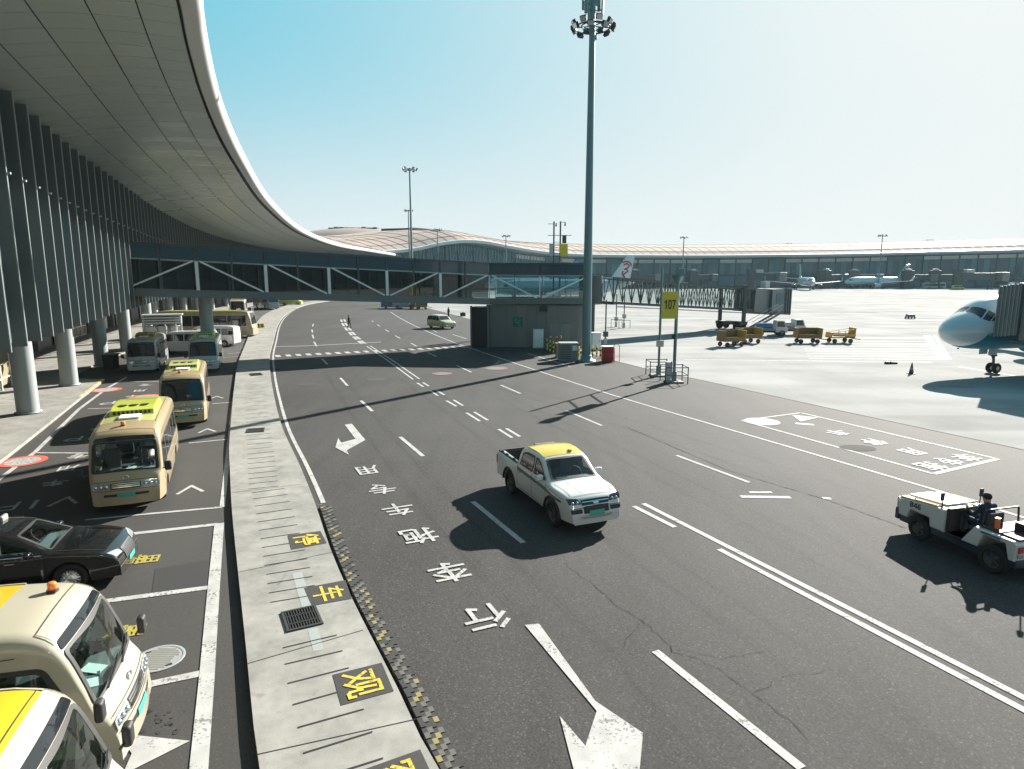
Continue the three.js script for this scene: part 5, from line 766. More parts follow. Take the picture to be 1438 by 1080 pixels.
{
  const g = (px, py) => { const p = G(px, py); return [p[0], 0.012, p[1]]; };
  van('coach', 'long coach with bright lime roof and tan sides parked across beyond the footbridge', 'bus', g(293, 474), H(0.99, -0.1), { ...coachC, body: M.tan, roof: [-5, 3.6], roofM: M.lime, band: [-5.1, 5.0, 0.6, 1.2], bandM: M.tan });
  van('van', 'white van with dark side windows parked in front of the lime-roofed coach', 'van', g(299, 486), H(-0.99, 0.05), { ...vanC, body: M.wPaint });
  van('white_van', 'white van half hidden behind the footbridge column', 'van', g(264, 496), H(-0.98, 0.15), { ...vanC, body: M.wPaint });
  van('van', 'plain white van right behind the green-roofed minibus', 'van', g(292, 494), H(0.45, 0.9), { ...vanC, body: M.wPaint });
  van('coach', 'white coach with yellow roof facing the footbridge among steel frames', 'bus', g(336, 446), H(0.35, 0.93), { ...coachC, body: M.wPaint, roof: [-5, 4.5], roofM: M.roofYellow });
  van('coach', 'dark coach parked by the far columns past the footbridge', 'bus', g(374, 433.5), H(0.6, 0.8), { ...coachC, body: M.silver });
  van('taxi_van', 'lime-yellow van at the far end of the parking row', 'van', g(409, 428.5), H(1, -0.05), { ...vanC, body: M.lime });
  van('patrol_car', 'yellow and white patrol car driving under the footbridge beside the kerb line', 'car', g(620, 461), H(0.62, 0.78), { ...suv, body: paintM(0.45, 0.42, 0.25), roof: [-1.8, 0.3], roofM: M.wPaint, band: [-2.2, 2.0, 0.4, 0.75], bandM: M.roofYellow });
}
// ---------------------------------------------------------------- people
// joints in metres in the person's own frame (x forward, y up, z right); one continuous body from smoothly joined tapered bones
function personGeo(J, bones, cell = 0.014) {
  const B = bones.map(([a, b, ra, rb, c]) => ({ a: V3(...J[a]), b: V3(...J[b]), ra, rb, c: new THREE.Color().setRGB(...c) }));
  const bb = new THREE.Box3(); for (const b of B) { const r = Math.max(b.ra, b.rb) + 0.06; for (const p of [b.a, b.b]) { bb.expandByPoint(p.clone().addScalar(r)); bb.expandByPoint(p.clone().addScalar(-r)); } }
  const ce = bb.getCenter(V3(0, 0, 0)), size = bb.getSize(V3(0, 0, 0)), half = Math.max(size.x, size.y, size.z) / 2, res = Math.min(130, Math.ceil(2 * half / cell));
  const mc = new MarchingCubes(res, new THREE.MeshBasicMaterial(), false, false, 120000); mc.isolation = 0;
  const d = V3(0, 0, 0), ab = V3(0, 0, 0), p = V3(0, 0, 0);
  const dist = (b, q) => { ab.subVectors(b.b, b.a); d.subVectors(q, b.a); const t = Math.max(0, Math.min(1, d.dot(ab) / (ab.lengthSq() || 1))); return d.addScaledVector(ab, -t).length() - (b.ra + (b.rb - b.ra) * t); };
  const h = res / 2;
  for (let k = 0; k < res; k++) for (let j = 0; j < res; j++) for (let i = 0; i < res; i++) {
    p.set((i - h) / h * half + ce.x, (j - h) / h * half + ce.y, (k - h) / h * half + ce.z); let v = 1; for (const b of B) { const e = dist(b, p), kk = 0.03, m = Math.max(kk - Math.abs(v - e), 0) / kk; v = Math.min(v, e) - m * m * kk * 0.25; } mc.field[k * res * res + j * res + i] = -v;
  }
  mc.update(); const n = mc.count, pos = new Float32Array(n * 3), col = new Float32Array(n * 3), nor = new Float32Array(n * 3);
  for (let i = 0; i < n; i++) { const q = V3(mc.positionArray[i * 3] * half + ce.x, mc.positionArray[i * 3 + 1] * half + ce.y, mc.positionArray[i * 3 + 2] * half + ce.z); pos.set([q.x, q.y, q.z], i * 3); nor.set([mc.normalArray[i * 3], mc.normalArray[i * 3 + 1], mc.normalArray[i * 3 + 2]], i * 3); let best = B[0], bd = 9; for (const b of B) { const e = dist(b, q); if (e < bd) { bd = e; best = b; } } col.set([best.c.r, best.c.g, best.c.b], i * 3); }
  let g = new THREE.BufferGeometry(); g.setAttribute('position', new THREE.BufferAttribute(pos, 3)); g.setAttribute('color', new THREE.BufferAttribute(col, 3)); g = mergeVertices(g, 1e-4); g.computeVertexNormals(); return g;
}
const skinC = [0.42, 0.25, 0.17];
function bonesFor(top, legs, shoe) {
  const b = [['hip', 'chest', 0.135, 0.15, top], ['chest', 'neck', 0.13, 0.075, top], ['neck', 'head0', 0.055, 0.06, skinC], ['head0', 'head1', 0.085, 0.098, skinC], ['nose0', 'nose1', 0.02, 0.014, skinC], ['shoL', 'shoR', 0.085, 0.085, top], ['hipL', 'hipR', 0.12, 0.12, legs]];
  for (const s of ['L', 'R']) b.push(['sho' + s, 'elb' + s, 0.068, 0.05, top], ['elb' + s, 'wri' + s, 0.05, 0.036, top], ['wri' + s, 'han' + s, 0.03, 0.036, skinC], ['hip' + s, 'kne' + s, 0.095, 0.065, legs], ['kne' + s, 'ank' + s, 0.064, 0.045, legs], ['ank' + s, 'toe' + s, 0.048, 0.038, shoe]);
  return b;
}
const personM = new THREE.MeshStandardMaterial({ vertexColors: true, roughness: 0.85 });
function fingers(J) { const gs = []; for (const s of ['L', 'R']) { const w = V3(...J['wri' + s]), h = V3(...J['han' + s]), d = h.clone().sub(w).normalize(); let sd = new THREE.Vector3().crossVectors(d, V3(0, 1, 0)); if (sd.lengthSq() < 0.05) sd = V3(1, 0, 0); sd.normalize(); const dn = new THREE.Vector3().crossVectors(sd, d); for (let i = 0; i < 4; i++) { const a = h.clone().addScaledVector(sd, (i - 1.5) * 0.02), m = a.clone().addScaledVector(d, 0.045 + (i === 1 || i === 2 ? 0.008 : 0)), e = m.clone().addScaledVector(d, 0.018).addScaledVector(dn, -0.03); gs.push(rod(a, m, 0.0095, 0.009, 6), rod(m, e, 0.009, 0.007, 6)); } const t0 = w.clone().addScaledVector(d, 0.03).addScaledVector(sd, s === 'L' ? 0.03 : -0.03), t1 = t0.clone().addScaledVector(d, 0.035).addScaledVector(sd, s === 'L' ? 0.025 : -0.025); gs.push(rod(t0, t1, 0.011, 0.009, 6)); } return merge(gs); }
function person(label, pos, turn, J, top, legs, hairCol, cell = 0.03) {
  const o = thing('person', label, 'person', pos, turn);
  let g = plain2(personGeo(J, bonesFor(top, legs, [0.015, 0.015, 0.015]), cell)); const f = fingers(J); const c = new Float32Array(f.attributes.position.count * 3); for (let i = 0; i < c.length; i += 3) c.set(skinC, i); f.setAttribute('color', new THREE.BufferAttribute(c, 3)); f.deleteAttribute('uv');
  part(o, 'body', mergeGeometries([g, f]), personM);
  const h1 = V3(...J.head1), hair = new THREE.SphereGeometry(0.107, 20, 12, 0, Math.PI * 2, 0, Math.PI * 0.56); hair.rotateZ(0.35); hair.translate(h1.x - 0.008, h1.y + 0.008, h1.z); part(o, 'hair', hair, mat(...hairCol, 0.8));
  for (const s of [-1, 1]) { const e = new THREE.SphereGeometry(0.012, 8, 6); e.translate(h1.x + 0.088, h1.y - 0.02, h1.z + s * 0.034); part(o, 'eye', e, M.plastic); const er = new THREE.SphereGeometry(0.026, 8, 6); er.scale(0.7, 1.2, 0.4); er.translate(h1.x, h1.y - 0.03, h1.z + s * 0.098); part(o, 'ear', er, mat(...skinC, 0.7)); }
  part(o, 'mouth', box(h1.x + 0.082, h1.y - 0.085, h1.z, 0.012, 0.012, 0.045, 0, 0.004), mat(0.3, 0.1, 0.08, 0.6)); return o;
}
function plain2(g) { g = g.toNonIndexed(); return g; }
const standing = (k = 0.12) => ({ hip: [0, 0.95, 0], chest: [0, 1.28, 0], neck: [0, 1.47, 0], head0: [0.02, 1.58, 0], head1: [0.02, 1.65, 0], nose0: [0.1, 1.63, 0], nose1: [0.125, 1.615, 0], shoL: [0, 1.40, -0.15], shoR: [0, 1.40, 0.15], elbL: [0.02, 1.12, -0.23], elbR: [-0.03, 1.12, 0.23], wriL: [k, 0.88, -0.24], wriR: [-k * 0.3, 0.86, 0.25], hanL: [k + 0.03, 0.8, -0.24], hanR: [-k * 0.3, 0.78, 0.25], hipL: [0, 0.92, -0.09], hipR: [0, 0.92, 0.09], kneL: [k, 0.5, -0.1], kneR: [-k * 0.3, 0.5, 0.1], ankL: [k * 0.9, 0.08, -0.1], ankR: [-k * 1.6, 0.08, 0.1], toeL: [k * 0.9 + 0.17, 0.045, -0.11], toeR: [-k * 1.6 + 0.17, 0.045, 0.11] });
{
  const a = G(490.5, 460.5), b = G(630, 446);
  person('person in dark clothes walking across the open road past the footbridge', [a[0], Y.road, a[1]], H(1, 0.2), standing(0.14), [0.012, 0.014, 0.016], [0.012, 0.012, 0.014], [0.01, 0.01, 0.01]);
  person('person in dark clothes standing on the kerb line behind the patrol car', [b[0], Y.road, b[1]], H(-0.6, 0.8), standing(0.05), [0.02, 0.022, 0.026], [0.012, 0.012, 0.014], [0.01, 0.01, 0.01]);
}
// ---------------------------------------------------------------- towing tractor with its driver
{
  const fw = G(1292, 760), rw = G(1374, 797), hx = fw[0] - rw[0], hz = fw[1] - rw[1], l = Math.hypot(hx, hz), ux = hx / l, uz = hz / l, turn = H(hx, hz);
  const cx = (fw[0] + rw[0]) / 2 + (-uz) * 0.7, cz = (fw[1] + rw[1]) / 2 + ux * 0.7;                        // these wheels are on the left (z = -0.7)
  const o = thing('towing_tractor', 'open white and blue baggage towing tractor with amber trim driving away along the lane', 'tractor', [cx, Y.road, cz], turn);
  const navy = paintM(0.012, 0.035, 0.07), W = M.wPaint, am = paintM(0.55, 0.3, 0.02);
  part(o, 'chassis', ext([[-1.65, 0.3], [1.62, 0.3], [1.66, 0.52], [-1.68, 0.52]], 1.3, 0.03), navy);
  part(o, 'hood', ext([[0.2, 0.5], [0.62, 0.5], [0.66, 0.74], [1.26, 0.76], [1.34, 0.5], [1.62, 0.5], [1.66, 0.86], [1.55, 1.0], [0.2, 1.12]], 1.42, 0.04, 3), W);
  part(o, 'hood_top', box(0.84, 1.085, 0, 1.2, 0.05, 0.78, 0, 0.02).rotateZ(-0.085).translate(0.1, 0.075, 0), W);
  for (const s of [-1, 1]) { part(o, 'amber_strip', box(0.86, 1.07, s * 0.6, 1.15, 0.07, 0.18, 0, 0.02).rotateZ(-0.085).translate(0.1, 0.06, 0), am); part(o, 'hood_rail', merge([bar([0.4, 1.16, s * 0.62], [1.2, 1.1, s * 0.62], 0.02), bar([0.4, 1.16, s * 0.62], [0.4, 1.08, s * 0.62], 0.02), bar([1.2, 1.1, s * 0.62], [1.2, 1.0, s * 0.62], 0.02)]), M.plastic); }
  part(o, 'front_bumper', box(1.7, 0.5, 0, 0.14, 0.34, 1.36, 0, 0.04), navy); part(o, 'front_plate', box(1.72, 0.82, 0, 0.06, 0.3, 1.3, 0, 0.02), W);
  for (const s of [-1, 1]) { part(o, 'headlight', box(1.76, 0.84, s * 0.48, 0.05, 0.14, 0.2, 0, 0.02), M.lampGlass); const mp = part(o, 'mirror', box(0.36, 1.42, s * 0.66, 0.04, 0.22, 0.13, 0, 0.02), M.plastic); part(mp, 'mirror_arm', bar([0.36, 1.1, s * 0.62], [0.36, 1.36, s * 0.66], 0.02), M.plastic); }
  part(o, 'cockpit_tub', ext([[-0.72, 0.42], [0.2, 0.42], [0.2, 0.52], [-0.72, 0.52]], 1.3, 0.01), M.plastic);
  part(o, 'dash_panel', box(0.16, 0.86, 0, 0.12, 0.62, 1.3, 0, 0.02), M.plastic);
  part(o, 'rear_body', ext([[-1.66, 0.5], [-1.52, 0.5], [-1.42, 0.86], [-0.88, 0.86], [-0.74, 0.5], [-0.3, 0.5], [-0.62, 0.98], [-1.6, 0.98], [-1.68, 0.9]], 1.42, 0.03, 3), W);
  part(o, 'rear_deck', box(-1.18, 1.0, 0, 0.95, 0.05, 1.16, 0, 0.02), M.plastic);
  part(o, 'green_stripe', merge([-1, 1].map(s => box(-1.05, 0.92, s * 0.715, 0.5, 0.045, 0.008))), M.greenStripe);
  for (const s of [-1, 1]) { part(o, 'tail_lamp', box(-1.69, 0.78, s * 0.55, 0.03, 0.16, 0.16, 0, 0.01), M.tail); part(o, 'marker_lamp', box(-1.69, 0.62, s * 0.55, 0.03, 0.09, 0.16, 0, 0.01), M.lampGlass); }
  part(o, 'tow_hitch', merge([box(-1.78, 0.45, 0, 0.26, 0.2, 0.2), rod([-1.86, 0.3, 0], [-1.86, 0.62, 0], 0.025), box(-1.78, 0.56, 0, 0.2, 0.05, 0.24)]), M.rust);
  part(o, 'rear_guard', merge([bar([-0.72, 1.0, -0.6], [-0.72, 1.42, -0.55], 0.035), bar([-0.72, 1.0, 0.6], [-0.72, 1.42, 0.55], 0.035), bar([-0.72, 1.42, -0.55], [-0.72, 1.42, 0.55], 0.035)]), M.plastic);
  part(o, 'seat', merge([box(-0.42, 0.76, -0.1, 0.5, 0.14, 0.5, 0, 0.05), box(-0.66, 1.05, -0.1, 0.12, 0.5, 0.48, 0, 0.05)]), M.seat);
  { const t = new THREE.TorusGeometry(0.19, 0.016, 8, 24); t.rotateY(Math.PI / 2); t.rotateZ(0.75); t.translate(0.0, 1.14, -0.12); const st = part(o, 'steering_wheel', t, M.plastic); part(st, 'steering_column', bar([0.0, 1.14, -0.12], [0.14, 0.95, -0.12], 0.04), M.plastic); }
  const be = part(o, 'beacon_pole', rod([-1.0, 1.0, 0.5], [-1.0, 1.95, 0.5], 0.018), M.plastic); part(be, 'beacon', (() => { const g = lathe([[0, 0.12], [0.05, 0.11], [0.07, 0], [0, 0]], 14); g.translate(-1.0, 1.95, 0.5); return g; })(), M.amber);
  part(o, 'fire_extinguisher', rod([-0.95, 1.02, -0.4], [-0.95, 1.3, -0.4], 0.06), M.amber); part(o, 'tool_box', box(-1.3, 1.12, 0.2, 0.4, 0.2, 0.5, 0, 0.02), M.plastic);
  const tg = new TextGeometry('B46', { font, size: 0.15, depth: 0.006, curveSegments: 4 }); tg.rotateY(Math.PI); tg.translate(1.28, 0.85, -0.712); part(o, 'fleet_number', tg, M.plastic);
  for (const s of [-1, 1]) { wheel(o, 0.95, 0.33, s * 0.6, 0.33, 0.24, 5, M.hub); wheel(o, -1.15, 0.36, s * 0.6, 0.36, 0.28, 5, M.hub); }
  const J = { hip: [-0.42, 0.95, -0.1], chest: [-0.46, 1.26, -0.1], neck: [-0.42, 1.44, -0.1], head0: [-0.39, 1.55, -0.1], head1: [-0.38, 1.62, -0.1], nose0: [-0.29, 1.6, -0.1], nose1: [-0.265, 1.585, -0.1], shoL: [-0.44, 1.38, -0.27], shoR: [-0.44, 1.38, 0.07], elbL: [-0.3, 1.15, -0.36], elbR: [-0.28, 1.16, 0.14], wriL: [-0.06, 1.2, -0.26], wriR: [-0.06, 1.22, 0.02], hanL: [0.0, 1.24, -0.23], hanR: [0.0, 1.25, -0.01], hipL: [-0.4, 0.9, -0.19], hipR: [-0.4, 0.9, -0.01], kneL: [0.02, 0.96, -0.24], kneR: [0.02, 0.96, 0.04], ankL: [0.02, 0.58, -0.26], ankR: [0.06, 0.58, 0.06], toeL: [0.1, 0.56, -0.27], toeR: [0.1, 0.56, 0.07] };
  person('driver in dark blue work clothes and black cap seated on the towing tractor', [cx, Y.road, cz], turn, J, [0.012, 0.03, 0.055], [0.012, 0.025, 0.045], [0.01, 0.01, 0.01], 0.015);
}
// ---------------------------------------------------------------- aircraft
function aircraft(name, label, pos, turn, c) {
  const o = thing(name, label, 'aeroplane', pos, turn), L = c.L || 36, R = 1.98, det = c.detail;
  const prof = [[0, 3.2, 3.2, 0], [0.06, 3.45, 2.93, 0.28], [0.2, 3.68, 2.68, 0.52], [0.5, 3.95, 2.42, 0.83], [1, 4.25, 2.2, 1.14], [1.6, 4.52, 2.04, 1.41], [2.0, 4.68, 1.97, 1.55], [2.45, 5.0, 1.92, 1.66], [3.0, 5.33, 1.88, 1.77], [4, 5.65, 1.84, 1.89], [5.5, 5.8, 1.82, 1.97], [7, 5.82, 1.82, R], [L - 12, 5.82, 1.82, R], [L - 9, 5.82, 2.1, 1.9], [L - 6, 5.78, 2.8, 1.6], [L - 3, 5.7, 3.8, 1.05], [L - 0.6, 5.5, 4.7, 0.45], [L, 5.3, 4.95, 0.15]];
  const I = d => { let i = 1; while (i < prof.length - 1 && prof[i][0] < d) i++; const a = prof[i - 1], b = prof[i], p0 = prof[Math.max(0, i - 2)], p3 = prof[Math.min(prof.length - 1, i + 1)], t = Math.min(1, Math.max(0, (d - a[0]) / (b[0] - a[0]))); return [1, 2, 3].map(k => { const m1 = i > 1 ? (b[k] - p0[k]) / (b[0] - p0[0]) * (b[0] - a[0]) : (b[k] - a[k]), m2 = (p3[k] - a[k]) / (p3[0] - a[0]) * (b[0] - a[0]), t2 = t * t, t3 = t2 * t; return i === 1 ? a[k] + (b[k] - a[k]) * Math.sqrt(t) : (2 * t3 - 3 * t2 + 1) * a[k] + (t3 - 2 * t2 + t) * m1 + (-2 * t3 + 3 * t2) * b[k] + (t3 - t2) * m2; }); };
  const surf = (d, th, off = 0) => { const [t, b, w] = I(d); return V3(-d, (t + b) / 2 + ((t - b) / 2 + off) * Math.sin(th), (w + off) * Math.cos(th)); };      // th: 0 right side, 90 top, 180 left, 270 belly
  const sheet = (f, nu, nv) => { const pos = [], idx = []; for (let i = 0; i <= nu; i++) for (let j = 0; j <= nv; j++) { const v = f(i / nu, j / nv); pos.push(v.x, v.y, v.z); } for (let i = 0; i < nu; i++) for (let j = 0; j < nv; j++) { const a = i * (nv + 1) + j, b = a + nv + 1; idx.push(a, b, a + 1, b, b + 1, a + 1); } let g = new THREE.BufferGeometry(); g.setAttribute('position', new THREE.Float32BufferAttribute(pos, 3)); { const m = Math.floor(nu / 2) * (nv + 1) + Math.floor(nv / 2), q = t => V3(pos[t * 3], pos[t * 3 + 1], pos[t * 3 + 2]), fn = new THREE.Vector3().crossVectors(q(m + nv + 1).sub(q(m)), q(m + 1).sub(q(m))), c0 = q(m), ax = I(-c0.x); if (fn.dot(V3(0, c0.y - (ax[0] + ax[1]) / 2, c0.z)) < 0) turned(idx); }
    g.setIndex(idx); g = mergeVertices(g, 1e-4); g.computeVertexNormals(); return plain(g); };
  const U = u => L * (u < 0.5 ? 0.22 * Math.pow(u / 0.5, 1.7) : 0.22 + 0.78 * (u - 0.5) / 0.5);
  part(o, 'fuselage', sheet((u, v) => surf(U(u), v * Math.PI * 2), det ? 90 : 46, det ? 48 : 24), M.planeWhite);
  if (c.belly) part(o, 'belly_paint', sheet((u, v) => { const d = 1.1 + (L - 8) * u * u, k = Math.min(1, u * u * (L - 8) / 1.1), a0 = Math.PI * (1.5 - 0.43 * k), a1 = Math.PI * (1.5 + 0.43 * k); return surf(d, a0 + (a1 - a0) * v, 0.014); }, 160, 48), c.belly);
  // cockpit windows
  const D = Math.PI / 180, q4 = (P) => sheet((u, v) => { const a = [P[0][0] + (P[1][0] - P[0][0]) * u, P[0][1] + (P[1][1] - P[0][1]) * u], b = [P[3][0] + (P[2][0] - P[3][0]) * u, P[3][1] + (P[2][1] - P[3][1]) * u]; const d = a[0] + (b[0] - a[0]) * v, th = (a[1] + (b[1] - a[1]) * v) * D; return surf(d, th, 0.015); }, 6, 6);
  for (const s of [0, 1]) { const m = a => s ? 180 - a : a; for (const P of [[[1.72, 87], [2.28, 87], [2.52, 52], [1.88, 40]], [[1.94, 37], [2.58, 49], [2.78, 33], [2.28, 22]], [[2.36, 20.5], [2.84, 31], [3.1, 24], [2.98, 17]]]) part(o, 'cockpit_window', q4(P.map(p => [p[0], m(p[1])])), M.privacy); }
  if (det) { for (const s of [0, 1]) for (let i = 0; i < 34; i++) { const d = 6.6 + i * 0.62; if (d > L - 10) break; const a = s ? 180 - 16 : 16; part(o, 'cabin_window', q4([[d, a - 4], [d + 0.24, a - 4], [d + 0.24, a + 6], [d, a + 6]]), M.privacy); } for (const s of [0, 1]) part(o, 'static_port', q4([[2.3, s ? 192 : -12], [2.5, s ? 192 : -12], [2.5, s ? 198 : -18], [2.3, s ? 198 : -18]]), M.grey); part(o, 'probe', box(-1.85, 1.9, 0.25, 0.16, 0.1, 0.04), M.grey); part(o, 'radome_seam', sheet((u, v) => surf(0.92 + 0.012 * u, v * Math.PI * 2, 0.003), 1, 40), M.planeWing); }
  // wings, tailplane, fin
  const wing = (pts, th, y0, dih) => { const g = ext(pts, th, th * 0.4, 2); g.rotateX(-Math.PI / 2); const P = g.attributes.position; for (let i = 0; i < P.count; i++) { const z = P.getZ(i), k = 1 - Math.min(0.82, Math.abs(z) / 20); P.setY(i, y0 + P.getY(i) * k + Math.abs(z) * dih); } g.computeVertexNormals(); return g; };
  const x0 = -L * (det ? 0.46 : 0.36); for (const s of [1, -1]) {
    const w = part(o, 'wing', wing([[x0, -1.4 * s], [x0 - 7.9, -1.4 * s], [x0 - 7.4, -6.2 * s], [x0 - 10.6, -17 * s], [x0 - 9.2, -17 * s], [x0 - 2.8, -6 * s]].map(p => [p[0], p[1]]), 0.6, 2.5, 0.09), M.planeWing);
    part(w, 'winglet', (() => { const g = ext([[x0 - 9.3, 4.0], [x0 - 10.7, 4.0], [x0 - 11.6, 6.3], [x0 - 10.9, 6.3]], 0.12, 0.03); g.translate(0, 0, 17 * s); return g; })(), c.tailM || M.planeWhite);
    const en = part(o, 'engine', (() => { const g = lathe([[0.78, 1.5], [0.98, 1.62], [1.1, 1.2], [1.12, 0], [0.95, -1.2], [0.75, -1.9], [0.4, -2.4], [0, -2.5]], 28); g.rotateZ(-Math.PI / 2); g.translate(x0 - 0.6, 1.55, 5.75 * s); return g; })(), c.engineM || M.planeWhite);
    part(en, 'intake', (() => { const g = new THREE.CylinderGeometry(0.8, 0.8, 0.05, 24); g.rotateZ(Math.PI / 2); g.translate(x0 + 0.75, 1.55, 5.75 * s); return g; })(), M.plastic); part(en, 'pylon', box(x0 - 2.2, 2.5, 5.75 * s, 3, 0.9, 0.25), M.planeWing);
    part(o, 'tailplane', wing([[-L + 5, -0.4 * s], [-L + 1.5, -0.4 * s], [-L + 0.2, -6 * s], [-L + 1.6, -6 * s]], 0.3, 5.0, 0.08), M.planeWing);
    const mg = sub(o, 'main_gear'); part(mg, 'strut', rod([-L * 0.52, 0.5, 3.8 * s], [-L * 0.52, 2.6, 3.4 * s], 0.14), M.steel); for (const q of [-0.35, 0.35]) { const t = lathe([[0.2, -0.17], [0.54, -0.17], [0.57, 0], [0.54, 0.17], [0.2, 0.17]], 20); t.rotateX(Math.PI / 2); t.translate(-L * 0.52, 0.57, 3.8 * s + q); part(mg, 'tyre', t, M.tyre); }
  }
  const fin = part(o, 'tail_fin', ext([[-L + 7.8, 5.6], [-L + 6.2, 6.4], [-L + 2.2, 12.0], [-L + 0.2, 12.0], [-L + 1.4, 5.5]], 0.34, 0.1, 2), c.tailM || M.planeWhite);
  if (c.emblem) { const col = mat(...c.emblem, 0.4); const strokes = c.swirl ? [[[3.4, 10.2], [2.2, 10.4], [1.3, 9.9], [1.1, 9.2]], [[3.1, 9.5], [2.2, 9.8], [1.7, 9.3], [2.1, 8.7], [3.0, 8.4]], [[2.6, 8.5], [2.0, 7.9], [2.7, 7.4], [3.3, 6.9]], [[3.2, 8.0], [3.4, 7.2], [2.8, 6.4], [3.5, 6.0]]] : [[[3.6, 9.6], [2.4, 10.4], [1.0, 10.4]], [[3.9, 8.6], [2.6, 9.4], [1.2, 9.3]]]; for (const s of [1, -1]) part(fin, 'emblem', merge(strokes.map((st, k) => new THREE.TubeGeometry(new THREE.CatmullRomCurve3(st.map(p => V3(-L + p[0], p[1], s * 0.17))), 14, 0.2, 6))).scale(1, 1, 1), col); }
  const ng = sub(o, 'nose_gear'); part(ng, 'strut', merge([rod([-5.1, 0.4, 0], [-4.9, 2.0, 0], 0.09), bar([-5.05, 0.9, 0], [-4.45, 1.9, 0], 0.07), box(-4.95, 1.35, 0, 0.14, 0.16, 0.5), box(-4.9, 1.72, 0, 0.3, 0.25, 0.34)]), M.steelDark); for (const s of [1, -1]) { const t = lathe([[0.16, -0.11], [0.34, -0.11], [0.39, -0.05], [0.39, 0.05], [0.34, 0.11], [0.16, 0.11]], 24); t.rotateX(Math.PI / 2); t.translate(-5.1, 0.39, s * 0.24); part(ng, 'tyre', t, M.tyre); const h = new THREE.CylinderGeometry(0.17, 0.17, 0.2, 18); h.rotateX(Math.PI / 2); h.translate(-5.1, 0.39, s * 0.24); part(ng, 'rim', h, M.galv); part(ng, 'taxi_light', box(-4.82, 1.5, s * 0.22, 0.1, 0.16, 0.16, 0, 0.03), M.lampGlass); part(ng, 'gear_door', box(-4.4, 1.65, s * 0.36, 0.8, 0.5, 0.03), M.planeWhite); }
  return o;
}
{
  const gear = G(1394, 524), h = [-0.962, 0.272];
  aircraft('airliner', 'pale blue-white airliner with teal-blue belly docked nose-on at a jet bridge', [gear[0] + h[0] * 5.1, 0.005, gear[1] + h[1] * 5.1], H(...h), { belly: M.planeBlue, detail: true, L: 37, engineM: M.planeBlue });
  // aircraft across the apron
  const p1 = AH(887, 172); aircraft('airliner', 'white airliner with red swirl emblem on its tail beyond the jet bridge', [p1[0] - 35, 0.005, p1[1] + 2], H(-1, 0.06), { swirl: true, emblem: [0.35, 0.02, 0.03] });
  const p2 = AH(1131, 300); aircraft('airliner', 'airliner with red nose and grey wings facing across the apron', [p2[0], 0.005, p2[1] + 8], H(-0.24, 0.97), { emblem: [0.5, 0.05, 0.05], tailM: M.planeWhite, engineM: M.steelDark });
  const nose2 = scene.children[scene.children.length - 1]; const ng = new THREE.SphereGeometry(0.92, 20, 14); ng.scale(0.8, 1.0, 1.15); ng.translate(-0.95, 3.2, 0); part(nose2, 'nose_paint', ng, mat(0.4, 0.03, 0.03, 0.4));
  const p3 = AH(1187, 330), h3 = [-0.985, 0.17]; aircraft('airliner', 'pale blue airliner with dark swallow emblem on its tail by the terminal wing', [p3[0], 0.005, p3[1]], H(...h3), { emblem: [0.03, 0.04, 0.12] });
  const p4 = AH(799, 250); aircraft('airliner', 'airliner with plain blue tail standing behind the footbridge end', [p4[0] - 32, 0.005, p4[1]], H(-1, 0.02), { tailM: paintM(0.01, 0.16, 0.4) });
  const p5 = AH(1470, 320); aircraft('airliner', 'white airliner past the jet bridge with its wing showing', [p5[0], 0.005, p5[1]], H(-0.4, 0.9), {});
}
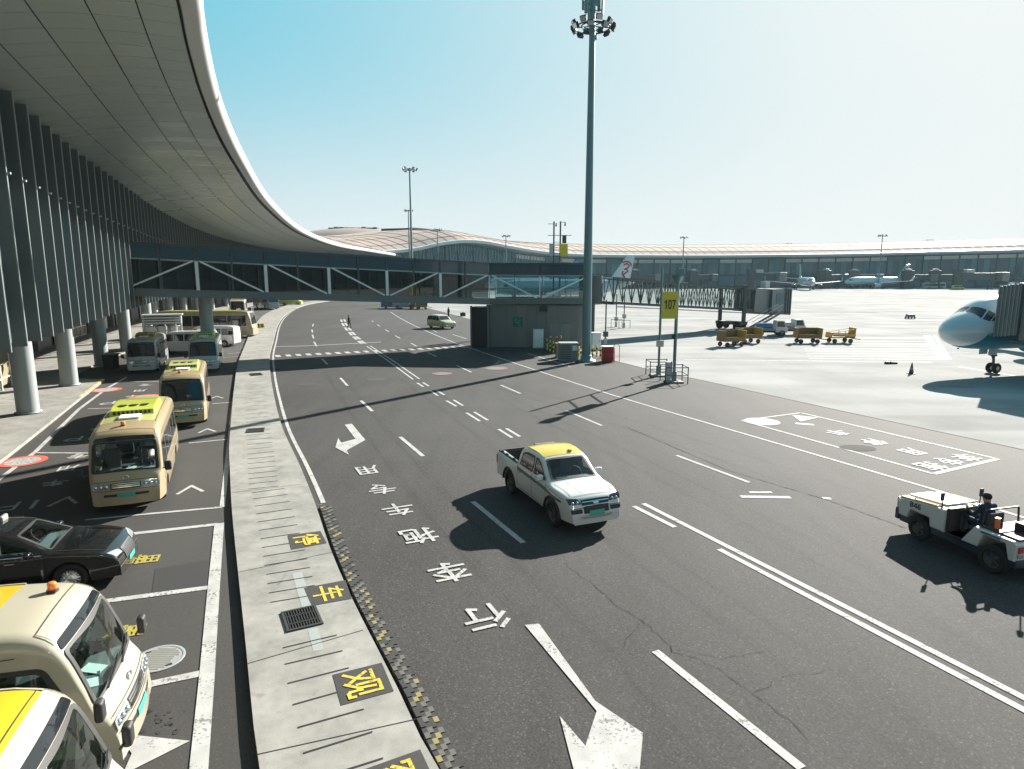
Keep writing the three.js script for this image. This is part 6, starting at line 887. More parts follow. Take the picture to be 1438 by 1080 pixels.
// ---------------------------------------------------------------- jet bridges
function jetBridge(label, a, b, ya, yb, yh, c = {}) {   // tunnel from a to b [x,z], floor heights ya,yb, tunnel height yh
  const o = thing('jet_bridge', label, 'jet bridge'); const A = V3(a[0], 0, a[1]), B = V3(b[0], 0, b[1]), dir = B.clone().sub(A), L = dir.length(); dir.normalize(); const nor = V3(-dir.z, 0, dir.x), W = c.w || 2.9, ry = Math.atan2(-dir.z, dir.x);
  const at = (t, off, y) => V3(A.x + dir.x * L * t + nor.x * off, y + ya + (yb - ya) * t, A.z + dir.z * L * t + nor.z * off);
  const bx = (t, off, y, sx, sy, sz) => { const p = at(t, off, y), g = box(0, 0, 0, sx, sy, sz, ry); g.translate(p.x, p.y, p.z); return g; };
  const n = c.n || 16, te = 0.82;
  for (const s of [1, -1]) {
    const off = s * W / 2; part(o, 'lower_chord', bar(at(0, off, 0), at(te, off, 0), 0.16, 0.3), M.steelDark); part(o, 'upper_chord', bar(at(0, off, yh), at(te, off, yh), 0.14, 0.22), M.steelDark);
    for (let i = 0; i < n; i++) { const t0 = te * i / n, t1 = te * (i + 1) / n, tm = (t0 + t1) / 2; part(o, 'vertical', bar(at(t0, off, 0.1), at(t0, off, yh - 0.1), 0.09), M.steelDark); part(o, 'diagonal', bar(at(t0, off, 0.1), at(tm, off, yh - 0.1), 0.07), M.steelDark); part(o, 'diagonal', bar(at(tm, off, yh - 0.1), at(t1, off, 0.1), 0.07), M.steelDark);
      const q = [at(t0, off - s * 0.15, 0.2), at(t1, off - s * 0.15, 0.2), at(t1, off - s * 0.15, yh - 0.15), at(t0, off - s * 0.15, yh - 0.15)], g = new THREE.BufferGeometry().setFromPoints(q); g.setIndex([0, 1, 2, 0, 2, 3]); part(o, 'glass_pane', plain(g), phys(0.75, 0.82, 0.82, 0.03, 0, { transmission: 1, thickness: 0 })); }
  }
  part(o, 'floor', bar(at(0, 0, 0), at(te, 0, 0), W - 0.3, 0.16), M.steelDark); part(o, 'roof', bar(at(0, 0, yh + 0.05), at(te, 0, yh + 0.05), W - 0.2, 0.1), M.galv);
  for (const r of [0.2, 0.45]) part(o, 'cable', bar(at(0.02, W / 2 + 0.05, -0.3 - r * 0.3), at(te, W / 2 + 0.05, -0.3 - r * 0.3), 0.05), M.plastic);
  // rotunda
  part(o, 'rotunda', (() => { const g = new THREE.CylinderGeometry(1.3, 1.3, yh + 0.2, 24); const p = at(-0.06, 0, yh / 2); g.translate(p.x, p.y, p.z); return g; })(), M.steelDark); part(o, 'rotunda_post', (() => { const p = at(-0.06, 0, 0); return rod([p.x, 0, p.z], [p.x, p.y, p.z], 0.5, 0.5, 16); })(), M.steelDark);
  // telescoped end section and cab
  part(o, 'end_section', bar(at(te - 0.02, 0, yh / 2), at(0.9, 0, yh / 2), W + 0.35, yh + 0.4), M.clad);
  const cb = part(o, 'cab', bx(0.955, 0, yh / 2, 3.4, yh + 0.75, W + 1.1), M.clad); for (const [t, w] of [[0.945, 0.9], [0.97, 0.8]]) part(cb, 'cab_window', bx(t, (W + 1.1) / 2 + 0.02, yh / 2 + 0.35, w, 1.5, 0.04), M.glassTeal);
  for (let i = 0; i < 6; i++) part(cb, 'canopy_fold', bx(1.0 + 0.008 * i, 0.1, yh / 2 + 0.1, 0.12, yh + 0.95 - (i % 2) * 0.25, W + 1.3 - (i % 2) * 0.25), i % 2 ? M.steelDark : M.clad);
  part(cb, 'air_unit', bx(0.94, 0, yh + 0.85, 1.0, 0.9, 0.8), M.galv);
  // drive column, wheel bogie
  const tw = 0.72; for (const s of [1, -1]) { part(o, 'lift_column', (() => { const p = at(tw, s * (W / 2 + 0.4), 0); return bar([p.x, 0.9, p.z], [p.x, p.y + yh + 0.5, p.z], 0.42); })(), M.steelDark); }
  const pw = at(tw, 0, 0), bg = sub(o, 'wheel_bogie'); const bb = box(0, 0.85, 0, 1.5, 0.4, W + 1.0, ry); bb.translate(pw.x, 0, pw.z); part(bg, 'bogie_beam', bb, M.steelDark); for (const s of [1, -1]) for (const d of [-0.7, 0.7]) { const t = lathe([[0.2, -0.2], [0.5, -0.2], [0.55, 0], [0.5, 0.2], [0.2, 0.2]], 20); t.rotateX(Math.PI / 2); t.rotateY(ry); t.translate(pw.x + nor.x * s * 1.3 + dir.x * d, 0.55, pw.z + nor.z * s * 1.3 + dir.z * d); part(bg, 'tyre', t, M.tyre); }
  // service stair
  const st = sub(o, 'service_stair'); const q0 = at(0.93, W / 2 + 0.9, 0), q1 = at(0.72, W / 2 + 0.9, 0); q1.y = 0.1; for (const s of [0, 0.8]) { const e = nor.clone().multiplyScalar(s); part(st, 'stringer', bar(q0.clone().add(e), q1.clone().add(e), 0.08, 0.25), M.steelDark); part(st, 'handrail', bar(q0.clone().add(e).add(V3(0, 1, 0)), q1.clone().add(e).add(V3(0, 1, 0)), 0.05), M.galv); } const ns = 11; for (let i = 1; i < ns; i++) { const p = q0.clone().lerp(q1, i / ns).addScaledVector(nor, 0.4), g = box(0, 0, 0, 0.28, 0.04, 0.8, ry); g.translate(p.x, p.y, p.z); part(st, 'step', g, M.galv); }
  return o;
}
jetBridge('truss jet bridge with glazed sides stretching over the apron behind the 107 sign', [10.2, -73.6], [36.5, -92.5], 4.1, 2.05, 2.7, { n: 18 });
{ // jet bridge head at the docked airliner, with folded canopy
  const o = thing('jet_bridge', 'grey jet bridge head with pleated canopy pressed against the docked airliner', 'jet bridge');
  const p = G(1394, 524), h = [-0.962, 0.272], pt = (back, out, y) => V3(p[0] - h[0] * back - h[1] * -out, y, p[1] - h[1] * back + (-h[0]) * out);      // back along the fuselage, out towards the camera side
  const ry = H(...h); const bx = (bk, out, y, sx, sy, sz, r = 0) => { const q = pt(bk - 2.2, out, y), g = box(0, 0, 0, sx, sy, sz, ry + r); g.translate(q.x, q.y, q.z); return g; };
  for (let i = 0; i < 12; i++) part(o, 'canopy_pleat', bx(1.3 - (i % 2) * 0.03, 1.75 + i * 0.12, 4.65 + i * 0.02, 3.4 - i * 0.035 - (i % 2) * 0.1, 3.5 - (i % 2) * 0.1, 0.1), i % 2 ? M.clad : M.grey);
  part(o, 'cab', bx(1.5, 4.6, 4.6, 3.0, 3.7, 2.9), M.clad); part(o, 'cab_floor', bx(1.5, 4.4, 2.65, 3.3, 0.2, 3.4), M.steelDark); part(o, 'cab_roof', bx(1.5, 4.5, 6.55, 3.3, 0.14, 3.2), M.galv);
  for (const k of [0.7, 1.9]) part(o, 'cab_panel', bx(k, 6.07, 4.7, 0.95, 3.2, 0.06), M.cladB); part(o, 'grab_bar', bx(1.25, 6.15, 4.6, 0.12, 1.0, 0.1), M.galv); part(o, 'cab_window', bx(2.6, 6.08, 5.0, 0.5, 1.4, 0.05), M.glassTeal);
  part(o, 'tunnel', bar(pt(3.0, 5, 4.7), pt(26, 14, 4.9), 3.1, 3.0), M.clad); part(o, 'lift_column', bar(pt(7, 6.6, 0), pt(7, 6.6, 6.8), 0.5), M.steelDark); const q = pt(1.6, 4.5, 6.6); part(o, 'warning_lamp', (() => { const g = lathe([[0, 0.9], [0.1, 0.86], [0.12, 0.7], [0.03, 0.68], [0.03, 0], [0, 0]], 12); g.translate(q.x, q.y, q.z); return g; })(), M.tail);
}
// ---------------------------------------------------------------- light masts
function mast(label, pos, h, r0, r1, c = {}) {
  const o = thing('light_mast', label, 'light mast', [pos[0], 0, pos[1]], 0); const n = c.n || 14, R = c.R || 1.35, hl = c.ring || h - 1.5;
  part(o, 'pole', rod([0, 0.1, 0], [0, h, 0], r0, r1, 18), M.mast); part(o, 'base_plate', lathe([[0, 0], [r0 * 2.0, 0], [r0 * 2.0, 0.12], [r0 * 1.3, 0.16], [r0 * 1.15, 0.5], [r0, 0.55]], 20), M.mast);
  const k = R / 1.35; part(o, 'lamp_ring', merge([(() => { const g = new THREE.TorusGeometry(R, 0.06 * k, 8, 32); g.rotateX(Math.PI / 2); g.translate(0, hl, 0); return g; })(), (() => { const g = new THREE.TorusGeometry(R * 0.62, 0.05 * k, 8, 28); g.rotateX(Math.PI / 2); g.translate(0, hl + 0.12, 0); return g; })(), ...[0, 1, 2, 3, 4, 5].map(i => rod([0, hl + 0.1, 0], [Math.cos(i * Math.PI / 3) * R, hl, Math.sin(i * Math.PI / 3) * R], 0.04 * k))]), M.steelDark);
  for (let i = 0; i < n; i++) { const a = i / n * Math.PI * 2 + 0.2, rr0 = R * (i % 3 === 0 ? 1.12 : 1.0), g = box(0, 0, 0, 0.24 * k, 0.42 * k, 0.5 * k, 0, 0.03); g.rotateZ(-0.5); g.rotateY(-a); g.translate(Math.cos(a) * (rr0 + 0.12), hl + (i % 2 ? 0.26 : -0.12) * k, Math.sin(a) * (rr0 + 0.12)); const l = part(o, 'floodlight', g, M.plastic); const f = box(0.13 * k, 0, 0, 0.02, 0.34 * k, 0.42 * k); f.rotateZ(-0.5); f.rotateY(-a); f.translate(Math.cos(a) * (rr0 + 0.12), hl + (i % 2 ? 0.26 : -0.12) * k, Math.sin(a) * (rr0 + 0.12)); part(l, 'floodlight_glass', f, M.lampGlass); }
  if (c.antenna) { for (let i = 0; i < 6; i++) { const a = i / 6 * Math.PI * 2 + 0.3, y = hl + 1.6 + (i % 2) * 0.5; const g = box(Math.cos(a) * 0.75, y, Math.sin(a) * 0.75, 0.16, 1.5, 0.26, -a, 0.03), p = part(o, 'antenna_panel', g, M.mast); part(p, 'antenna_arm', merge([bar([0, y + 0.4, 0], [Math.cos(a) * 0.7, y + 0.4, Math.sin(a) * 0.7], 0.05), bar([0, y - 0.4, 0], [Math.cos(a) * 0.7, y - 0.4, Math.sin(a) * 0.7], 0.05)]), M.steelDark); } }
  return o;
}
{
  const b = G(823, 507.5); mast('tall blue-grey floodlight mast with antennas beside the footbridge end', b, 31, 0.4, 0.2, { ring: HT(39, -b[1]), R: 1.35, n: 16, antenna: true });
  const far = (px, pyTop, d, label, R = 1.6) => { const p = AH(px, d, 20); const h = HT(pyTop, d); return mast(label, p, h, 0.35, 0.18, { ring: h - 0.4, R, n: 10 }); };
  far(577, 236, 165, 'tall floodlight mast beyond the footbridge, taller of two close together', 1.5); far(574.5, 294.5, 260, 'thin floodlight mast just behind a taller one beyond the footbridge', 1.4);
  far(614.5, 321.5, 285, 'floodlight mast against the wavy glass hump of the terminal wing', 1.5); far(710.5, 330.5, 310, 'short floodlight mast where the wavy roof slopes down', 1.6);
  far(960, 332.5, 300, 'floodlight mast standing behind the jet bridge cab', 1.4); far(1238, 330, 330, 'floodlight mast with spike behind the swallow-emblem airliner', 1.7);
  for (const [px, py, lab] of [[1107, 342, 'floodlight head peeking over the terminal wing roof near the red-nosed airliner'], [1304, 337, 'lone floodlight head peeking over the bright end of the terminal wing roof']]) far(px, py, 450, lab, 1.8);
}
// ---------------------------------------------------------------- stand sign 107
{
  const a = G(924.5, 528), b = G(946, 537), o = thing('stand_sign', 'yellow 107 stand sign on two steel poles with guard rails', 'sign');
  const A = V3(a[0], 0, a[1]), B = V3(b[0], 0, b[1]);
  for (const [p, h, r] of [[A, 7.6, 0.085], [B, 7.6, 0.11]]) { part(o, 'pole', rod([p.x, 0.1, p.z], [p.x, h, p.z], r), M.mast); part(o, 'pole_base', box(p.x, 0.42, p.z, 0.3, 0.65, 0.3, 0, 0.03), M.mast); part(o, 'footing', box(p.x, 0.06, p.z, 1.1, 0.12, 1.1), M.conc); }
  const dx = B.clone().sub(A).setY(0), L = dx.length(); dx.normalize(); const toC = V3(-dx.z, 0, dx.x), ry = Math.atan2(-dx.z, dx.x), mid = A.clone().lerp(B, 0.5).addScaledVector(toC, 0.16);
  const yT = HT(409.5, 43.2), yB = HT(447.5, 43.2), W = 1.0, pn = box(0, 0, 0, W, yT - yB, 0.08, 0, 0.02); const ang = 0.12; pn.rotateY(ang); const c = AH(939.5, 43.3, (yT + yB) / 2); pn.translate(c[0], (yT + yB) / 2, c[1] + 0.2);
  const panel = part(o, 'sign_panel', pn, M.signYellow, { label: 'yellow panel reading 107' });
  const tg = new TextGeometry('107', { font, size: 0.56, depth: 0.012, curveSegments: 6 }); tg.computeBoundingBox(); const bb = tg.boundingBox; tg.translate(-(bb.min.x + bb.max.x) / 2, -(bb.min.y + bb.max.y) / 2, 0.042); tg.scale(0.62, 1.1, 1); tg.rotateY(ang); tg.translate(c[0], (yT + yB) / 2 + 0.05, c[1] + 0.2); part(panel, 'lettering', tg, M.plastic);
  part(o, 'crossbar', merge([bar([A.x, yT - 0.3, A.z], [B.x, yT - 0.3, B.z], 0.07), bar([A.x, yB + 0.3, A.z], [B.x, yB + 0.3, B.z], 0.07)]), M.mast);
  part(o, 'control_box', box(A.x, 2.35, A.z + 0.16, 0.5, 0.45, 0.2, 0, 0.02), M.galv); part(o, 'equipment_cabinet', box(B.x - 0.42, 0.75, B.z + 0.05, 0.34, 1.3, 0.34, 0, 0.02), M.galv);
  part(o, 'guidance_box', merge([box(B.x + 0.1, 7.3, B.z, 0.55, 0.5, 0.35, 0, 0.03), lathe([[0.12, 0], [0.4, 0.55], [0.36, 0.62], [0, 0.62]], 4).translate(B.x, 6.55, B.z)]), M.mast); part(o, 'camera', box(B.x - 0.16, 3.1, B.z + 0.15, 0.22, 0.28, 0.2, 0, 0.03), M.plastic);
  for (const [p, s] of [[A, 0.75], [B, 0.75]]) { const q = [[-s, -s], [s, -s], [s, s], [-s, s]]; for (let i = 0; i < 4; i++) { const u = q[i], v = q[(i + 1) % 4]; part(o, 'rail_post', rod([p.x + u[0], 0, p.z + u[1]], [p.x + u[0], 1.15, p.z + u[1]], 0.035), M.steelDark); if (i !== (p === A ? 1 : 3)) part(o, 'rail', merge([rod([p.x + u[0], 1.1, p.z + u[1]], [p.x + v[0], 1.1, p.z + v[1]], 0.03), rod([p.x + u[0], 0.6, p.z + u[1]], [p.x + v[0], 0.6, p.z + v[1]], 0.025)]), M.steelDark); } }
}
{ // camera masts with a second yellow stand sign, behind the footbridge end
  const o = thing('stand_sign', 'pair of dark camera masts with a small yellow sign rising behind the footbridge roof', 'sign'); const d = 84, X = px => AH(px, d, 9)[0], yy = py => HT(py, d);
  for (const px of [777.5, 786.5]) part(o, 'pole', rod([X(px), 0, -d], [X(px), yy(311), -d], 0.1), M.steelDark);
  part(o, 'crossarm', merge([bar([X(769), yy(314.5), -d], [X(777), yy(314.5), -d], 0.06), bar([X(786), yy(312), -d], [X(793), yy(312), -d], 0.06), bar([X(769), yy(330.5), -d], [X(802), yy(330.5), -d], 0.07)]), M.steelDark);
  for (const [px, py] of [[780.5, 318], [793, 317]]) part(o, 'camera', rod([X(px), yy(py), -d], [X(px), yy(py - 5), -d], 0.12, 0.06), M.plastic);
  part(o, 'sign_panel', box(X(791.5), yy(351), -d + 0.25, 0.95, yy(343) - yy(359.5), 0.08), M.signYellow); part(o, 'equipment_box', box(X(774), yy(351), -d + 0.2, 0.5, 1.5, 0.4), M.galv); part(o, 'equipment_box', box(X(792), yy(336), -d + 0.1, 0.5, 1.0, 0.3), M.steelDark); part(o, 'ladder', merge([...Array(9)].map((_, i) => bar([X(777.5), yy(372 - i * 4), -d], [X(786.5), yy(372 - i * 4), -d], 0.05))), M.steelDark);
}
// posts with equipment on the apron
for (const [px, py, top, lab] of [[850, 484, 421, 'slim post with a valve box on it behind the red hydrant cage'], [865, 459, 413, 'thin pole on a small railed pad under the jet bridge'], [876, 460.5, 413, 'pole with a grey control box on the railed pad under the jet bridge']]) {
  const p = G(px, py), d = -p[1], o = thing('apron_post', lab, 'post', [p[0], 0, p[1]]); const h = HT(top, d); part(o, 'pole', rod([0, 0, 0], [0, h, 0], 0.07), M.steelDark); part(o, 'base', box(0, 0.35, 0, 0.3, 0.7, 0.3, 0, 0.03), M.galv); part(o, 'valve_box', box(0, px === 876 ? 1.6 : 1.1, 0.1, 0.5, 0.55, 0.35, 0, 0.03), px === 850 ? M.steelDark : M.galv);
  if (px !== 850) { for (const s of [-1, 1]) { part(o, 'rail_post', rod([s * 0.75, 0, 0.5], [s * 0.75, 1.1, 0.5], 0.035), M.steelDark); } part(o, 'rail', rod([-0.75, 1.05, 0.5], [0.75, 1.05, 0.5], 0.03), M.steelDark); }
}
// ---------------------------------------------------------------- cabinets, bollards and rails round the mast foot
function cabinetT(label, px, py, w, h, d, m, extra) { const p = G(px, py), o = thing('equipment_cabinet', label, 'cabinet', [p[0], Y.road, p[1]], 0.05); part(o, 'housing', box(0, h / 2 + 0.08, 0, w, h, d, 0, 0.03), m); part(o, 'plinth', box(0, 0.04, 0, w + 0.1, 0.08, d + 0.1), M.grey); part(o, 'cover', box(0, h + 0.1, 0, w + 0.08, 0.05, d + 0.08, 0, 0.02), m === M.grey ? M.galv : m); part(o, 'door', box(0, h / 2 + 0.08, d / 2 + 0.012, w * 0.86, h * 0.86, 0.02), m); part(o, 'handle', box(w * 0.32, h / 2 + 0.1, d / 2 + 0.035, 0.03, 0.16, 0.03), M.plastic); if (extra) extra(o); return o; }
cabinetT('tall white cabinet standing against the metal-clad block', 755.5, 489, 1.0, 1.75, 0.7, M.cabinet);
cabinetT('dark slatted generator cabinet with a pale top beside the mast', 797.5, 506, 1.55, 1.4, 1.2, M.grey, o => { for (let i = 0; i < 8; i++) part(o, 'slat', box(-0.28, 0.25 + i * 0.15, 0.625, 0.85, 0.05, 0.03), M.plastic); part(o, 'notice', box(0.5, 1.1, 0.63, 0.42, 0.42, 0.02), M.cabinet); });
cabinetT('small grey-brown cabinet tucked beside the slatted generator cabinet', 785, 502, 0.6, 1.15, 0.6, mat(0.16, 0.14, 0.1, 0.6));
cabinetT('white cabinet behind the mast close to the red hydrant cage', 836.5, 492, 0.85, 1.6, 0.7, M.cabinet);
{ const p = G(853, 508), o = thing('hydrant_cage', 'red caged hydrant box with white top beside the mast', 'hydrant cage', [p[0], Y.road, p[1]]); part(o, 'box', box(0, 0.65, 0, 0.95, 1.2, 0.8, 0, 0.03), M.red); part(o, 'lid', box(0, 1.28, 0, 1.0, 0.07, 0.85, 0, 0.02), M.cabinet); for (let i = 0; i < 5; i++) part(o, 'cage_bar', rod([-0.5 + i * 0.25, 0, 0.48], [-0.5 + i * 0.25, 1.2, 0.48], 0.025), M.red); for (const y of [0.35, 0.85]) part(o, 'cage_rail', bar([-0.55, y, 0.48], [0.55, y, 0.48], 0.04), M.plastic); part(o, 'hose_loop', new THREE.TorusGeometry(0.25, 0.025, 8, 20, Math.PI).translate(0.7, 1.25, 0.2), M.plastic); for (const s of [0.45, 0.95]) part(o, 'hose_pipe', rod([s, 0, 0.2], [s, 1.25, 0.2], 0.025), M.plastic); }
{ let first; for (const [px, py] of [[768, 491], [772.5, 493], [777, 495], [781, 497.5], [808, 506.5], [813, 504], [818, 507], [832, 503], [838, 501], [843, 503.5]]) { const p = G(px, py); if (!first) { first = thing('safety_bollard', 'yellow and black striped bollard guarding the cabinets near the mast', 'bollard', [p[0], Y.road, p[1]], 0, 'striped bollards round the cabinets'); for (let i = 0; i < 5; i++) part(first, 'stripe', rod([0, i * 0.2, 0], [0, i * 0.2 + 0.2, 0], 0.07, 0.07, 12), i % 2 ? M.plastic : M.safety); part(first, 'cap', new THREE.SphereGeometry(0.07, 12, 8).translate(0, 1.0, 0), M.safety); } else dup(first, [p[0], Y.road, p[1]], 0); } }
{ const p = G(776, 492), o = thing('pipe_manifold', 'cluster of red and yellow hydrant pipes beside the white cabinet', 'pipes', [p[0], Y.road, p[1]]); for (let i = 0; i < 4; i++) { part(o, 'pipe', merge([rod([-0.5 + i * 0.3, 0, 0], [-0.5 + i * 0.3, 0.7 + (i % 2) * 0.5, 0], 0.06), rod([-0.5 + i * 0.3, 0.7 + (i % 2) * 0.5, 0], [-0.3 + i * 0.3, 0.7 + (i % 2) * 0.5, 0.2], 0.06)]), i % 2 ? M.red : M.safety); part(o, 'valve', new THREE.SphereGeometry(0.11, 12, 8).translate(-0.5 + i * 0.3, 0.75 + (i % 2) * 0.5, 0), i % 2 ? M.safety : M.red); } }
{ const p = G(808, 505.5), o = thing('safety_railing', 'yellow and black low safety railing in front of the mast foot', 'railing', [p[0], Y.road, p[1]]); for (let i = 0; i < 4; i++) part(o, 'rail_post', rod([-0.9 + i * 0.6, 0, 0.2], [-0.9 + i * 0.6, 1.0, 0.2], 0.04), i % 2 ? M.plastic : M.safety); for (const y of [0.5, 0.95]) for (let i = 0; i < 6; i++) part(o, 'rail', rod([-0.9 + i * 0.3, y, 0.2], [-0.6 + i * 0.3, y, 0.2], 0.035), i % 2 ? M.plastic : M.safety); }
// ---------------------------------------------------------------- baggage carts, tugs, cones
function cart(label, px, py, turn, solid) {
  const p = G(px, py), o = thing('baggage_cart', label, 'baggage cart', [p[0], 0.005, p[1]], turn, 'baggage carts by the jet bridge'); part(o, 'deck', box(0, 0.62, 0, 2.5, 0.14, 1.4, 0, 0.02), M.cartRust);
  for (const x of [-0.85, 0.85]) for (const s of [-1, 1]) wheel(o, x, 0.24, s * 0.58, 0.24, 0.14, 4, M.hub);
  const end = ext([[1.2, 0.68], [1.26, 0.68], [1.32, 1.62], [1.26, 1.62]], 1.4, 0.01); part(o, 'end_panel', end, M.cartYellow); const e2 = part(o, 'end_panel', ext([[-1.26, 0.68], [-1.2, 0.68], [-1.12, solid ? 1.62 : 1.15], [-1.18, solid ? 1.62 : 1.15]], 1.4, 0.01), solid ? M.cartRust : M.cartYellow);
  for (const s of [-1, 1]) { if (solid) part(o, 'side_panel', ext([[-1.2, 0.68], [1.22, 0.68], [1.28, s < 0 ? 1.6 : 1.0], [-1.1, s < 0 ? 1.6 : 1.0]], 0.04, 0.01).translate(0, 0, s * 0.68), M.cartRust); else { part(o, 'side_rail', merge([bar([-1.15, 1.1, s * 0.68], [1.28, 1.5, s * 0.68], 0.05), bar([-1.2, 0.95, s * 0.68], [1.24, 0.95, s * 0.68], 0.05), bar([0.2, 0.7, s * 0.68], [0.2, 1.33, s * 0.68], 0.05)]), M.cartYellow); part(o, 'side_board', box(0.1, 0.83, s * 0.68, 2.4, 0.22, 0.04), M.cartYellow); } }
  part(o, 'drawbar', bar([1.2, 0.5, 0], [2.2, 0.35, 0], 0.08), M.plastic); return o;
}
const ct = H(1, 0.12);
cart('rusty high-sided baggage cart with yellow end board, last in the row', 1026, 486.5, H(1, -0.35), true); cart('rusty high-sided baggage cart coupled close to the small tug truck', 1050, 482, H(1, -0.35), true);
cart('brown boarded baggage cart with yellow end panel standing alone by the white truck', 1133, 482, H(1, 0.05), true); cart('low open yellow-railed baggage cart at the end of the line', 1179, 481.5, H(1, -0.03), false);
function truck(label, px, py, turn, body, deckM) { const p = G(px, py), o = thing('tug_truck', label, 'truck', [p[0], 0.005, p[1]], turn); part(o, 'chassis', box(-0.3, 0.55, 0, 3.6, 0.2, 1.3, 0, 0.03), M.plastic); part(o, 'cab', ext([[0.35, 0.5], [1.7, 0.5], [1.72, 1.0], [1.55, 1.12], [1.3, 1.85], [0.45, 1.85], [0.35, 1.7]], 1.5, 0.05, 3), body); for (const s of [-1, 1]) { part(o, 'cab_window', ext([[0.5, 1.15], [1.42, 1.15], [1.22, 1.75], [0.5, 1.75]], 0.02, 0).translate(0, 0, s * 0.755), M.privacy); part(o, 'headlight', box(1.73, 0.75, s * 0.5, 0.04, 0.16, 0.24, 0, 0.02), M.lampGlass); for (const x of [1.1, -1.3]) wheel(o, x, 0.38, s * 0.64, 0.38, 0.24, 5, M.hub); } part(o, 'windshield', bar([1.57, 1.14, 0], [1.33, 1.8, 0], 1.3, 0.03, V3(1, 0, 0)), M.privacy); part(o, 'rear_deck', box(-0.85, 0.8, 0, 2.1, 0.3, 1.45, 0, 0.04), deckM); part(o, 'tank', rod([-1.7, 1.15, 0], [0.1, 1.15, 0], 0.4, 0.4, 18), deckM === M.rust ? M.galv : M.blue); return o; }
truck('small pale blue-grey tug truck hitched ahead of two rusty baggage carts', 1082, 472, H(1, 0.15), paintM(0.4, 0.47, 0.5), M.grey); truck('white service truck with red rear deck and tank by the jet bridge stair', 1108, 470, H(1, 0.05), M.wPaint, M.rust);
{ const p = G(1279.5, 525), o = thing('traffic_cone', 'dark traffic cone standing alone on the pale apron', 'cone', [p[0], 0.005, p[1]]); part(o, 'cone', lathe([[0.17, 0.04], [0.03, 0.82], [0, 0.83]], 20), mat(0.06, 0.03, 0.025, 0.6)); part(o, 'base', box(0, 0.025, 0, 0.45, 0.05, 0.45, 0, 0.01), M.plastic); part(o, 'reflective_band', lathe([[0.125, 0.3], [0.095, 0.46]], 20), M.grey); }
{ const p = G(1251, 511), o = thing('wheel_chock', 'low dark wheel chock bar lying on the pale apron', 'chock', [p[0], 0.005, p[1]], 0.05); part(o, 'bar', ext([[-0.5, 0], [0.5, 0], [0.48, 0.16], [-0.45, 0.2]], 0.25, 0.02), M.plastic); part(o, 'grip', box(0, 0.22, 0, 0.2, 0.05, 0.06, 0, 0.02), M.cartRust); }
{ const p = G(1278, 447.5), u = thing('ground_unit', 'small dark low ground unit left alone far out on the apron', 'equipment', [p[0], 0.005, p[1]]); part(u, 'housing', ext([[-0.6, 0.25], [0.6, 0.25], [0.5, 0.75], [-0.5, 0.75]], 0.9, 0.04), M.grey); for (const s of [-1, 1]) for (const z of [-0.4, 0.4]) wheel(u, s * 0.5, 0.16, z, 0.16, 0.1, 4, M.hub); const q = G(650, 444); const o = thing('wheel_chock', 'dark block lying on the apron left of the bridgehead doorway', 'chock', [q[0], 0.005, q[1]]); part(o, 'block', box(0, 0.3, 0, 0.8, 0.6, 0.8, 0.3, 0.04), M.plastic); part(o, 'grip', box(0, 0.65, 0, 0.4, 0.08, 0.1, 0.3, 0.02), M.grey); }
// vehicles and gear in front of the terminal wing
for (const [px, py, lab, m, k, tn] of [[1311, 405.5, 'pale high-lift catering truck below the terminal wing', M.wPaint, 'coach', H(1, 0.1)], [1345, 406.5, 'yellow service van below the terminal wing', M.lime, 'van', H(1, 0)], [1272, 404.5, 'low white van under the swallow-emblem tail', M.wPaint, 'van', H(-1, 0)], [965, 405, 'white coach at the foot of the terminal wing behind the jet bridge', M.wPaint, 'coach', H(1, 0.02)], [985, 406, 'silver van at the foot of the terminal wing behind the jet bridge', M.silver, 'van', H(1, 0.02)], [568, 433.5, 'silver van with a blue neighbour far along the road beyond the footbridge', M.silver, 'van', H(1, -0.2)], [552, 433, 'blue van far along the road beyond the footbridge', M.blue, 'van', H(1, -0.2)]]) { const p = G(px, py); van(k === 'coach' ? 'service_truck' : 'service_van', lab, k === 'coach' ? 'truck' : 'van', [p[0], 0.005, p[1]], tn, { ...(k === 'coach' ? coachC : vanC), body: m }); }
for (const [px, py, lab] of [[583, 434, 'rusty baggage cart next to the silver van far along the road'], [592, 434.5, 'rusty baggage cart at the end of the far road row']]) cart(lab, px, py, H(1, -0.1), true);
// dark passenger boarding bridges far off by the wing
for (const [px, d, lab, w] of [[1075, 335, 'dark jet bridge tower behind the red-nosed airliner', 14], [1375, 320, 'dark jet bridge cluster behind the docked airliner', 20]]) { const p = AH(px, d), o = thing('boarding_bridge', lab, 'jet bridge', [p[0], 0, p[1]]); part(o, 'tunnel', box(0, 6.2, 0, w, 3.2, 3.2, 0.1, 0.2), M.steelDark); part(o, 'cab', box(w / 2, 6.0, 1.5, 4.5, 4.2, 4.5, 0.3, 0.3), M.clad); part(o, 'rotunda', rod([-w / 2, 0, 0], [-w / 2, 9.5, 0], 2.2, 2.2, 16), M.steelDark); for (const s of [-1, 1]) part(o, 'leg', rod([w * 0.3, 0, s * 1.4], [w * 0.3, 6, s * 1.4], 0.4), M.steelDark); part(o, 'roof_unit', box(-w / 4, 8.6, 0, 4, 1.6, 2.2, 0, 0.1), M.galv); }
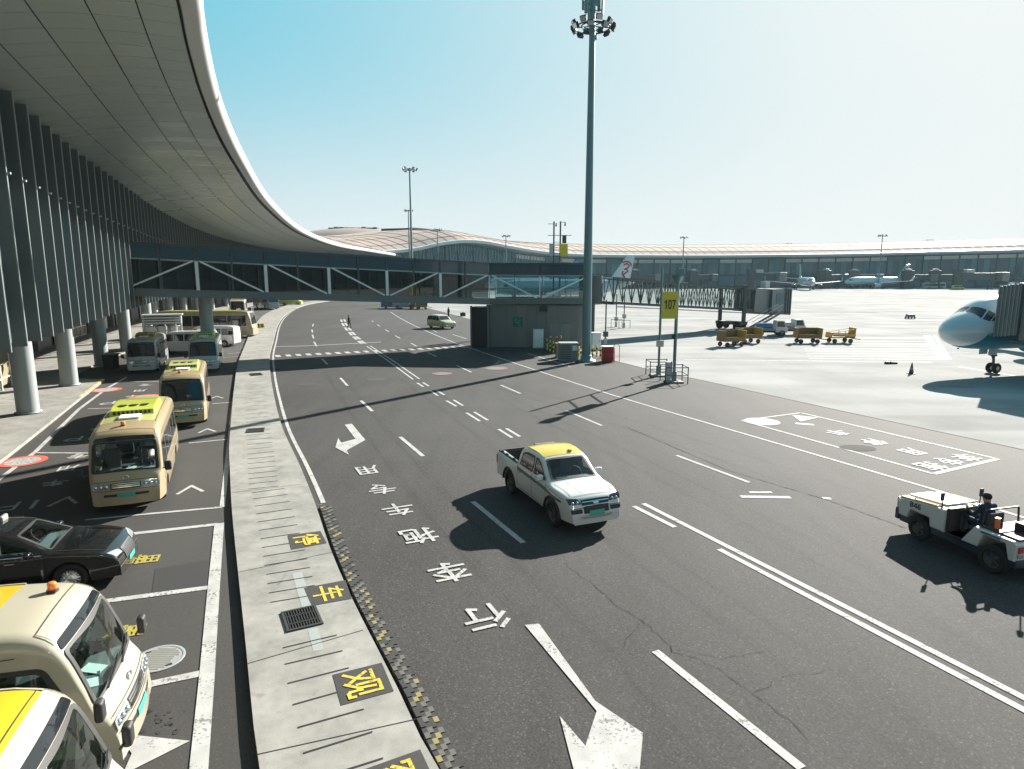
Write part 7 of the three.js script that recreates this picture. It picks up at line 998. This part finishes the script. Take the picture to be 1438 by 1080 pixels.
{ let f; for (const [px, d, sc] of [[905, 335, 1], [985, 340, 1.1], [1170, 335, 1], [1215, 338, 0.9], [1290, 332, 1.15], [1330, 330, 1]]) { const p = AH(px, d); if (!f) { f = thing('gate_bridge', 'dark boarding bridge unit along the foot of the terminal wing', 'jet bridge', [p[0], 0, p[1]], 0.1, 'boarding bridges along the terminal wing'); part(f, 'tunnel', box(0, 5.6, 0, 13, 2.8, 3, 0, 0.15), M.steelDark); part(f, 'cab', box(6, 5.4, 1, 3.6, 3.6, 3.8, 0.2, 0.2), M.clad); part(f, 'tower', box(-5, 4.5, -0.5, 4.5, 9, 4.5, 0, 0.2), M.steelDark); for (const s of [-1, 1]) part(f, 'leg', rod([3, 0, s], [3, 4.4, s], 0.35), M.steelDark); part(f, 'roof_unit', box(-5, 9.4, 0, 2.6, 0.8, 2, 0, 0.1), M.galv); } else dup(f, [p[0], 0, p[1]], rr(-0.5, 0.5)); } }
// ---------------------------------------------------------------- equipment along the pavement beyond the footbridge
{
  const p0 = G(232, 488), o = thing('ground_power_unit', 'grey roofed machine with white cabinets among the columns', 'machine', [p0[0], 0.15, p0[1]], H(0.4, 0.92)); for (let i = 0; i < 3; i++) part(o, 'cabinet', box(0, 1.0, -1.1 + i * 1.1, 1.0, 2.0, 0.9, 0, 0.04), M.cabinet); part(o, 'roof', box(0, 3.1, 0, 2.2, 0.12, 3.6, 0, 0.03), M.galv); for (let i = 0; i < 3; i++) part(o, 'louver', box(1.05, 2.35 + i * 0.25, 0, 0.08, 0.1, 3.4), M.frameWhite); for (const x of [-1, 1]) for (const z of [-1.6, 1.6]) part(o, 'post', bar([x, 0, z], [x, 3.1, z], 0.1), M.galv); part(o, 'upper_box', box(-0.1, 2.6, 0, 1.7, 0.85, 3.3), M.grey);
  for (const [px, py, lab] of [[243, 494, 'white trolley frame with hoses beside the yellow-roofed silver minibus'], [330, 466, 'white access frame in front of the lime-roofed coach'], [351, 457, 'tall white tubular frame near the yellow-roofed coach'], [343, 461, 'white tubular stand between two taller frames by the coach']]) { const p = G(px, py), t = thing('access_trolley', lab, 'trolley', [p[0], 0.012, p[1]], H(0.5, 0.86)); const h = 2.2 + rnd() * 0.9; for (const x of [-0.6, 0.6]) for (const z of [-0.45, 0.45]) part(t, 'upright', rod([x, 0.12, z], [x, h, z], 0.05), M.frameWhite); for (const y of [0.5, 1.2, h]) for (const z of [-0.45, 0.45]) part(t, 'rung', rod([-0.6, y, z], [0.6, y, z], 0.04), M.frameWhite); part(t, 'platform', box(0, 0.55, 0, 1.3, 0.08, 1.0), M.galv); part(t, 'drum', rod([0, 0.8, -0.3], [0, 0.8, 0.3], 0.28), M.safety); for (const x of [-0.5, 0.5]) for (const z of [-0.4, 0.4]) { const g = new THREE.CylinderGeometry(0.12, 0.12, 0.08, 12); g.rotateX(Math.PI / 2); g.translate(x, 0.12, z); part(t, 'caster', g, M.tyre); } }
  const pb = G(372, 461.5), kb = thing('barrier_block', 'small yellow and black barrier block at the island tip', 'barrier', [pb[0] - 0.6, 0.012, pb[1]], 0.5); part(kb, 'block', ext([[-0.6, 0], [0.6, 0], [0.45, 0.7], [-0.45, 0.7]], 0.5, 0.04), M.safety); for (const x of [-0.25, 0.2]) part(kb, 'stripe', box(x, 0.36, 0, 0.16, 0.6, 0.53), M.plastic);
  const tr = G(157, 521), bn = thing('wheeled_bin', 'black bin standing in shade beside the silver minibus', 'bin', [tr[0], 0.15, tr[1]]); part(bn, 'tub', ext([[-0.35, 0], [0.35, 0], [0.42, 1.1], [-0.42, 1.1]], 0.8, 0.03), M.plastic); part(bn, 'lid', box(0, 1.14, 0, 0.95, 0.08, 0.9, 0, 0.03), M.grey);
}
// railing by the first column
{ const p = G(6, 557, 0.15), o = thing('pipe_railing', 'white pipe railing on the pavement behind the round column', 'railing', [p[0] - 1.2, 0.15, p[1] - 1], H(0.39, 0.92)); for (let i = 0; i < 4; i++) part(o, 'rail_post', rod([-3 + i * 2, 0, 0], [-3 + i * 2, 2.6, 0], 0.06), M.frameWhite); for (const y of [0.7, 1.6, 2.5]) part(o, 'rail', rod([-3.2, y, 0], [3.2, y, 0], 0.05), M.frameWhite); part(o, 'infill_panel', box(0, 1.4, 0.06, 6.0, 2.3, 0.02), M.ochre); }
shadows(scene);
renderer.render(scene, camera);
